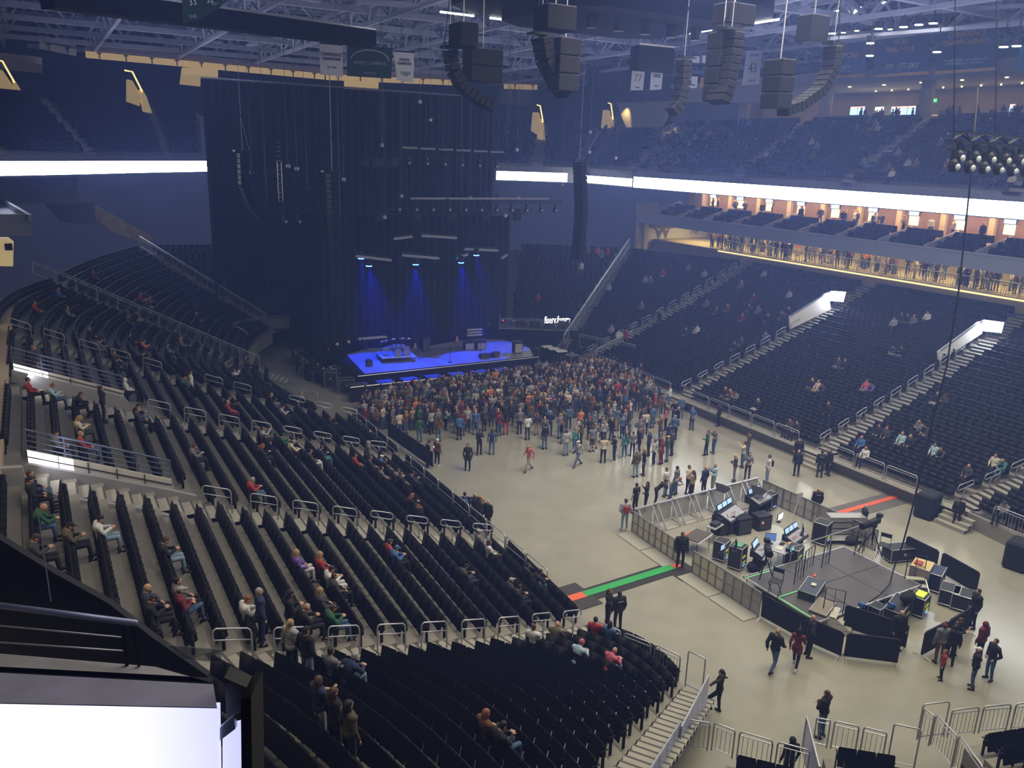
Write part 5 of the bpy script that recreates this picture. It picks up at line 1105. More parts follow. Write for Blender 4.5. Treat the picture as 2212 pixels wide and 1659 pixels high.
def glasswall(a, b, label, n=6, m=None, tread=True, side=-1, h=1.12):
    a = Vector((*a, 0)); b = Vector((*b, 0)); d = b-a; L = d.length; u = d.normalized(); w = Vector((u.y, -u.x, 0))*side; up = Vector((0, 0, 1)); t = thing('panelled_barricade', label, 'barricade', a)
    MB().prism([u*.01, u*(L-.01), u*(L-.01)+up*h, u*.01+up*h], .02, tuple(w)).build('panel', m or M_pan, t); mb = MB()
    for k in range(n+1): mb.tube([u*(L*k/n)-w*.03, u*(L*k/n)-w*.03+up*h], .03, 4)
    for z_ in (.05, h*.5, h): mb.tube([-w*.02+up*z_, d-w*.02+up*z_], .022 if z_ < h else .035, 4)
    mb.build('frame', mat('dull_frame', (.30, .30, .31), .4, metal=.5), t)
    if tread: MB().box(d/2-w*.45+up*.02, (L, .9, .04), math.atan2(u.y, u.x)).build('tread_plate', mat('floor_plate', (.34, .335, .29), .5), t)
    return t
M_pan = mat('pale_clear_panel', (.74, .70, .54), .35, alpha=.88)
glasswall((24.75, 30.0), (24.65, 28.1), 'pale framed barricade panel at the far left corner of the compound', 4); glasswall((24.65, 28.05), (24.6, 26.2), 'pale framed barricade panel left of the guard in the gap', 4)
glasswall((24.6, 25.3), (24.6, 23.3), 'pale framed barricade panel right of the guard in the gap', 4); glasswall((24.6, 23.25), (24.6, 21.15), 'pale framed barricade panel next to the black cloth ones', 4, m=mat('dull_clear_panel', (.42, .40, .38), .35, alpha=.7))
for k in range(5):
    a, b = V2(34.1, 30.2), V2(34.4, 22.9); glasswall(tuple(a.lerp(b, (k+.02)/5)), tuple(a.lerp(b, (k+.98)/5)), 'framed barricade panel on the far right side of the desk, %s from its far corner' % ORD[k], 3, tread=False, m=mat('brown_clear_panel', (.36, .33, .30), .4, alpha=.6))
t = thing('paper_sign', 'white paper sign on a stick inside the far right barricade', 'sign', at(1712, 1122, 0)); MB().tube([(0, 0, 0), (.3, 0, 1.3)], .03, 4).build('post', M_white, t); MB().box((.3, -.02, 1.35), (.4, .03, .28)).build('board', M_white, t)
# stage-like deck
mb = MB(); mb.box((29.0, 21.2, .52), (6.6, 4.1, .16)); d = thing('deck_platform', 'empty dark deck platform beside the mixing desks', 'platform', (25.7, 19.1, 0))
for i in range(3):
    for j in range(2):
        o = MB().box((1.1+2.2*i, 1.03+2.05*j, .54), (2.17, 2.02, .10)).build('deck_plate', mat('dark_ply_deck', (.085, .08, .085), .45, noise=.2, nscale=2), d)
mb = MB()
for a, b in (((0, 0), (6.6, 0)), ((6.6, 0), (6.6, 4.1)), ((6.6, 4.1), (0, 4.1)), ((0, 4.1), (0, 0))): mb.box(((a[0]+b[0])/2, (a[1]+b[1])/2, .56), (abs(a[0]-b[0])+.06, abs(a[1]-b[1])+.06, .07))
mb.build('edge_trim', M_alub, d)
for a in (.1, 2.2, 4.4, 6.5):
    for b in (.1, 4.0): MB().tube([(a, b, 0), (a, b, .5)], .035, 6).build('leg', M_alu, d)
mb = MB(); mb.box((0, 1.2, .60), (.06, 1.7, .012)); mb.box((.75, 3.95, .60), (1.5, .06, .012)); mb.box((.6, 2.1, .60), (1.2, .05, .012)); mb.build('green_tape', mat('green_tape', (.25, .9, .35), .5), d)
def railing(p, L, rz, label, h=1.05, m=None):
    t = thing('deck_rail', label, 'railing', p, rz, 'short black rails on the deck'); MB().tube([(0, 0, 0), (0, 0, h), (L, 0, h), (L, 0, 0)], .022, 6).tube([(0, 0, h*.5), (L, 0, h*.5)], .016, 5).build('frame', m or M_blackm, t)
    mb = MB(); n = max(1, int(L/.3))
    for k in range(1, n): mb.tube([(L*k/n, 0, 0), (L*k/n, 0, h)], .014, 4)
    mb.build('bars', m or M_blackm, t)
for px, L, rz in (((1715, 1262), .9, .3), ((1735, 1237), 1.0, .3), ((1775, 1226), .6, .2), ((1845, 1200), .8, .1), ((1862, 1196), .5, 1.2), ((1778, 1318), .75, -.9), ((1955, 1245), .8, -.6)): railing(at(*px, .6), L, rz, 'short black tubular rail on the edge of the dark deck')
t = thing('long_rail', 'long pale handrail between the desks and the dark deck', 'railing', at(1705, 1225, .6)); q = at(1870, 1170, .6)-at(1705, 1225, .6); MB().tube([(0, 0, 1), q+Vector((0, 0, 1))], .022, 5).build('handrail', M_rail, t)
MB().tube([(0, 0, 0), (0, 0, 1)], .022, 5).tube([q/2, q/2+Vector((0, 0, 1))], .022, 5).tube([q, q+Vector((0, 0, 1))], .022, 5).build('posts', M_rail, t)
M_scrb = mat('lit_blue_screen', (.3, .45, .8), .4, emit=(.42, .60, 1.0), es=1.0); M_scrw = mat('lit_white_screen', (.7, .9, 1), .4, emit=(.75, .95, 1.0), es=1.7); M_lime = mat('lime_label', (.65, .85, .05), .5, emit=(.6, .8, .05), es=.25); M_blu = mat('blue_pilot', (.1, .2, 1), .5, emit=(.1, .25, 1), es=4); M_red2 = mat('red_knobs', (.5, .05, .08), .5)
M_faders = mat('desk_faders', (.32, .33, .38), .4, noise=.8, nscale=14)
def desk(px, w, dpt, rz, label, screens=2, z=.85, slope=.25, mw=None, screen=None, hdr=True):
    p = at(*px, z); t = thing('mixing_desk', label, 'mixing desk', (p.x, p.y, 0), rz)
    MB().prism([(-w/2, -dpt/2, z-.12), (-w/2, -dpt/2, z-.02), (-w/2, dpt/2, z+slope), (-w/2, dpt/2, z-.12)], w, (1, 0, 0)).build('chassis', M_blackm, t)
    a = math.atan2(slope+.02, dpt); q = Matrix.Rotation(a, 3, 'X'); MB().box((0, -dpt*.12, z+slope*.38), (w*.92, dpt*.62, .02), mx=q).build('fader_panel', M_faders, t)
    for k in range(screens):
        s = MB().box(((k-(screens-1)/2)*w*.9/screens, dpt*.42, z+slope+.13), (w*.8/screens, .05, .28), mx=Matrix.Rotation(-.35, 3, 'X')).build('display', M_blackm, t); MB().box(((k-(screens-1)/2)*w*.9/screens, dpt*.42-.035, z+slope+.14), (w*.72/screens, .02, .22), mx=Matrix.Rotation(-.35, 3, 'X')).build('lit_screen', screen or M_scrb, s)
    mb = MB(); rr_ = random.Random(px[0])
    for k in range(26): mb.box((rr_.uniform(-w*.42, w*.42), rr_.uniform(-dpt*.35, dpt*.15), z+slope*.5), (.035, .035, .03))
    mb.cur = 0; mb.build('knobs', M_red2 if hdr else M_white, t)
    for s in (-1, 1): MB().prism([(s*w*.38, -dpt*.3, 0), (s*w*.38, dpt*.3, 0), (s*w*.3, dpt*.3, z-.1), (s*w*.3, -dpt*.3, z-.1)], .05, (1, 0, 0)).build('leg', M_blackm, t)
    return t
desk((1640, 1078), 1.5, .9, .25, 'smaller lit mixing desk at the far corner of the compound', 1, screen=M_scrb, slope=.3); desk((1578, 1112), 1.8, 1.0, .35, 'large mixing desk with glowing screens and red controls, further left', 3, screen=M_scrb, slope=.35)
desk((1718, 1160), 1.5, .7, .3, 'lighting desk with three lit screens in the middle of the compound', 3, screen=M_scrb); desk((1640, 1192), 1.0, .6, .5, 'small control desk with a lit laptop and orange-brown keys', 1, screen=M_scrb, hdr=False)
def monitor(px, w, h, label, z=1.25, rz=0.3, m=None):
    p = at(*px, z); t = thing('computer_monitor', label, 'monitor', (p.x, p.y, z-h/2-.15), rz); MB().bev((0, 0, h/2+.15), (w, .05, h), .01).build('casing', M_blackm, t); MB().box((0, -.03, h/2+.15), (w*.93, .01, h*.9)).build('screen', m or M_scrw, t); MB().box((0, .05, .08), (.08, .04, .2)).box((0, .03, 0), (.3, .2, .02)).build('stand', M_blackm, t)
monitor((1685, 1115), .55, .34, 'brightest white-blue monitor in the middle of the desk compound'); monitor((1665, 1160), .5, .4, 'tilted dull blue monitor left of the lighting desk', rz=-.6, m=mat('dull_blue_screen', (.1, .2, .5), .4, emit=(.15, .3, .8), es=.5)); monitor((1735, 1142), .5, .32, 'pale violet monitor behind the lighting desk', m=M_scrb, rz=.8); monitor((1590, 1175), .35, .4, 'small grey laptop lid standing on the second rack', rz=.9, m=M_alu, z=1.45); monitor((1560, 1182), .35, .25, 'small bluish laptop on the first rack', m=M_scrb, z=1.2); monitor((1710, 1185), .35, .22, 'teal-lit small screen on the rack with lime labels', m=mat('teal_screen', (.2, .6, .6), .4, emit=(.3, .8, .9), es=1.0), z=1.2)
def rack(px, w, dpt, h, rz, label, lime=2, pil=True, m=None, top=None):
    t = case(at(*px, 0), w, dpt, h, rz, label, m=m, name='equipment_rack', cat='rack', latch=False)
    for k in range(lime): MB().box((-.05*k, -dpt/2-.015, h*(.35+.25*k)), (w*.5, .02, .09)).build('lime_label', M_lime, t)
    for k in range(3): MB().box((w/2+.012, -.1, h*(.25+.22*k)), (.02, dpt*.55, .12)).build('rack_unit', mat('rack_unit', (.08, .08, .09), .4, metal=.3), t)
    if pil:
        mb = MB()
        for k in range(3): mb.box((w*.2-.12*k, -dpt/2-.02, h*.22), (.04, .02, .04))
        mb.build('pilot_lights', M_blu, t)
    if top: MB().box((0, 0, h+.03), (w*.7, dpt*.6, .05)).build('papers', top, t)
M_paper = mat('papers', (.6, .58, .5), .7)
rack((1556, 1208), .6, .6, 1.0, .4, 'first black rack with lime labels at the left of the compound'); rack((1590, 1226), .65, .65, 1.15, .4, 'second taller black rack with lime labels beside the first', top=mat('green_papers', (.1, .35, .2), .7)); rack((1712, 1222), .8, .6, 1.0, .4, 'rack with lime labels and a teal screen on top')
rack((1772, 1172), .75, .7, 1.15, .35, 'rack with an open lid and blue pilot lights behind the deck', lime=1); rack((1662, 1098), .7, .5, .9, .3, 'blue-lit rack beside the far corner desk', lime=0)
rack((1935, 1342), 1.7, .7, .85, .35, 'wide low rack with a row of yellow connectors near the steps', lime=0, pil=False); rack((1982, 1325), .8, .6, .9, .3, 'pale-topped rack with a lime stripe at the near right', lime=2, top=M_lime); rack((1892, 1335), .6, .5, .6, .2, 'small low rack with a lime label beside the white steps', lime=1)
mb = MB(); P_ = at(1932, 1345, 0)
for k in range(7): mb.box((-.6+.2*k, -.36, .5-.02*k), (.07, .03, .07))
o = mb.build('connector_row', M_lime); o.location = P_; o.rotation_euler = (0, 0, .35); tag(o, 'row of yellow connectors on the wide low rack', 'connectors')
def table(px, w, dpt, rz, label, z=.8, top=None, items=()):
    p = at(*px, z); t = thing('folding_table', label, 'table', (p.x, p.y, 0), rz); MB().bev((0, 0, z-.02), (w, dpt, .05), .01).build('tabletop', top or M_alu, t)
    for a, b in ((-1, -1), (1, -1), (1, 1), (-1, 1)): MB().tube([(a*w*.42, b*dpt*.4, 0), (a*w*.4, b*dpt*.36, z-.05)], .018, 5).build('leg', M_blackm, t)
    for (x, y, sx_, sy_, h_, m_, nm) in items: MB().bev((x, y, z+h_/2), (sx_, sy_, h_), .01).build(nm, m_, t)
    return t
M_orange = mat('orange_red', (.75, .13, .06), .6); M_grn = mat('green_tape2', (.03, .36, .09), .6)
table((1505, 1158), 1.5, 1.0, .35, 'table covered by a dark sheet with a red stripe, left of the desks', items=((0, 0, 1.35, .8, .06, M_deckb, 'dark_sheet'), (-.2, .42, .9, .12, .05, M_orange, 'red_strip')))
table((1690, 1180), 1.5, .9, .35, 'table cluttered with papers and adapters in the middle of the compound', items=((-.3, 0, .4, .3, .03, M_paper, 'papers'), (.2, .1, .3, .2, .05, M_casem, 'adapter'), (.45, -.2, .25, .25, .08, mat('orange_item', (.7, .3, .1), .6), 'orange_box'), (0, -.3, .3, .15, .06, M_paper, 'papers')))
table((1648, 1195), 1.3, .6, .4, 'low table with an orange keypad before the small control desk', z=.75)
table((1545, 1135), .9, .5, .3, 'side table with a black box at the left of the large desk', items=((0, 0, .5, .35, .18, M_casem, 'black_box'),))
cab((1560, 1150), 1.0, .7, .95, 'black-draped cabinet with papers below the large desk', m=M_cloth, z=0, name='draped_cabinet', cat='cabinet'); cab((1600, 1150), .9, .6, .9, 'second black-draped cabinet under the large desk', m=M_cloth, z=0, name='draped_cabinet', cat='cabinet'); cab((1642, 1140), .9, .7, .8, 'black cabinet with a cap on it behind the tilted blue monitor', z=0, name='draped_cabinet', cat='cabinet')
case(at(1640, 1068, .9)*1, .5, .4, .2, .3, 'black box lid resting on the far corner desk')
for px, lab in (((1562, 1058), 'black umbrella-like hood on the far barricade rail'), ((1640, 1063), 'black umbrella-like hood beside the far corner desk')):
    t = thing('equipment_hood', lab, 'hood', at(*px, 1.3), .4); MB().prism([(-.4, -.3, 0), (.4, -.3, 0), (0, 0, .3)], .5, (0, 1, 0)).build('cover', M_cloth, t)
for i, (dz, lab) in enumerate(((0, 'bottom'), (.32, 'middle'), (.64, 'topmost'))): case(at(1822, 1160, 0)+Vector((0, 0, .25+dz)), 1.9, .6, .32, -.45, '%s silver case of the stack beside the television camera' % lab, m=mat('silver_case', (.45, .44, .43), .4, metal=.4))
table((1822, 1160), 2.0, .7, -.45, 'low trestle carrying the stack of silver cases', z=.26)
case(at(1748, 1308, 0), 1.5, .75, .95, .45, 'dark case with pale papers on its lid at the near left of the deck', m=mat('slate_case', (.05, .065, .09), .5)); p = at(1748, 1308, 0); o = MB().box((0, 0, 0), (.25, .2, .01)).build('paper_sheet', M_paper); o.location = p+Vector((.1, 0, 1.0)); o.rotation_euler = (0, 0, .5); tag(o, 'pale sheets of paper on the dark case beside the deck', 'paper')
case(at(1772, 1342, 0), 1.3, .7, .7, .4, 'tan-topped case full of cables beside the dark one', m=mat('tan_case', (.22, .19, .15), .6))
case(at(2048, 1302, 0), .95, .75, .75, .45, 'black and silver road case at the right, far one of the pair', trim=M_alub); case(at(2075, 1312, 0), .95, .75, .75, .45, 'black and silver road case at the right, near one of the pair', trim=M_alub)
case(at(2012, 1268, 0), 1.1, .8, .9, .4, 'dark blue trunk beside the cardboard-topped box', m=mat('blue_trunk', (.015, .03, .09), .5)); case(at(1942, 1208, 0), 1.5, .7, .7, -.3, 'long low black trunk with a white paper behind the deck', m=M_casem)
t = case(at(1985, 1262, 0), 1.0, .8, 1.0, .4, 'pale box with a yellow top and a red folded cloth', m=mat('pale_box', (.35, .32, .29), .7)); MB().box((0, 0, 1.02), (1.0, .8, .03)).build('yellow_top', mat('straw_top', (.6, .48, .22), .7), t); MB().bev((-.1, .15, 1.08), (.4, .35, .09), .03).build('red_cloth', mat('red_cloth', (.4, .07, .06), .8), t)
def steps(px, w, rz, label):
    t = thing('portable_steps', label, 'steps', at(*px, 0), rz)
    for k in range(3): MB().box((0, .3*k, .2*(k+1)), (w, .28, .04)).build('tread', mat('pale_tread', (.5, .48, .42), .5), t)
    for s in (-1, 1): MB().prism([(s*w/2, -.15, 0), (s*w/2, .8, 0), (s*w/2, .8, .62), (s*w/2, .5, .62), (s*w/2, -.15, .22)], .04, (1, 0, 0)).build('side_plate', M_alub, t)
steps((1832, 1362), .95, .5, 'white portable steps at the near edge of the deck'); steps((1982, 1290), .85, -.6, 'white portable steps lying between the racks at the right')
def dchair(px, label, z=.6, rz=0.4, h=1.0):
    t = thing('tall_director_chair', label, 'chair', at(*px, z), rz)
    for s in (-1, 1): MB().tube([(-.25, s*.22, 0), (.25, s*.22, .65)], .018, 4).tube([(.25, s*.22, 0), (-.25, s*.22, .65)], .018, 4).build('cross_leg', M_blackm, t)
    MB().bev((0, 0, .68), (.5, .46, .04), .01).build('seat', M_casem, t); MB().tube([(.22, -.23, .68), (.22, -.23, 1.2)], .016, 4).tube([(.22, .23, .68), (.22, .23, 1.2)], .016, 4).bev((.22, 0, 1.08), (.03, .46, .2), .01).build('backrest', M_casem, t)
dchair((1905, 1205), 'folding black director chair beside the television camera'); dchair((1672, 1285), 'folding black director chair at the near left corner of the deck')
def tvcam(px, label, z=.6, rz=.6, big=1.0, h=1.35):
    t = thing('television_camera', label, 'camera', at(*px, z), rz)
    for k in range(3): a = k*2*PI/3+.4; MB().tube([(math.cos(a)*.55*big, math.sin(a)*.55*big, 0), (0, 0, h*.85)], .028, 5).build('tripod_leg', M_blackm, t)
    MB().tube([(0, 0, h*.5), (0, 0, h)], .05, 6).bev((0, 0, h+.05), (.25, .2, .15), .03).build('pan_head', M_blackm, t)
    MB().bev((-.1, 0, h+.3), (.75*big, .26, .32), .04).build('camera_body', M_blackm, t); MB().tube([(-.45*big, 0, h+.3), (-1.05*big, 0, h+.34)], .15, 10).build('lens', M_arr, t); MB().bev((.35, 0, h+.5), (.25, .25, .2), .03).build('viewfinder', M_blackm, t); MB().tube([(.3, .1, h+.05), (.8, .25, h-.25)], .016, 4).build('pan_bar', M_blackm, t)
tvcam((1880, 1192), 'big television camera on a tripod beside the silver cases', rz=.15, big=1.15, h=1.3); tvcam((1650, 1245), 'smaller shrouded camera on a tripod before the lime-labelled rack', big=.7, h=1.1, rz=.9)
for px, lab in (((1858, 1325), 'blue cap-like lamp left on the deck edge'), ((1922, 1325), 'blue cap-like lamp among the near racks')):
    t = thing('blue_work_lamp', lab, 'lamp', at(*px, .6)); MB().tube([(0, 0, 0), (0, 0, .3)], .02, 4).build('stem', M_blackm, t); MB().tube([(0, 0, .3), (.05, 0, .45)], .16, 10).build('shade', mat('blue_cap', (.03, .1, .3), .5), t)
for px, lab, c in (((1760, 1243), 'small red plug on the deck', M_orange), ((1648, 1130), 'orange tool lying on the black cabinet', mat('brown_tool', (.5, .22, .1), .5))):
    o = MB().bev((0, 0, 0), (.28, .1, .06), .02).build('small_tool', c); o.location = at(*px, .66 if 'plug' in lab else 1.0); o.rotation_euler = (0, 0, .6); tag(o, lab, 'tool')
# chairs of the operators
for px, lab in (((1838, 1175), 'black padded case behind the pale rail at the right of the desks'), ((1628, 1232), 'black bag at the foot of the smaller camera'), ((1960, 1300), 'dark grey bag on the wide low rack')):
    t = thing('soft_bag', lab, 'bag', at(*px, 0 if px[0] < 1900 else .9)); MB().ell((0, 0, .22), (.42, .28, .24)).build('body', M_cloth, t, smooth=True); MB().tube([(-.2, 0, .4), (0, 0, .58), (.2, 0, .4)], .02, 4).build('handle', M_blackm, t)
# cable mats across the floor
def strip(px, w, label, m, z, name='cable_mat', h=.012):
    p = [at(x, y, 0) for x, y in px]; d = p[1]-p[0]; o = MB().box((0, 0, 0), (d.length, w, h), math.atan2(d.y, d.x)).build(name, m); o.location = (p[0]+p[1])/2+Vector((0, 0, z)); return tag(o, label, 'floor mat')
M_mat = mat('black_mat', (.03, .028, .03), .8)
strip(((1198, 1308), (1478, 1220)), 1.0, 'black rubber mat under the green strip across the floor', M_mat, .012)
strip(((1205, 1302), (1272, 1281)), 2.0, 'wide black square mat under the red end of the strip', mat('dark_grey_mat', (.045, .043, .045), .8), .02); strip(((1448, 1240), (1495, 1225)), 1.6, 'black mat at the feet of the guard in the gap', M_mat, .018)
strip(((1205, 1303), (1262, 1285)), .45, 'red strip at the left end of the cable cover', M_orange, .035, 'cable_cover', .03); strip(((1262, 1285), (1452, 1226)), .42, 'bright green cable cover strip crossing the floor to the gap', M_grn, .035, 'cable_cover', .03); strip(((1452, 1226), (1468, 1221)), .35, 'small red end of the cover strip at the feet of the guard', M_orange, .04, 'cable_cover', .03)
strip(((1785, 1117), (1945, 1074)), 1.5, 'wide grey mat under the red strip at the right bank', mat('grey_mat', (.13, .125, .12), .8), .012); strip(((1795, 1114), (1938, 1073)), .34, 'red cable cover strip leading to the right bank', M_orange, .03, 'cable_cover', .03)
# crowd control barrier cloth on the left of the floor
bike((18.75, 48.4), (18.85, 46.3), 'black cloth barrier left of the crowd, far one'); bike((18.85, 46.2), (18.95, 44.2), 'black cloth barrier left of the crowd, middle one'); bike((18.95, 44.1), (19.1, 42.1), 'black cloth barrier left of the crowd, near one')
for i, (x, y) in enumerate(((2000, 1090), (2195, 1200))): 
    t = thing('draped_speaker', 'black-covered speaker box at the foot of the right-hand bank, %s the camera' % ('further from' if i == 0 else 'nearer'), 'loudspeaker', at(x, y+25, 0), .2); MB().bev((0, 0, .7), (1.2, 1.0, 1.4), .1).build('cover', M_cloth, t)
# ------------------------------------------------------------------ people
def remesh(mb, name, vox, dec=0.4, smooth=2):
    me = mb.mesh(name, []); o = bpy.data.objects.new(name, me)
    m1 = o.modifiers.new('r', 'REMESH'); m1.mode = 'VOXEL'; m1.voxel_size = vox
    if smooth: m2 = o.modifiers.new('s', 'SMOOTH'); m2.iterations = smooth; m2.factor = .5
    if dec < 1: m3 = o.modifiers.new('d', 'DECIMATE'); m3.ratio = dec
    me2 = evaluate(o); me2.name = name
    bpy.data.objects.remove(o); bpy.data.meshes.remove(me)
    me2.polygons.foreach_set('use_smooth', [True]*len(me2.polygons)); me2.materials.clear()
    return me2
def V3(*a): return Vector(a)
def pose(kind):
    P = dict(hd=V3(0, .01, 1.61), nk=V3(0, -.01, 1.48), ch=V3(0, 0, 1.29), wa=V3(0, .01, 1.10), pe=V3(0, 0, .97), tilt=0.0, turn=0.0)
    for s, n in ((-1, 'L'), (1, 'R')):
        P['sh'+n] = V3(s*.185, -.01, 1.415); P['el'+n] = V3(s*.25, -.03, 1.14); P['wr'+n] = V3(s*.255, .06, .90)
        P['hp'+n] = V3(s*.095, 0, .93); P['kn'+n] = V3(s*.115, .02, .50); P['an'+n] = V3(s*.125, -.02, .085)
        P['ft'+n] = V3(s*.03, .15, -.045)
    def S(**k):
        for a, b in k.items(): P[a] = V3(*b) if isinstance(b, tuple) else b
    if kind == 'pockets': S(elL=(-.30, -.06, 1.15), elR=(.30, -.06, 1.15), wrL=(-.18, .10, .97), wrR=(.18, .10, .97))
    elif kind == 'phone': S(elL=(-.25, .05, 1.15), elR=(.25, .05, 1.15), wrL=(-.07, .29, 1.22), wrR=(.07, .29, 1.22), hd=(0, .06, 1.60), tilt=-.45)
    elif kind == 'crossed': S(elL=(-.27, .08, 1.17), elR=(.27, .08, 1.17), wrL=(.08, .22, 1.20), wrR=(-.08, .22, 1.24))
    elif kind == 'walk': S(knL=(-.10, .22, .52), anL=(-.10, .36, .11), knR=(.10, -.06, .50), anR=(.10, -.36, .16), elL=(-.25, -.16, 1.16), wrL=(-.24, -.12, .93), elR=(.25, .06, 1.15), wrR=(.22, .28, 1.0), hd=(0, .05, 1.59), ch=(0, .03, 1.28))
    elif kind == 'hips': S(elL=(-.38, -.08, 1.18), elR=(.38, -.08, 1.18), wrL=(-.19, .04, 1.05), wrR=(.19, .04, 1.05))
    elif kind == 'photo': S(elL=(-.25, .16, 1.38), elR=(.25, .16, 1.38), wrL=(-.08, .34, 1.60), wrR=(.08, .34, 1.60), tilt=.1)
    elif kind == 'lean': S(pe=(0, -.12, .95), wa=(0, 0, 1.06), ch=(0, .14, 1.20), nk=(0, .27, 1.34), hd=(0, .36, 1.44), shL=(-.185, .20, 1.29), shR=(.185, .20, 1.29), elL=(-.25, .38, 1.12), elR=(.25, .38, 1.12), wrL=(-.06, .50, 1.13), wrR=(.06, .50, 1.13), hpL=(-.095, -.12, .92), hpR=(.095, -.12, .92), knL=(-.1, -.08, .5), knR=(.1, -.1, .5), anL=(-.1, -.14, .085), anR=(.1, -.2, .085))
    elif kind == 'talk': S(elL=(-.27, .02, 1.15), elR=(.27, .04, 1.16), wrL=(-.2, .27, 1.15), wrR=(.24, .20, 1.38), turn=.4, knL=(-.12, .06, .5), anL=(-.14, .08, .085))
    elif kind == 'reach': S(elL=(-.42, .12, 1.42), wrL=(-.66, .2, 1.40), elR=(.36, -.1, 1.25), wrR=(.16, -.14, 1.42), knL=(-.16, .28, .62), anL=(-.18, .22, .25))
    if kind.startswith('sit'):
        S(pe=(0, .02, .55), wa=(0, .0, .68), ch=(0, -.05, .86), nk=(0, -.06, 1.05), hd=(0, -.01, 1.18), shL=(-.185, -.06, .98), shR=(.185, -.06, .98),
          elL=(-.26, .02, .74), elR=(.26, .02, .74), wrL=(-.14, .26, .66), wrR=(.14, .26, .66), hpL=(-.10, .06, .53), hpR=(.10, .06, .53), knL=(-.13, .46, .55), knR=(.13, .46, .55), anL=(-.13, .50, .11), anR=(.13, .50, .11))
        if kind == 'sitphone': S(elL=(-.24, .08, .78), elR=(.24, .08, .78), wrL=(-.07, .30, .84), wrR=(.07, .30, .84), hd=(0, .06, 1.15), tilt=-.5, nk=(0, -.03, 1.04))
        if kind == 'sitlean': S(ch=(0, .10, .85), wa=(0, .05, .68), nk=(0, .18, 1.00), hd=(0, .28, 1.10), shL=(-.18, .13, .95), shR=(.18, .13, .95), elL=(-.2, .34, .70), elR=(.2, .34, .70), wrL=(-.06, .52, .72), wrR=(.06, .52, .72), tilt=-.3)
        if kind == 'sitcross': S(knR=(.02, .44, .66), anR=(-.28, .50, .50), ftR=(-.12, .06, -.04), wrL=(.02, .22, .80), wrR=(-.02, .24, .78))
        if kind == 'sitphoto': S(elL=(-.22, .16, .92), elR=(.22, .16, .92), wrL=(-.07, .34, 1.12), wrR=(.07, .34, 1.12))
    return P
def hand(mb, w, e, s, fine):
    d = (w-e).normalized(); side = d.cross(V3(0, 0, 1)); side = side.normalized() if side.length > .1 else V3(0, 1, 0); nrm = side.cross(d).normalized()
    palm = w+d*.055; mb.capsule(w, w+d*.07, .026, .034)
    if fine:
        mb.capsule(w+d*.03+side*.02, w+d*.07+side*.02, .02, .018); mb.capsule(w+d*.03-side*.02, w+d*.07-side*.02, .02, .018)
        for k, L in enumerate((.062, .078, .074, .056)):
            b = w+d*.085+side*((k-1.5)*.021); m = b+d*L*.55-nrm*.008; mb.capsule(b, m, .0098, .0090, 8); mb.capsule(m, m+(d*.7-nrm*.7).normalized()*L*.5, .0090, .0075, 8)
        b = w+d*.025+side*.035*s; m = b+(d*.6+side*.6*s).normalized()*.045; mb.capsule(b, m, .012, .0105, 8); mb.capsule(m, m+(d*.95-nrm*.3).normalized()*.032, .0105, .008, 8)
    else: mb.capsule(w+d*.06, w+d*.13-nrm*.02, .034, .02)
def body_mb(P, fine=True, fem=False):
    mb = MB(); h = P['hd']; T = Matrix.Rotation(P['tilt'], 3, 'X') @ Matrix.Rotation(P['turn'], 3, 'Z')
    mb.ell(h+V3(0, 0, .015), (.076, .095, .102), 20, 14, T); mb.ell(h+T @ V3(0, .022, -.05), (.052, .062, .062), 14, 10, T)
    mb.ell(h+T @ V3(0, .098, -.015), (.012, .018, .022), 8, 6, T); mb.ell(h+T @ V3(0, .082, -.062), (.024, .012, .010), 8, 6, T); mb.ell(h+T @ V3(0, .086, .025), (.045, .014, .010), 8, 6, T)
    for s in (-1, 1): mb.ell(h+T @ V3(s*.080, 0, -.005), (.012, .022, .032), 8, 6, T)
    mb.capsule(P['nk']-V3(0, 0, .05), h-V3(0, .01, .06), .058, .048); mb.capsule(P['nk'], P['ch'], .07, .115); torso(mb, P, 0, fem)
    for n, s in (('L', -1), ('R', 1)):
        mb.capsule(P['sh'+n], P['el'+n], .050, .038); mb.capsule(P['el'+n], P['wr'+n], .038, .026); hand(mb, P['wr'+n], P['el'+n], s, fine)
        mb.capsule(P['hp'+n], P['kn'+n], .080, .055); mb.capsule(P['kn'+n], P['kn'+n].lerp(P['an'+n], .35), .053, .056); mb.capsule(P['kn'+n].lerp(P['an'+n], .35), P['an'+n], .056, .038)
        mb.capsule(P['an'+n]-V3(0, .02, .03), P['an'+n]+P['ft'+n], .036, .028)
    return mb
def torso(mb, P, g, fem):
    up = (P['nk']-P['pe']); ax = math.atan2(-(P['ch']-P['wa']).y, (P['ch']-P['wa']).z); q = Matrix.Rotation(ax, 3, 'X')
    mb.ell(P['ch']+V3(0, .01, .02), (.168+g, .108+g, .19+g), 16, 10, q); mb.capsule(P['shL'], P['shR'], .062+g, .062+g)
    mb.ell(P['wa'], (.140+g-(.02 if fem else 0), .098+g, .15), 16, 8, q); mb.ell(P['pe'], (.158+g, .112+g, .13), 16, 8)
    if fem:
        for s in (-1, 1): mb.ell(P['ch']+V3(s*.065, .085+g, .02), (.06, .055, .06), 10, 6)
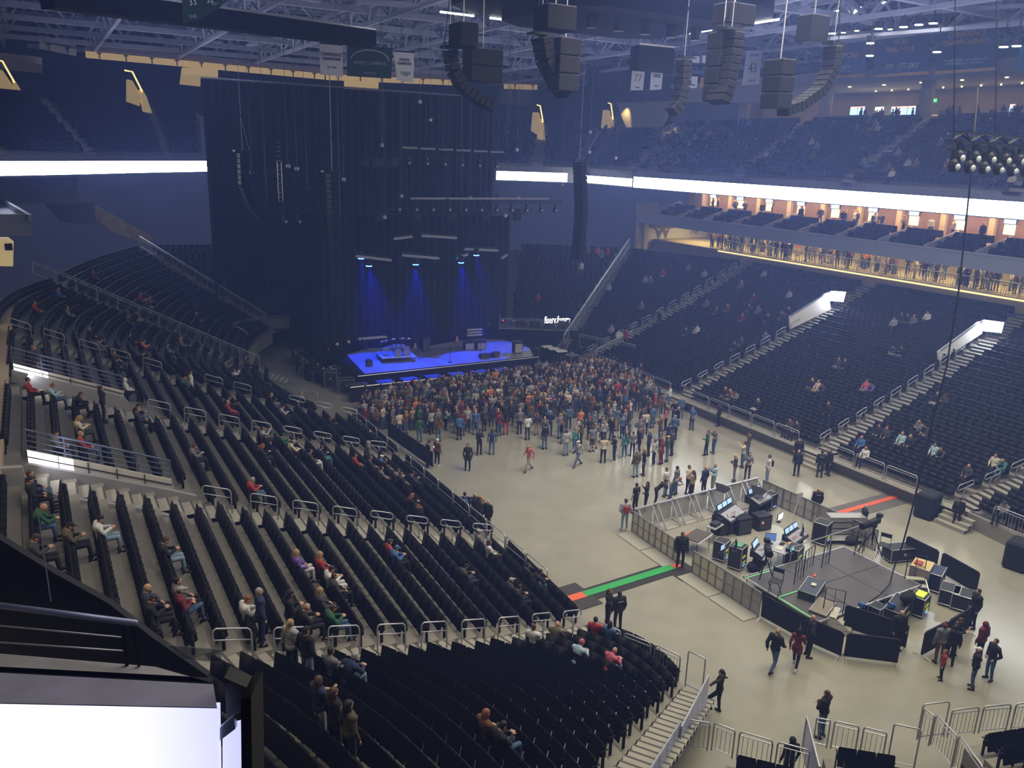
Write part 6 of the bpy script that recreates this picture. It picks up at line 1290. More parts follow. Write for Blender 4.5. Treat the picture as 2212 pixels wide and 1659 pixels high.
def top_mb(P, long_, fem, coat=False, bulk=0.0):
    g = .018+bulk; mb = MB(); torso(mb, P, g, fem); mb.capsule(P['nk']-V3(0, 0, .03), P['nk']-V3(0, 0, .02), .075, .075)
    for n in 'LR':
        e = P['el'+n]; s = P['sh'+n]
        if long_: mb.capsule(s, e, .064+bulk, .052+bulk); mb.capsule(e, e.lerp(P['wr'+n], .95), .052+bulk, .038+bulk)
        else: mb.capsule(s, s.lerp(e, .62), .064, .062)
    if coat:
        for n in 'LR': mb.capsule(P['hp'+n], P['hp'+n].lerp(P['kn'+n], .45), .115, .12)
    else:
        mb.ell(P['pe']+V3(0, 0, .01), (.178+bulk, .130+bulk, .12), 16, 8)
    return mb
def pants_mb(P, short=False, wide=0.0):
    mb = MB(); mb.ell(P['pe']-V3(0, 0, .03), (.165, .118, .12), 16, 8)
    for n in 'LR':
        k, a = P['kn'+n], P['an'+n]; mb.capsule(P['hp'+n], k, .092, .068+wide)
        if not short: mb.capsule(k, k.lerp(a, .92), .068+wide, .052+wide)
    return mb
def shoe_mb(P, n):
    a = P['an'+n]; d = V3(P['ft'+n].x, P['ft'+n].y, 0).normalized(); mb = MB(); b = a-V3(0, 0, .045)
    mb.capsule(b-d*.05, b+d*.13, .044, .038); mb.capsule(b-d*.03+V3(0, 0, .03), a+V3(0, 0, .02), .045, .044); return mb
def hair_mb(kind):
    mb = MB()
    if kind == 'short': mb.ell((0, -.018, .042), (.084, .096, .092), 16, 10); mb.ell((0, -.035, .0), (.080, .075, .075), 14, 8)
    elif kind == 'long':
        mb.ell((0, -.018, .040), (.088, .100, .095), 16, 10); mb.capsule((0, -.055, .02), (0, -.085, -.24), .082, .075); mb.capsule((-.07, -.02, 0), (-.075, -.02, -.17), .028, .03); mb.capsule((.07, -.02, 0), (.075, -.02, -.17), .028, .03)
    elif kind == 'pony': mb.ell((0, -.018, .040), (.085, .097, .093), 16, 10); mb.capsule((0, -.11, .03), (0, -.14, -.17), .032, .022)
    elif kind == 'cap': mb.ell((0, -.008, .050), (.088, .104, .078), 16, 10); mb.ell((0, .110, .055), (.062, .065, .010), 12, 6)
    elif kind == 'beanie': mb.ell((0, -.015, .055), (.090, .105, .092), 16, 10); mb.tube([(0, -.012, .015), (0, -.012, .045)], .098, 16)
    elif kind == 'hood': mb.ell((0, -.03, .02), (.105, .11, .125), 16, 10); mb.ell((0, -.06, -.10), (.12, .09, .08), 12, 8)
    return mb
PC = {}
def pm(key, fn, vox=.011, dec=.4, sm=2):
    if key not in PC: PC[key] = remesh(fn(), key[1] if isinstance(key, tuple) else key, vox, dec, sm)
    return PC[key]
SKIN = [mat('skin_%d' % i, c, .55) for i, c in enumerate(((.52, .30, .21), (.60, .37, .27), (.46, .25, .17), (.16, .085, .055)))]
CLO = {}
CC = dict(black=(.012, .012, .016), charcoal=(.045, .045, .052), grey=(.16, .16, .18), lightgrey=(.34, .34, .37), white=(.62, .62, .64), cream=(.55, .48, .38), red=(.36, .035, .04), pink=(.50, .12, .16), maroon=(.14, .02, .03), navy=(.02, .03, .09), blue=(.05, .14, .36), denim=(.07, .13, .24), paledenim=(.22, .32, .44), teal=(.05, .20, .22), green=(.02, .10, .05), olive=(.09, .08, .04), brown=(.13, .065, .03), tan=(.36, .26, .16), orange=(.55, .20, .05), purple=(.14, .07, .35), lightblue=(.35, .50, .60), yellow=(.55, .42, .10), khaki=(.32, .27, .19))
def cl(c):
    if c not in CLO: CLO[c] = mat('cloth_'+c, CC[c], .85, noise=.22, nscale=14)
    return CLO[c]
HC = dict(blond=mat('hair_blond', (.38, .25, .11), .6), brown=mat('hair_brown', (.075, .04, .022), .6), dark=mat('hair_dark', (.018, .013, .012), .6), grey=mat('hair_grey', (.33, .33, .34), .6), ginger=mat('hair_ginger', (.26, .09, .035), .6))
def inst(name, me, m_, parent=None):
    o = link(name, me, parent)
    if len(me.materials) == 0: me.materials.append(m_)
    o.material_slots[0].link = 'OBJECT'; o.material_slots[0].material = m_
    return o
NP = [0]
def person(loc, rz, ps, top, bot, hair, hc, label, group=None, H=1.0, fem=False, long_=True, coat=False, skin=0, short=False, phone=False, shoes='black', bag=None, detail=True, bulk=0.0, lettering=None):
    P = pose(ps); b = inst('person', pm((ps, 'body', fem), lambda: body_mb(P, True, fem), .0105, .35), SKIN[skin]); tag(b, label, 'person', group); b.location = loc; b.rotation_euler = (0, 0, rz); b.scale = (H, H, H)
    inst('coat' if coat else 'jacket' if bulk else 'shirt', pm((ps, 'top', fem, long_, coat, bulk), lambda: top_mb(P, long_, fem, coat, bulk), .014, .4, 3), cl(top), b)
    inst('shorts' if short else 'trousers', pm((ps, 'bottom', short), lambda: pants_mb(P, short), .014, .4, 3), cl(bot), b)
    for n in 'LR': inst('shoe', pm((ps, 'shoe', n), lambda: shoe_mb(P, n), .012, .5), cl(shoes), b)
    def onhead(name, me, m_): o = inst(name, me, m_, b); o.location = P['hd']; o.rotation_euler = (P['tilt'], 0, P['turn']); return o
    if hair: onhead({'cap': 'cap', 'beanie': 'beanie_hat', 'hood': 'hood'}.get(hair, 'hair'), pm(('h', hair), lambda: hair_mb(hair), .009, .5), HC[hc] if hc in HC else cl(hc))
    if hair == 'cap': onhead('hair', pm(('h', 'under'), lambda: MB().ell((0, -.035, .0), (.080, .075, .075), 14, 8), .009, .5), HC['brown'])
    if detail:
        onhead('eye', PC.setdefault('eyeL', MB().ell((-.030, .088, .006), (.011, .008, .008), 8, 6).mesh('eye', [])), HC['dark']); onhead('eye', PC.setdefault('eyeR', MB().ell((.030, .088, .006), (.011, .008, .008), 8, 6).mesh('eye', [])), HC['dark'])
        onhead('mouth', PC.setdefault('mouth', MB().ell((0, .094, -.066), (.022, .008, .006), 8, 6).mesh('mouth', [])), cl('maroon'))
    if phone:
        o = MB().bev((0, 0, 0), (.075, .010, .15), .004).build('mobile_phone', M_blackm); s_ = MB().box((0, -.007, 0), (.066, .003, .135)).build('lit_screen', M_scrw, o)
        o.location = b.matrix_basis @ ((P['wrL']+P['wrR'])/2+V3(0, .09, .05)); o.rotation_euler = (-.5, 0, rz); tag(o, 'lit phone held by the '+' '.join(label.split()[:8]), 'phone')
    if bag: MB().bev((0, -.20, 1.22), (.28, .14, .40), .05).build('backpack', cl(bag), b)
    if lettering: txt('lettering', lettering, P['ch']+V3(0, -.155, .06), .062, cl('white'), (PI/2, 0, 0), b, sx=1.0, ext=.004)
    NP[0] += 1; return b
# one-mesh figures for the crowd: slots skin, top, bottom, shoes, hair
def crowd_mesh(ps, hair, fem, long_, vox=.02, dec=.30):
    key = ('c', ps, hair, fem, long_, vox)
    if key in PC: return PC[key]
    P = pose(ps); T = Matrix.Translation(P['hd']) @ Matrix.Rotation(P['tilt'], 4, 'X'); vs = []; fs = []; mi = []
    def add(me, k, M4=None):
        o = len(vs); vs.extend([tuple((M4 @ v.co) if M4 else v.co) for v in me.vertices]); fs.extend([tuple(i+o for i in p.vertices) for p in me.polygons]); mi.extend([k]*len(me.polygons)); bpy.data.meshes.remove(me)
    add(remesh(body_mb(P, False, fem), 'a', vox, dec), 0); add(remesh(top_mb(P, long_, fem, False, .008), 'b', vox, dec), 1); add(remesh(pants_mb(P), 'c', vox, dec), 2)
    sm = MB(); 
    for n in 'LR':
        s_ = shoe_mb(P, n); o = len(sm.v); sm.v += s_.v; sm.f += [tuple(i+o for i in f) for f in s_.f]; sm.mi += s_.mi
    add(remesh(sm, 'd', vox, dec), 3)
    if hair: add(remesh(hair_mb(hair), 'e', vox*.8, dec), 4, T)
    me = bpy.data.meshes.new('person'); me.from_pydata(vs, [], fs)
    for k in range(5): me.materials.append(SKIN[0])
    me.polygons.foreach_set('material_index', mi); me.polygons.foreach_set('use_smooth', [True]*len(fs)); me.update()
    PC[key] = me; return me
def simple_person(loc, rz, ps, top, bot, hair, hc, label, group, H=1.0, fem=False, long_=True, skin=0):
    o = link('person', crowd_mesh(ps, hair, fem, long_)); tag(o, label, 'person', group); o.location = loc; o.rotation_euler = (0, 0, rz); o.scale = (H, H, H)
    for k, m_ in enumerate((SKIN[skin], cl(top), cl(bot), cl('black'), HC[hc] if hc in HC else cl(hc))): o.material_slots[k].link = 'OBJECT'; o.material_slots[k].material = m_
    NP[0] += 1; return o
# ---- people on the open floor: pixel of the feet, pose, facing, clothes, words
D2 = math.radians
FL = [
 ((924, 1010), 'phone', -90, 'black', 'black', 'cap', 'black', 'person in black T-shirt and black cap at the near end of the black cloth barriers', dict(long_=False, phone=True)),
 ((944, 1006), 'stand', -60, 'brown', 'black', 'beanie', 'white', 'person in rust-brown patterned jacket and pale knitted hat, standing by the cloth barrier end', dict(fem=True, shoes='white')),
 ((1010, 1017), 'stand', 150, 'black', 'black', 'long', 'brown', 'person with long brown hair and black coat standing alone with a shoulder bag', dict(fem=True, coat=True, bag='black')),
 ((1035, 983), 'phone', 180, 'black', 'black', 'short', 'dark', 'person in black with a white shirt tied at the waist, behind the crowd', dict(fem=True)),
 ((1062, 982), 'stand', -30, 'denim', 'denim', 'long', 'brown', 'person in denim with a blue bag on the shoulder, walking behind the crowd', dict(fem=True, bag='navy')),
 ((1142, 1018), 'walk', 100, 'pink', 'khaki', 'short', 'blond', 'person in coral jacket and khaki trousers striding left across the open floor', {}),
 ((1248, 1008), 'walk', 95, 'lightgrey', 'denim', 'cap', 'white', 'person in pale checked shirt and blue jeans striding left behind the crowd', dict(long_=True)),
 ((1139, 950), 'stand', 0, 'white', 'charcoal', 'short', 'dark', 'person in loose white patterned T-shirt seen from behind at the crowd edge', dict(long_=False)),
 ((1222, 984), 'stand', 0, 'lightgrey', 'paledenim', 'short', 'brown', 'person in grey and red varsity jacket and pale jeans at the crowd edge', dict(bulk=.02)),
 ((1176, 970), 'stand', 0, 'black', 'denim', 'short', 'dark', 'person in black top and blue jeans standing left of the varsity jacket', {}),
 ((1241, 978), 'stand', 20, 'teal', 'denim', 'long', 'blond', 'person in mint-teal top next to the varsity jacket', dict(fem=True)),
 ((1278, 976), 'stand', 0, 'grey', 'charcoal', 'short', 'brown', 'large person in grey shirt and dark shorts at the crowd edge', dict(bulk=.05, short=True, long_=False)),
 ((1300, 955), 'stand', 30, 'blue', 'denim', 'short', 'blond', 'person in bright blue T-shirt right of the large grey shirt', dict(long_=False)),
 ((1302, 1000), 'phone', -20, 'cream', 'black', 'short', 'dark', 'person in cream and dark checked flannel shirt with head bowed', {}),
 ((1326, 997), 'phone', 70, 'black', 'navy', 'cap', 'black', 'person in black jacket, navy trousers and bright white shoes', dict(shoes='white')),
 ((1348, 990), 'stand', 0, 'teal', 'denim', 'long', 'brown', 'person in teal jacket and blue jeans seen from behind', dict(fem=True, shoes='white')),
 ((1372, 1031), 'stand', 0, 'olive', 'paledenim', 'short', 'grey', 'tall person in grey-olive jacket and pale jeans nearest the desk compound', dict(bulk=.03)),
 ((1389, 1027), 'stand', 60, 'black', 'black', 'long', 'blond', 'person with blond hair in black close beside the grey-olive jacket', dict(fem=True)),
 ((1411, 1006), 'pockets', 30, 'lightgrey', 'black', 'short', 'brown', 'person in pale grey hoodie and black trousers', dict(shoes='white')),
 ((1427, 1003), 'stand', 20, 'maroon', 'maroon', 'long', 'ginger', 'person in dark red dress with reddish hair', dict(fem=True, long_=False, coat=True)),
 ((1440, 997), 'stand', 40, 'green', 'denim', 'cap', 'yellow', 'person in dark green jacket and yellow cap', {}),
 ((1450, 984), 'stand', 30, 'charcoal', 'black', 'short', 'dark', 'person in charcoal hoodie behind the yellow cap', {}),
 ((992, 950), 'stand', 0, 'blue', 'black', 'short', 'brown', 'person in blue checked shirt seen from behind left of the crowd centre', {}),
 ((906, 955), 'stand', 0, 'green', 'denim', 'short', 'dark', 'person in dark green jacket and jeans near the cloth barriers', {}),
 ((947, 954), 'stand', 0, 'brown', 'denim', 'long', 'brown', 'person with long hair in brown jacket at the left crowd edge', dict(fem=True)),
 ((932, 938), 'stand', 10, 'lightgrey', 'black', 'short', 'dark', 'person in light grey hoodie at the left crowd edge', {}),
 ((1078, 942), 'stand', 0, 'maroon', 'denim', 'short', 'brown', 'person in red-maroon shirt and jeans at the centre crowd edge', {}),
 ((1092, 939), 'stand', -20, 'black', 'red', 'long', 'dark', 'person in black top and red leggings', dict(fem=True)),
 ((1332, 931), 'stand', 0, 'denim', 'tan', 'short', 'brown', 'person in denim shirt and tan trousers from behind', {}),
 ((1413, 897), 'stand', 40, 'red', 'denim', 'short', 'blond', 'person in bright red jacket near the right-hand bank', dict(bulk=.02)),
 ((1432, 894), 'pockets', 150, 'grey', 'black', 'short', 'brown', 'person in checked grey shirt beside the bright red jacket', {}),
 ((1437, 930), 'stand', 30, 'pink', 'black', 'long', 'brown', 'person in pink sleeveless top near the right edge of the crowd', dict(fem=True, long_=False)),
 ((1455, 915), 'talk', 120, 'black', 'black', 'short', 'brown', 'person in black facing the pink sleeveless top', {}),
 ((1493, 929), 'pockets', 100, 'blue', 'navy', 'short', 'brown', 'person in bright blue T-shirt standing alone right of the crowd', dict(long_=False)),
 ((1525, 984), 'talk', 30, 'green', 'black', 'short', 'brown', 'person in green checked shirt on the open floor right of the crowd', {}),
 ((1541, 979), 'talk', 80, 'grey', 'denim', 'short', 'ginger', 'person in blue-grey shirt talking to the green checked shirt', {}),
 ((1614, 986), 'stand', 20, 'olive', 'denim', 'short', 'dark', 'person in olive jacket seen from behind between crowd and right bank', {}),
 ((1602, 1010), 'photo', 60, 'cream', 'denim', 'short', 'dark', 'person in cream shirt raising a phone', dict(phone=True)),
 ((1585, 1040), 'phone', 40, 'charcoal', 'grey', None, 'dark', 'bald person in charcoal top left of the cream shirt', {}),
 ((1613, 1036), 'talk', 120, 'grey', 'charcoal', 'long', 'dark', 'person with long dark hair in grey top near the far barricade', dict(fem=True)),
 ((1656, 1042), 'stand', 60, 'white', 'paledenim', 'beanie', 'charcoal', 'person in black and white flannel with pale ripped jeans', dict(bag='black')),
 ((1721, 1002), 'stand', 120, 'black', 'black', 'short', 'dark', 'guard in black standing just behind another guard by the right bank steps', dict(bulk=.02)),
 ((1719, 1029), 'stand', 110, 'black', 'black', None, 'dark', 'bald guard in black with white shirt front by the right bank steps', dict(bulk=.02)),
 ((1769, 1031), 'stand', -40, 'black', 'black', 'short', 'dark', 'security guard in black seen from behind, left of the pair at the right bank steps', dict(bulk=.02, lettering='SECURITY')),
 ((1787, 1027), 'stand', 70, 'black', 'black', 'short', 'brown', 'security guard in black, right of the pair at the right bank steps', dict(bulk=.02)),
 ((1551, 921), 'stand', 20, 'black', 'black', 'short', 'dark', 'guard in black standing against the front rail of the right bank', dict(bulk=.02)),
 ((1760, 1118), 'stand', -30, 'black', 'black', None, 'dark', 'bald security guard in black behind the far right barricade', dict(bulk=.03, lettering='SECURITY')),
 ((1861, 1158), 'stand', -120, 'black', 'black', 'short', 'grey', 'guard in black beside the red strip at the right bank', dict(bulk=.02)),
 ((2063, 1140), 'stand', 130, 'black', 'black', 'cap', 'black', 'guard in black at the steps right of the covered speaker', dict(bulk=.02)),
 ((1420, 1092), 'lean', -120, 'black', 'black', 'cap', 'black', 'person in black cap leaning on the far barricade, left of the two leaning', {}),
 ((1436, 1072), 'stand', 200, 'white', 'paledenim', 'short', 'dark', 'person in white T-shirt standing behind the leaning people', dict(long_=False)),
 ((1452, 1082), 'lean', -150, 'grey', 'denim', None, 'dark', 'bald person in grey leaning on the far barricade', {}),
 ((1458, 1068), 'stand', 20, 'grey', 'denim', 'short', 'dark', 'person in grey hoodie seen from behind at the far barricade', {}),
 ((1371, 1108), 'stand', 10, 'black', 'black', 'short', 'dark', 'person in black T-shirt at the far left barricade corner', dict(long_=False)),
 ((1394, 1105), 'talk', 60, 'black', 'black', 'long', 'dark', 'person with long dark hair in black at the far left barricade corner', dict(fem=True)),
 ((1484, 1066), 'talk', 200, 'cream', 'black', 'short', 'brown', 'person in cream top facing the flowered blouse', dict(fem=True)),
 ((1493, 1078), 'stand', 20, 'tan', 'black', 'long', 'brown', 'person in dark flowered blouse with long hair before the far barricade', dict(fem=True)),
 ((1519, 1068), 'stand', 10, 'navy', 'black', None, 'dark', 'bald person in dark teal sweater seen from behind before the far barricade', dict(bulk=.02)),
 ((1539, 1062), 'talk', 80, 'lightblue', 'lightgrey', 'long', 'blond', 'person with blond hair in pale mint top before the far barricade', dict(fem=True)),
 ((1348, 1145), 'pockets', -20, 'lightgrey', 'paledenim', 'cap', 'charcoal', 'person in light grey hoodie and pale jeans with a red bag by the compound corner', dict(shoes='white', bag='red', bulk=.03)),
 ((1468, 1226), 'stand', 150, 'black', 'black', 'short', 'dark', 'large guard in black standing in the gap at the end of the green strip', dict(bulk=.04, skin=3, H=1.04)),
 ((1311, 1352), 'crossed', 210, 'black', 'black', 'long', 'brown', 'person with long hair and arms folded beside the guard at the near corner', dict(fem=True, H=.97)),
 ((1333, 1362), 'stand', -10, 'black', 'black', 'short', 'dark', 'security guard seen from behind at the near corner of the floor', dict(bulk=.03, lettering='SECURITY', H=1.02)),
 ((1003, 1130), 'stand', -20, 'navy', 'paledenim', 'short', 'dark', 'person in dark jacket with a blue patch on the back at the left floor edge', dict(fem=True, bag='blue')),
 ((1024, 1132), 'talk', 160, 'black', 'black', None, 'dark', 'bald person in black, leftmost of the two bald ones at the left floor edge', dict(bulk=.02)),
 ((1038, 1140), 'stand', 30, 'black', 'black', 'long', 'blond', 'person with blond hair between the two bald ones at the left floor edge', dict(fem=True)),
 ((1053, 1148), 'stand', 110, 'black', 'black', None, 'dark', 'bald person in black nearest the left floor edge rail', dict(bulk=.02)),
 ((1744, 1418), 'hips', -120, 'black', 'black', None, 'dark', 'bald guard in black suit and white shirt before the cloth barrier', dict(bulk=.02, H=1.05)),
 ((1716, 1443), 'walk', -60, 'maroon', 'black', 'hood', 'black', 'person in long dark plum coat walking past the cloth barrier', dict(fem=True, coat=True, H=.98, shoes='white')),
 ((1668, 1450), 'walk', -75, 'black', 'denim', 'short', 'blond', 'person in black leather jacket and blue jeans walking right', dict(bulk=.02, H=1.04)),
 ((1934, 1405), 'stand', 160, 'black', 'black', None, 'dark', 'bald guard in black tie inside the open cloth barrier', dict(bulk=.03, H=1.03)),
 ((2098, 1356), 'stand', 60, 'black', 'black', 'short', 'dark', 'tall guard in black at the right corner of the desk compound', dict(bulk=.03, H=1.04)),
 ((2026, 1432), 'stand', -30, 'grey', 'brown', 'cap', 'maroon', 'person in grey hoodie, cap and brown trousers before the cloth barrier', dict(bulk=.03)),
 ((2056, 1418), 'phone', 200, 'black', 'black', 'short', 'brown', 'bearded person in black touching the face behind the child', dict(bulk=.02)),
 ((2048, 1436), 'stand', -60, 'black', 'black', 'short', 'dark', 'person in black jacket directly behind the child in red', dict(bulk=.02)),
 ((2031, 1468), 'stand', 40, 'red', 'black', 'short', 'ginger', 'child in red hoodie and black trousers, smallest of the group', dict(H=.74)),
 ((2112, 1428), 'stand', 0, 'maroon', 'black', 'hood', 'maroon', 'person in dark maroon hooded jacket in the lower right group', dict(bulk=.03)),
 ((2098, 1487), 'stand', 30, 'black', 'denim', 'cap', 'white', 'person in black hoodie, white cap and loose jeans, nearest of the lower right group', dict(bulk=.02)),
 ((2134, 1468), 'pockets', 70, 'black', 'denim', 'short', 'brown', 'bearded person in black top and jeans at the right of the lower right group', dict(bulk=.01)),
 ((1549, 1540), 'reach', 30, 'black', 'black', 'pony', 'dark', 'person in black leaning one arm on the stair panel with a foot up', dict(fem=True)),
 ((1772, 1592), 'crossed', 10, 'black', 'denim', 'short', 'brown', 'person in black sweater and blue jeans with folded arms, alone near the bottom', dict(bulk=.02, H=1.04)),
 ((1698, 1695), 'stand', -20, 'black', 'black', 'hood', 'black', 'person with dark hair cut off by the low fence at the bottom edge', dict(fem=True)),
 ((850, 870), 'crossed', 180, 'black', 'black', None, 'dark', 'bald guard with folded arms by the left end of the barricade', dict(bulk=.02)),
 ((770, 935), 'stand', 170, 'black', 'black', 'short', 'dark', 'guard in black at the left corner of the crowd', {}),
 ((800, 985), 'stand', 160, 'black', 'black', None, 'dark', 'bald guard in black beside the cloth barrier left of the crowd', dict(bulk=.03)),
]
for px, ps, fd, top, bot, hr, hcx, lab, kw in FL:
    lab = lab if lab.startswith('person') else 'person, '+lab if False else lab
    z = .8 if 'right bank, ' in lab else 0
    person(at(*px, 0), D2(fd), ps, top, bot, hr, hcx, lab, detail=px[1] > 1250, **kw)
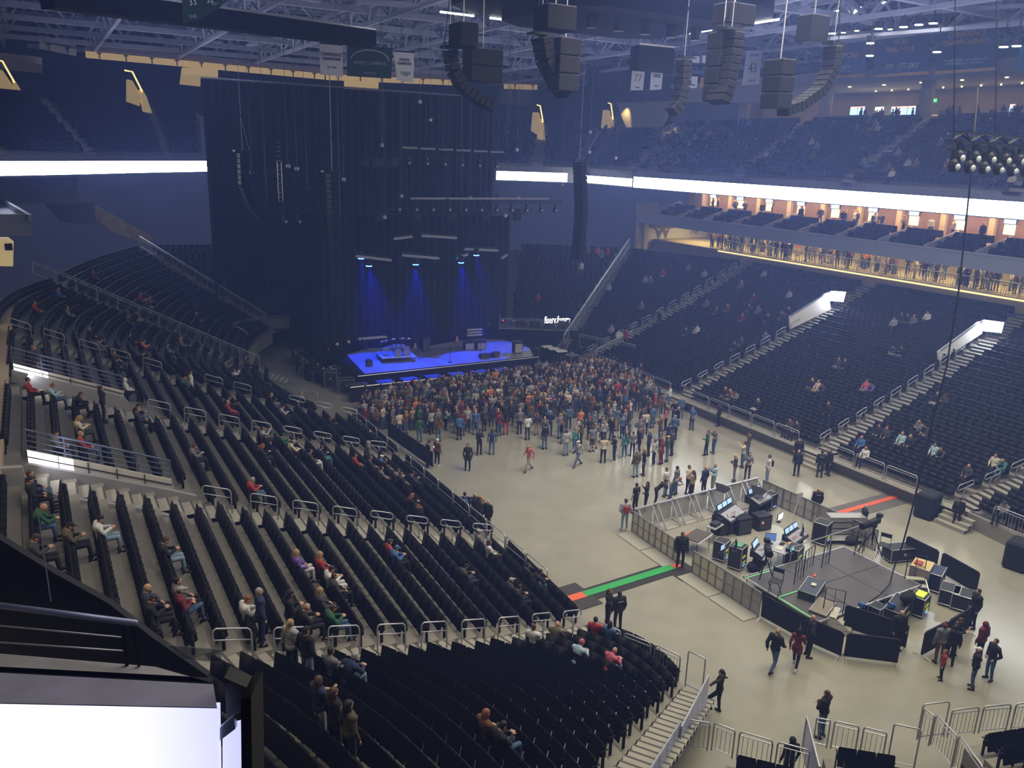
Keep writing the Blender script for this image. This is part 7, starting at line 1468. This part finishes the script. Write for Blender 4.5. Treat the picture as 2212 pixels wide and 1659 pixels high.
# ---- people in the seats: pixel of the chest, pose, clothes, words; standing ones too
SEATP = [(i, pix((s[0], s[1], s[2]+.85))) for i, s in enumerate(SEATS)]
SPX = np.array([(p[0], p[1]) for _, p in SEATP]); used = set()
def seat_at(px, py):
    d = (SPX[:, 0]-px)**2+(SPX[:, 1]-py)**2
    for i in np.argsort(d)[:12]:
        if int(i) not in used: used.add(int(i)); return SEATS[int(i)]
SIT = [
 ((82, 836), 'sit', 'red', 'black', 'short', 'dark', 0), ((125, 842), 'sitphone', 'lightblue', 'denim', 'short', 'ginger', 0), ((171, 866), 'sitlean', 'black', 'black', 'short', 'brown', 0), ((200, 876), 'stand', 'black', 'navy', 'long', 'dark', 1),
 ((146, 922), 'sitphone', 'cream', 'charcoal', 'long', 'blond', 1), ((159, 958), 'sit', 'red', 'denim', 'short', 'blond', 0), ((97, 952), 'sit', 'grey', 'black', 'cap', 'black', 0), ((56, 790), 'stand', 'navy', 'maroon', 'short', 'ginger', 0),
 ((62, 1060), 'sit', 'black', 'black', 'cap', 'black', 0), ((84, 1050), 'sit', 'navy', 'denim', 'short', 'brown', 0), ((70, 1125), 'sitlean', 'green', 'denim', None, 'dark', 0), ((78, 1180), 'sitphone', 'charcoal', 'black', 'cap', 'charcoal', 0), ((154, 1160), 'sitphone', 'olive', 'black', 'cap', 'black', 0), ((224, 1137), 'sitphone', 'white', 'paledenim', 'short', 'dark', 0),
 ((406, 835), 'stand', 'white', 'black', 'short', 'dark', 0), ((256, 845), 'sit', 'white', 'black', 'hood', 'white', 1), ((302, 885), 'sitphone', 'black', 'denim', 'short', 'dark', 0), ((286, 880), 'sit', 'charcoal', 'black', 'short', 'brown', 0), ((235, 768), 'sit', 'charcoal', 'black', 'short', 'brown', 0), ((196, 755), 'sitlean', 'grey', 'grey', 'short', 'dark', 0), ((247, 790), 'sitphone', 'navy', 'black', 'short', 'dark', 0), ((300, 782), 'sitphone', 'black', 'black', 'short', 'brown', 0), ((187, 722), 'sit', 'black', 'black', 'short', 'ginger', 0),
 ((155, 683), 'sit', 'grey', 'charcoal', 'short', 'dark', 0), ((82, 672), 'sit', 'red', 'green', 'short', 'brown', 0), ((126, 634), 'sit', 'blue', 'black', 'short', 'dark', 0), ((298, 636), 'sit', 'red', 'lightgrey', 'short', 'dark', 0), ((321, 658), 'sit', 'brown', 'tan', 'long', 'blond', 1), ((330, 657), 'sitphone', 'grey', 'black', 'short', 'blond', 0), ((420, 683), 'sit', 'black', 'denim', None, 'dark', 0), ((200, 588), 'sit', 'maroon', 'black', 'short', 'ginger', 0), ((291, 688), 'sitphone', 'black', 'tan', 'short', 'dark', 0), ((281, 695), 'sit', 'charcoal', 'black', 'short', 'brown', 0),
 ((301, 748), 'sitphone', 'orange', 'black', 'short', 'dark', 0), ((283, 732), 'sit', 'black', 'black', 'short', 'dark', 0), ((368, 753), 'sit', 'blue', 'black', 'short', 'dark', 0), ((360, 770), 'sit', 'navy', 'black', 'short', 'brown', 0), ((385, 735), 'sit', 'grey', 'black', 'long', 'blond', 1), ((371, 715), 'sitphone', 'black', 'maroon', 'short', 'brown', 0), ((482, 795), 'sitphone', 'grey', 'black', 'short', 'brown', 0), ((523, 776), 'sit', 'charcoal', 'black', 'short', 'dark', 0), ((502, 810), 'sitphoto', 'white', 'black', 'long', 'brown', 1), ((388, 834), 'sitphone', 'teal', 'black', 'long', 'blond', 1), ((484, 888), 'sit', 'red', 'maroon', 'short', 'blond', 0), ((481, 872), 'sitlean', 'black', 'black', 'short', 'brown', 0),
 ((431, 975), 'sitphone', 'grey', 'black', 'short', 'brown', 0), ((532, 1062), 'sitphone', 'red', 'denim', 'short', 'grey', 0), ((565, 980), 'sitphone', 'black', 'black', 'long', 'ginger', 1), ((619, 975), 'sitlean', 'cream', 'black', 'cap', 'grey', 0), ((559, 942), 'sitphoto', 'lightgrey', 'black', 'short', 'brown', 0), ((609, 948), 'sitphone', 'green', 'black', 'cap', 'green', 0), ((585, 864), 'sitphone', 'black', 'grey', 'short', 'blond', 0), ((615, 890), 'sitphone', 'lightgrey', 'black', 'cap', 'maroon', 0), ((686, 985), 'sitphone', 'navy', 'teal', 'short', 'brown', 0), ((665, 992), 'sit', 'charcoal', 'white', 'short', 'dark', 0), ((712, 911), 'sitlean', 'black', 'black', 'short', 'ginger', 0), ((657, 858), 'sit', 'lightgrey', 'black', 'short', 'blond', 0),
 ((365, 1180), 'sitphone', 'black', 'paledenim', 'short', 'brown', 0), ((338, 1293), 'sit', 'navy', 'black', None, 'dark', 0), ((350, 1320), 'sitphone', 'black', 'black', 'cap', 'charcoal', 0), ((388, 1273), 'sit', 'grey', 'black', 'short', 'dark', 0), ((408, 1292), 'sitcross', 'maroon', 'denim', 'cap', 'grey', 0), ((629, 1213), 'sit', 'purple', 'white', 'long', 'blond', 1), ((688, 1230), 'sit', 'red', 'black', 'long', 'blond', 1), ((706, 1242), 'sitphone', 'white', 'white', 'short', 'dark', 0), ((716, 1264), 'sit', 'charcoal', 'black', 'short', 'brown', 0), ((659, 1320), 'sitphone', 'black', 'black', None, 'dark', 0), ((696, 1307), 'sit', 'charcoal', 'black', 'long', 'blond', 1), ((719, 1324), 'sitphone', 'green', 'denim', 'short', 'brown', 0),
 ((843, 1176), 'sit', 'red', 'black', 'cap', 'charcoal', 0), ((855, 1186), 'sitphone', 'blue', 'black', 'cap', 'blue', 0), ((988, 1243), 'sitphone', 'charcoal', 'navy', 'cap', 'black', 0), ((1038, 1168), 'sit', 'grey', 'grey', 'cap', 'grey', 0), ((1051, 1184), 'sit', 'white', 'charcoal', 'long', 'brown', 1), ((1138, 1243), 'sit', 'black', 'black', 'short', 'dark', 0), ((1151, 1256), 'sitlean', 'black', 'denim', 'short', 'dark', 0), ((1098, 1272), 'sit', 'charcoal', 'black', 'cap', 'grey', 0), ((1111, 1276), 'sitphone', 'black', 'black', 'short', 'dark', 0),
 ((1163, 1370), 'sit', 'white', 'black', 'short', 'brown', 0), ((1196, 1380), 'sitlean', 'olive', 'black', None, 'dark', 0), ((1277, 1362), 'sit', 'red', 'black', 'short', 'dark', 0), ((1306, 1366), 'sit', 'denim', 'black', 'long', 'dark', 1), ((1254, 1407), 'sitlean', 'lightblue', 'black', 'beanie', 'pink', 0), ((1305, 1434), 'sitlean', 'pink', 'paledenim', None, 'dark', 0), ((1059, 1586), 'sit', 'brown', 'black', 'long', 'ginger', 1), ((1094, 1604), 'sitphone', 'black', 'denim', 'short', 'dark', 0), ((748, 1462), 'sitlean', 'navy', 'paledenim', 'short', 'grey', 0), ((722, 1450), 'sit', 'grey', 'black', 'short', 'dark', 0),
 ((540, 1360), 'stand', 'navy', 'navy', 'short', 'grey', 0), ((536, 1318), 'sitphone', 'white', 'black', 'short', 'ginger', 0), ((578, 1375), 'phone', 'black', 'black', 'long', 'dark', 1), ((606, 1400), 'stand', 'lightgrey', 'navy', 'pony', 'blond', 1), ((648, 1410), 'pockets', 'black', 'paledenim', 'cap', 'black', 0), ((656, 1570), 'talk', 'navy', 'lightgrey', 'long', 'brown', 1), ((698, 1585), 'stand', 'black', 'charcoal', 'long', 'brown', 1), ((708, 1625), 'stand', 'olive', 'charcoal', 'long', 'dark', 1),
 ((787, 985), 'stand', 'grey', 'denim', 'short', 'grey', 0), ((805, 1003), 'sit', 'charcoal', 'black', 'short', 'brown', 0), ((818, 1002), 'sit', 'blue', 'black', 'cap', 'white', 0), ((826, 1018), 'sit', 'grey', 'black', 'short', 'dark', 0), ((836, 1010), 'sit', 'black', 'black', 'short', 'brown', 0), ((852, 1036), 'sitphone', 'grey', 'black', 'short', 'brown', 0), ((874, 1034), 'sit', 'black', 'black', 'short', 'brown', 0), ((886, 1042), 'sitphone', 'charcoal', 'black', 'short', 'dark', 0), ((886, 1092), 'sitphone', 'black', 'brown', 'long', 'ginger', 1), ((764, 1000), 'sit', 'red', 'black', 'short', 'dark', 0),
 # right bank
 ((1756, 828), 'sit', 'black', 'black', 'long', 'blond', 1), ((1768, 834), 'sit', 'cream', 'tan', 'short', 'blond', 0), ((1787, 835), 'sitlean', 'charcoal', 'black', 'short', 'brown', 0), ((1877, 830), 'sit', 'pink', 'grey', 'short', 'brown', 0), ((1892, 834), 'sitlean', 'purple', 'black', 'short', 'dark', 0), ((1810, 778), 'sit', 'charcoal', 'blue', 'short', 'brown', 0), ((1823, 784), 'sit', 'black', 'black', 'short', 'brown', 0), ((1927, 760), 'sitlean', 'charcoal', 'lightgrey', 'short', 'dark', 0), ((1942, 763), 'sitphone', 'black', 'grey', 'short', 'brown', 0), ((2004, 687), 'sit', 'white', 'black', 'short', 'brown', 0), ((1980, 693), 'sit', 'grey', 'black', 'short', 'blond', 0), ((1964, 690), 'sit', 'black', 'black', 'long', 'brown', 1), ((1949, 690), 'sit', 'black', 'black', 'short', 'dark', 0), ((1930, 690), 'sit', 'lightgrey', 'black', 'short', 'brown', 0),
 ((1654, 722), 'sitphone', 'blue', 'navy', 'short', 'ginger', 0), ((1569, 845), 'sit', 'black', 'black', 'short', 'blond', 0), ((1577, 847), 'sitphone', 'brown', 'grey', 'long', 'blond', 1), ((1592, 850), 'sitphone', 'grey', 'black', 'cap', 'charcoal', 0), ((1643, 868), 'sit', 'black', 'lightgrey', 'long', 'blond', 1), ((1703, 911), 'sitphone', 'charcoal', 'black', 'long', 'ginger', 1), ((1719, 915), 'sit', 'black', 'black', 'short', 'dark', 0), ((1798, 900), 'stand', 'black', 'navy', 'short', 'brown', 0), ((2024, 868), 'sit', 'black', 'lightgrey', 'short', 'ginger', 0), ((2037, 874), 'sitphone', 'charcoal', 'black', 'long', 'brown', 1), ((1987, 918), 'sitphone', 'grey', 'black', 'long', 'blond', 1), ((2004, 925), 'sitlean', 'charcoal', 'tan', 'short', 'dark', 0), ((1895, 938), 'sit', 'black', 'black', 'short', 'dark', 0), ((1913, 945), 'sit', 'charcoal', 'black', 'short', 'ginger', 0), ((1952, 941), 'sit', 'lightblue', 'grey', 'short', 'blond', 0), ((1967, 948), 'sit', 'black', 'black', 'long', 'blond', 1), ((1853, 962), 'sit', 'blue', 'black', None, 'dark', 0), ((1870, 972), 'sit', 'white', 'black', 'long', 'ginger', 1), ((2020, 968), 'sit', 'lightblue', 'black', 'short', 'dark', 0), ((2041, 971), 'sitlean', 'charcoal', 'black', 'long', 'ginger', 1), ((2149, 991), 'sit', 'cream', 'black', 'short', 'brown', 0), ((2169, 998), 'sitlean', 'teal', 'teal', 'long', 'blond', 1), ((2094, 1030), 'sit', 'charcoal', 'black', None, 'dark', 0), ((2164, 1108), 'sitphone', 'grey', 'black', 'cap', 'charcoal', 0),
 ((1700, 667), 'sit', 'black', 'black', 'short', 'brown', 0), ((1706, 640), 'sit', 'lightgrey', 'black', 'short', 'dark', 0), ((1606, 687), 'sit', 'maroon', 'black', 'short', 'brown', 0), ((1632, 673), 'sit', 'grey', 'black', 'long', 'brown', 1), ((1616, 668), 'sit', 'charcoal', 'black', 'short', 'brown', 0), ((1576, 663), 'sit', 'brown', 'black', 'long', 'blond', 1), ((1529, 660), 'sit', 'grey', 'black', 'short', 'dark', 0), ((1546, 670), 'sit', 'charcoal', 'black', 'short', 'ginger', 0), ((1629, 650), 'sit', 'maroon', 'black', 'short', 'brown', 0), ((1656, 690), 'sit', 'black', 'black', 'short', 'ginger', 0), ((1686, 686), 'sit', 'charcoal', 'black', 'short', 'brown', 0), ((1589, 743), 'sit', 'black', 'black', 'short', 'brown', 0), ((1602, 743), 'sit', 'charcoal', 'black', 'long', 'brown', 1), ((1482, 720), 'sit', 'charcoal', 'black', 'short', 'ginger', 0), ((1502, 710), 'sit', 'white', 'grey', 'short', 'dark', 0), ((1599, 617), 'sit', 'grey', 'black', 'long', 'blond', 1), ((1653, 597), 'sit', 'lightgrey', 'black', 'short', 'dark', 0),
 ((1167, 643), 'sit', 'red', 'black', 'short', 'dark', 0), ((1251, 578), 'stand', 'white', 'grey', 'short', 'brown', 0), ((1275, 541), 'sit', 'grey', 'black', 'short', 'brown', 0), ((1286, 542), 'sit', 'pink', 'black', 'short', 'brown', 0), ((1298, 545), 'sit', 'grey', 'black', 'long', 'blond', 1), ((1310, 543), 'sit', 'red', 'black', 'short', 'brown', 0), ((1429, 590), 'sit', 'red', 'grey', 'short', 'dark', 0), ((1396, 608), 'sit', 'lightgrey', 'black', 'short', 'brown', 0), ((1404, 610), 'sit', 'grey', 'black', 'long', 'blond', 1), ((1384, 658), 'sit', 'grey', 'black', 'short', 'ginger', 0), ((1317, 716), 'sit', 'lightgrey', 'black', 'long', 'blond', 1), ((1355, 718), 'stand', 'red', 'black', 'short', 'brown', 0), ((1317, 621), 'sit', 'lightblue', 'black', 'short', 'grey', 0), ((1492, 575), 'sit', 'grey', 'black', 'short', 'brown', 0), ((1517, 589), 'sit', 'lightgrey', 'black', 'long', 'brown', 1), ((1388, 791), 'sit', 'black', 'black', 'short', 'ginger', 0), ((1425, 690), 'stand', 'black', 'navy', 'short', 'dark', 0),
]
PW = {'sit': 'sitting', 'sitphone': 'sitting head bowed over the hands', 'sitlean': 'sitting bent forward', 'sitcross': 'sitting cross-legged', 'sitphoto': 'sitting with both hands raised', 'stand': 'standing', 'phone': 'standing with hands raised', 'pockets': 'standing with a cup', 'talk': 'standing and talking'}
HW = {'short': '', 'long': 'long-haired ', None: 'bald ', 'cap': 'capped ', 'beanie': 'knit-hatted ', 'hood': 'hooded ', 'pony': 'ponytailed '}
LW = {}
def uniq(lab, extra):
    if lab in LW: lab = lab+' '+extra
    LW[lab] = LW.get(lab, 0)+1; return lab

for (px, py), ps, top, bot, hr, hcx, fem in SIT:
    s = seat_at(px, py); z = s[2]; rz = s[3]; Vf = Vector((-math.sin(rz), math.cos(rz), 0))
    st = not ps.startswith('sit'); loc = Vector((s[0], s[1], z+(0.0)))+Vf*(.28 if st else .02)
    lab = '%sperson in %s top, %s trousers %s, %s row up in the %s' % (HW[hr], top, bot, 'standing' if st else 'seated' if ps in ('sit', 'sitcross') else 'bent over a phone' if ps == 'sitphone' else 'leaning' if ps == 'sitlean' else 'with raised hands', ORD[s[5]], s[4].replace(' beside the aisle stairs', '').replace(' with the white vomitory wall', ' by the vomitory').replace(', second from the near end', ', second along').replace(', third from the near end', ', third along').replace(' nearest the near end', ', first along').replace(' behind the long rail', ''))
    w = lab.split(); lab = ' '.join(w[:15]); 
    if lab in LW: lab = lab.replace('person in', 'other person in')
    LW[lab] = 1
    near = pix(loc)[2] < 45
    if near: person(loc, rz, ps, top, bot, hr, hcx, lab, fem=bool(fem), detail=pix(loc)[2] < 22, bulk=.012)
    else: simple_person(loc, rz, ps, top, bot, hr, hcx, lab, None, fem=bool(fem))
print('people so far', NP[0])
# ---- the standing crowd
rr = random.Random(21)
tops = ['black']*18+['charcoal']*12+['grey']*8+['navy']*6+['maroon']*3+['brown']*3+['denim']*4+['lightgrey']*4+['white', 'red', 'green', 'olive', 'olive', 'tan', 'blue', 'cream', 'cream', 'brown', 'orange']
bots = ['black']*4+['denim']*3+['navy']+['charcoal']+['khaki']
hairs = [('short', 'dark'), ('short', 'brown'), ('short', 'brown'), ('short', 'blond'), ('short', 'grey'), (None, 'dark'), (None, 'dark'), ('short', 'blond'), ('cap', 'black'), ('cap', 'navy'), ('long', 'brown'), ('long', 'blond'), ('long', 'dark'), ('beanie', 'charcoal'), ('long', 'ginger'), ('cap', 'red')]
def inpoly(x, y, P):
    c = False; j = len(P)-1
    for i in range(len(P)):
        if (P[i][1] > y) != (P[j][1] > y) and x < (P[j][0]-P[i][0])*(y-P[i][1])/(P[j][1]-P[i][1])+P[i][0]: c = not c
        j = i
    return c
edge = [(768, 930), (860, 945), (930, 935), (1010, 945), (1100, 938), (1190, 955), (1260, 975), (1330, 960), (1385, 955), (1420, 925), (1430, 880), (1385, 838), (1300, 800), (1150, 826), (980, 848), (860, 868), (790, 885)]
poly = [tuple(at(x, y, 0)[:2]) for x, y in edge]
pts = []; tries = 0
xs = [p[0] for p in poly]; ys = [p[1] for p in poly]
while len(pts) < 560 and tries < 60000:
    tries += 1; x, y = rr.uniform(min(xs), max(xs)), rr.uniform(min(ys), min(max(ys), 56.3))
    if not inpoly(x, y, poly): continue
    dmin = .41 if y > 48.6 else .58 if y > 46.5 else .85
    if all((x-a)**2+(y-b)**2 > dmin**2 for a, b in pts): pts.append((x, y))
for x, y in [tuple(at(*q, 0)[:2]) for q in ((1395, 900), (1408, 925), (1442, 965), (1455, 950), (1380, 975), (1400, 985), (1365, 985), (1445, 880), (1470, 905), (1462, 930), (1425, 950), (1380, 960), (1425, 975))]: pts.append((x, y))
pts.sort(key=lambda p: pix((p[0], p[1], 0))[2])
zone = lambda x, y: ('front edge' if y < 47 else 'near rows' if y < 49.5 else 'middle')+' of the crowd, '+('by the left barrier' if x < 22.5 else 'left of its centre' if x < 27.5 else 'about its centre' if x < 32 else 'right of its centre' if x < 36.5 else 'by the right bank')
NIND = max(60, 318-NP[0]); CR_ = []
POS = ['stand', 'stand', 'stand', 'pockets', 'phone', 'crossed', 'talk']
for i, (x, y) in enumerate(pts):
    ps = rr.choice(POS); hr, hcx = rr.choice(hairs); fem = hr == 'long'; top = rr.choice(tops); bot = rr.choice(bots); f = rr.gauss(0, .5) if rr.random() < .75 else rr.uniform(-3, 3); H = rr.uniform(.93, 1.04)*(.95 if fem else 1)
    if i < NIND:
        lab = '%sperson in %s top, %s trousers, %s' % (HW[hr], top, bot, zone(x, y))
        simple_person((x, y, 0), f, ps, top, bot, hr, hcx, lab, 'crowd members: '+lab if False else ('standing '+HW[hr]+'people in '+top+' and '+bot), H, fem, ps != 'stand' or rr.random() < .6, skin=rr.choice((0, 0, 1, 1, 2)))
    else: CR_.append((x, y, 0, f, ps, top, bot, hr, hcx, fem, H))
# concourse standers belong to the same mass
for k in range(120):
    y = rr.uniform(30, 68); x = rr.uniform(62.9, 66.5); CR_.append((x, y, 9.3, rr.uniform(-3, 3), rr.choice(POS), rr.choice(tops+['brown']*6+['tan']*4+['cream']*3), rr.choice(bots), *rr.choice(hairs), False, rr.uniform(.95, 1.03)))
for k in range(34): y = rr.uniform(38, 62); CR_.append((rr.uniform(73.2, 78.0), y, 22.16, rr.uniform(-3, 3), rr.choice(POS), rr.choice(tops), rr.choice(bots), *rr.choice(hairs), False, 1.0))
for k in range(60):
    nm, fa, fb, ba, bb = UP[0]; u = rr.uniform(.05, .62); t_ = rr.randrange(13)/13; p = Vector(fa).lerp(Vector(fb), u).lerp(Vector(ba).lerp(Vector(bb), u), t_+.04); CR_.append((p.x, p.y, Zu(t_*13*.86), PI/2, 'sit', rr.choice(tops+['pink', 'cream', 'maroon']), 'black', *rr.choice(hairs), False, 1.0))
for k in range(26):
    y = rr.uniform(24, 72); CR_.append((rr.uniform(64.6, 65.8), y, 12.6, PI/2+rr.uniform(-1, 1), rr.choice(POS), rr.choice(tops), rr.choice(bots), *rr.choice(hairs), False, 1.0))
for (x, y) in ((655, 790), (665, 800), (688, 805), (700, 815), (640, 780), (710, 770), (1215, 755), (1232, 775), (1255, 765), (1190, 745), (1275, 790), (1243, 745)):
    p = at(x, y+22, 0); CR_.append((p.x, p.y, 0, rr.uniform(-3, 3), rr.choice(POS), rr.choice(['black', 'charcoal', 'grey', 'white']), 'black', 'short', 'brown', False, 1.0))
MIX = {}; MATL = []
def mix(m_):
    if m_.name not in MIX: MIX[m_.name] = len(MATL); MATL.append(m_)
    return MIX[m_.name]
tm = []; pl = []; tk = {}
class TM: pass
for (x, y, z, f, ps, top, bot, hr, hcx, fem, H) in CR_:
    key = (ps, hr, fem, top, bot, hcx)
    if key not in tk:
        me = crowd_mesh(ps, hr, fem, True, .034, .22); t = TM(); t.v = [tuple(v.co) for v in me.vertices]; t.f = [tuple(p.vertices) for p in me.polygons]
        mm = [mix(q) for q in (SKIN[0], cl(top), cl(bot), cl('black'), HC[hcx] if hcx in HC else cl(hcx))]; t.mi = [mm[p.material_index] for p in me.polygons]; tk[key] = len(tm); tm.append(t)
    pl.append((x, y, z, f, tk[key], H))
o = scatter('crowd', tm, pl, MATL); o.data.polygons.foreach_set('use_smooth', [True]*len(o.data.polygons)); tag(o, 'dense mass of small standing people before the stage and along the lit concourses', 'crowd', kind='stuff')
print('individual people', NP[0], 'mass', len(pl), len(o.data.vertices))
# ------------------------------------------------------------------ haze in the hall air
hz = bpy.data.materials.new('hall_haze'); hz.use_nodes = True
nt = hz.node_tree; nt.nodes.clear(); out = nt.nodes.new('ShaderNodeOutputMaterial'); vs = nt.nodes.new('ShaderNodeVolumeScatter')
vs.inputs['Color'].default_value = (0.26, 0.38, 1.0, 1); vs.inputs['Density'].default_value = 0.0046; vs.inputs['Anisotropy'].default_value = 0.35
nt.links.new(vs.outputs[0], out.inputs['Volume'])
mb = MB(); mb.box((28, 56, 17.0), (111, 130, 36)); hzo = mb.build('haze', hz); tag(hzo, 'thin blue haze hanging in the arena air', 'haze', kind='stuff')
# ------------------------------------------------------------------ the remaining seats as one mass
pl = []
for i in FAR:
    x, y, z, f, sec, row, k = SEATS[i]; dz = pix((x, y, z))[2]
    pl.append((x, y, z, f, 0 if dz < 42 else 1, 1.0))
for (x, y, z, f) in XSEATS: pl.append((x, y, z, f, 1, 1.0))
o = scatter('arena_seating', [seat_template(0), seat_template(1)], pl, [M_seatp])
tag(o, 'banks of folded black seats filling the arena bowl', 'seating', kind='stuff')
bpy.data.scenes.remove(TMPS)
print('SEATS near', len(NEAR), 'mass', len(pl))

for o in bpy.data.objects:
    if o.get('label') and not 4 <= len(o['label'].split()) <= 16: print('LABELLEN', len(o['label'].split()), o.name, o['label'])
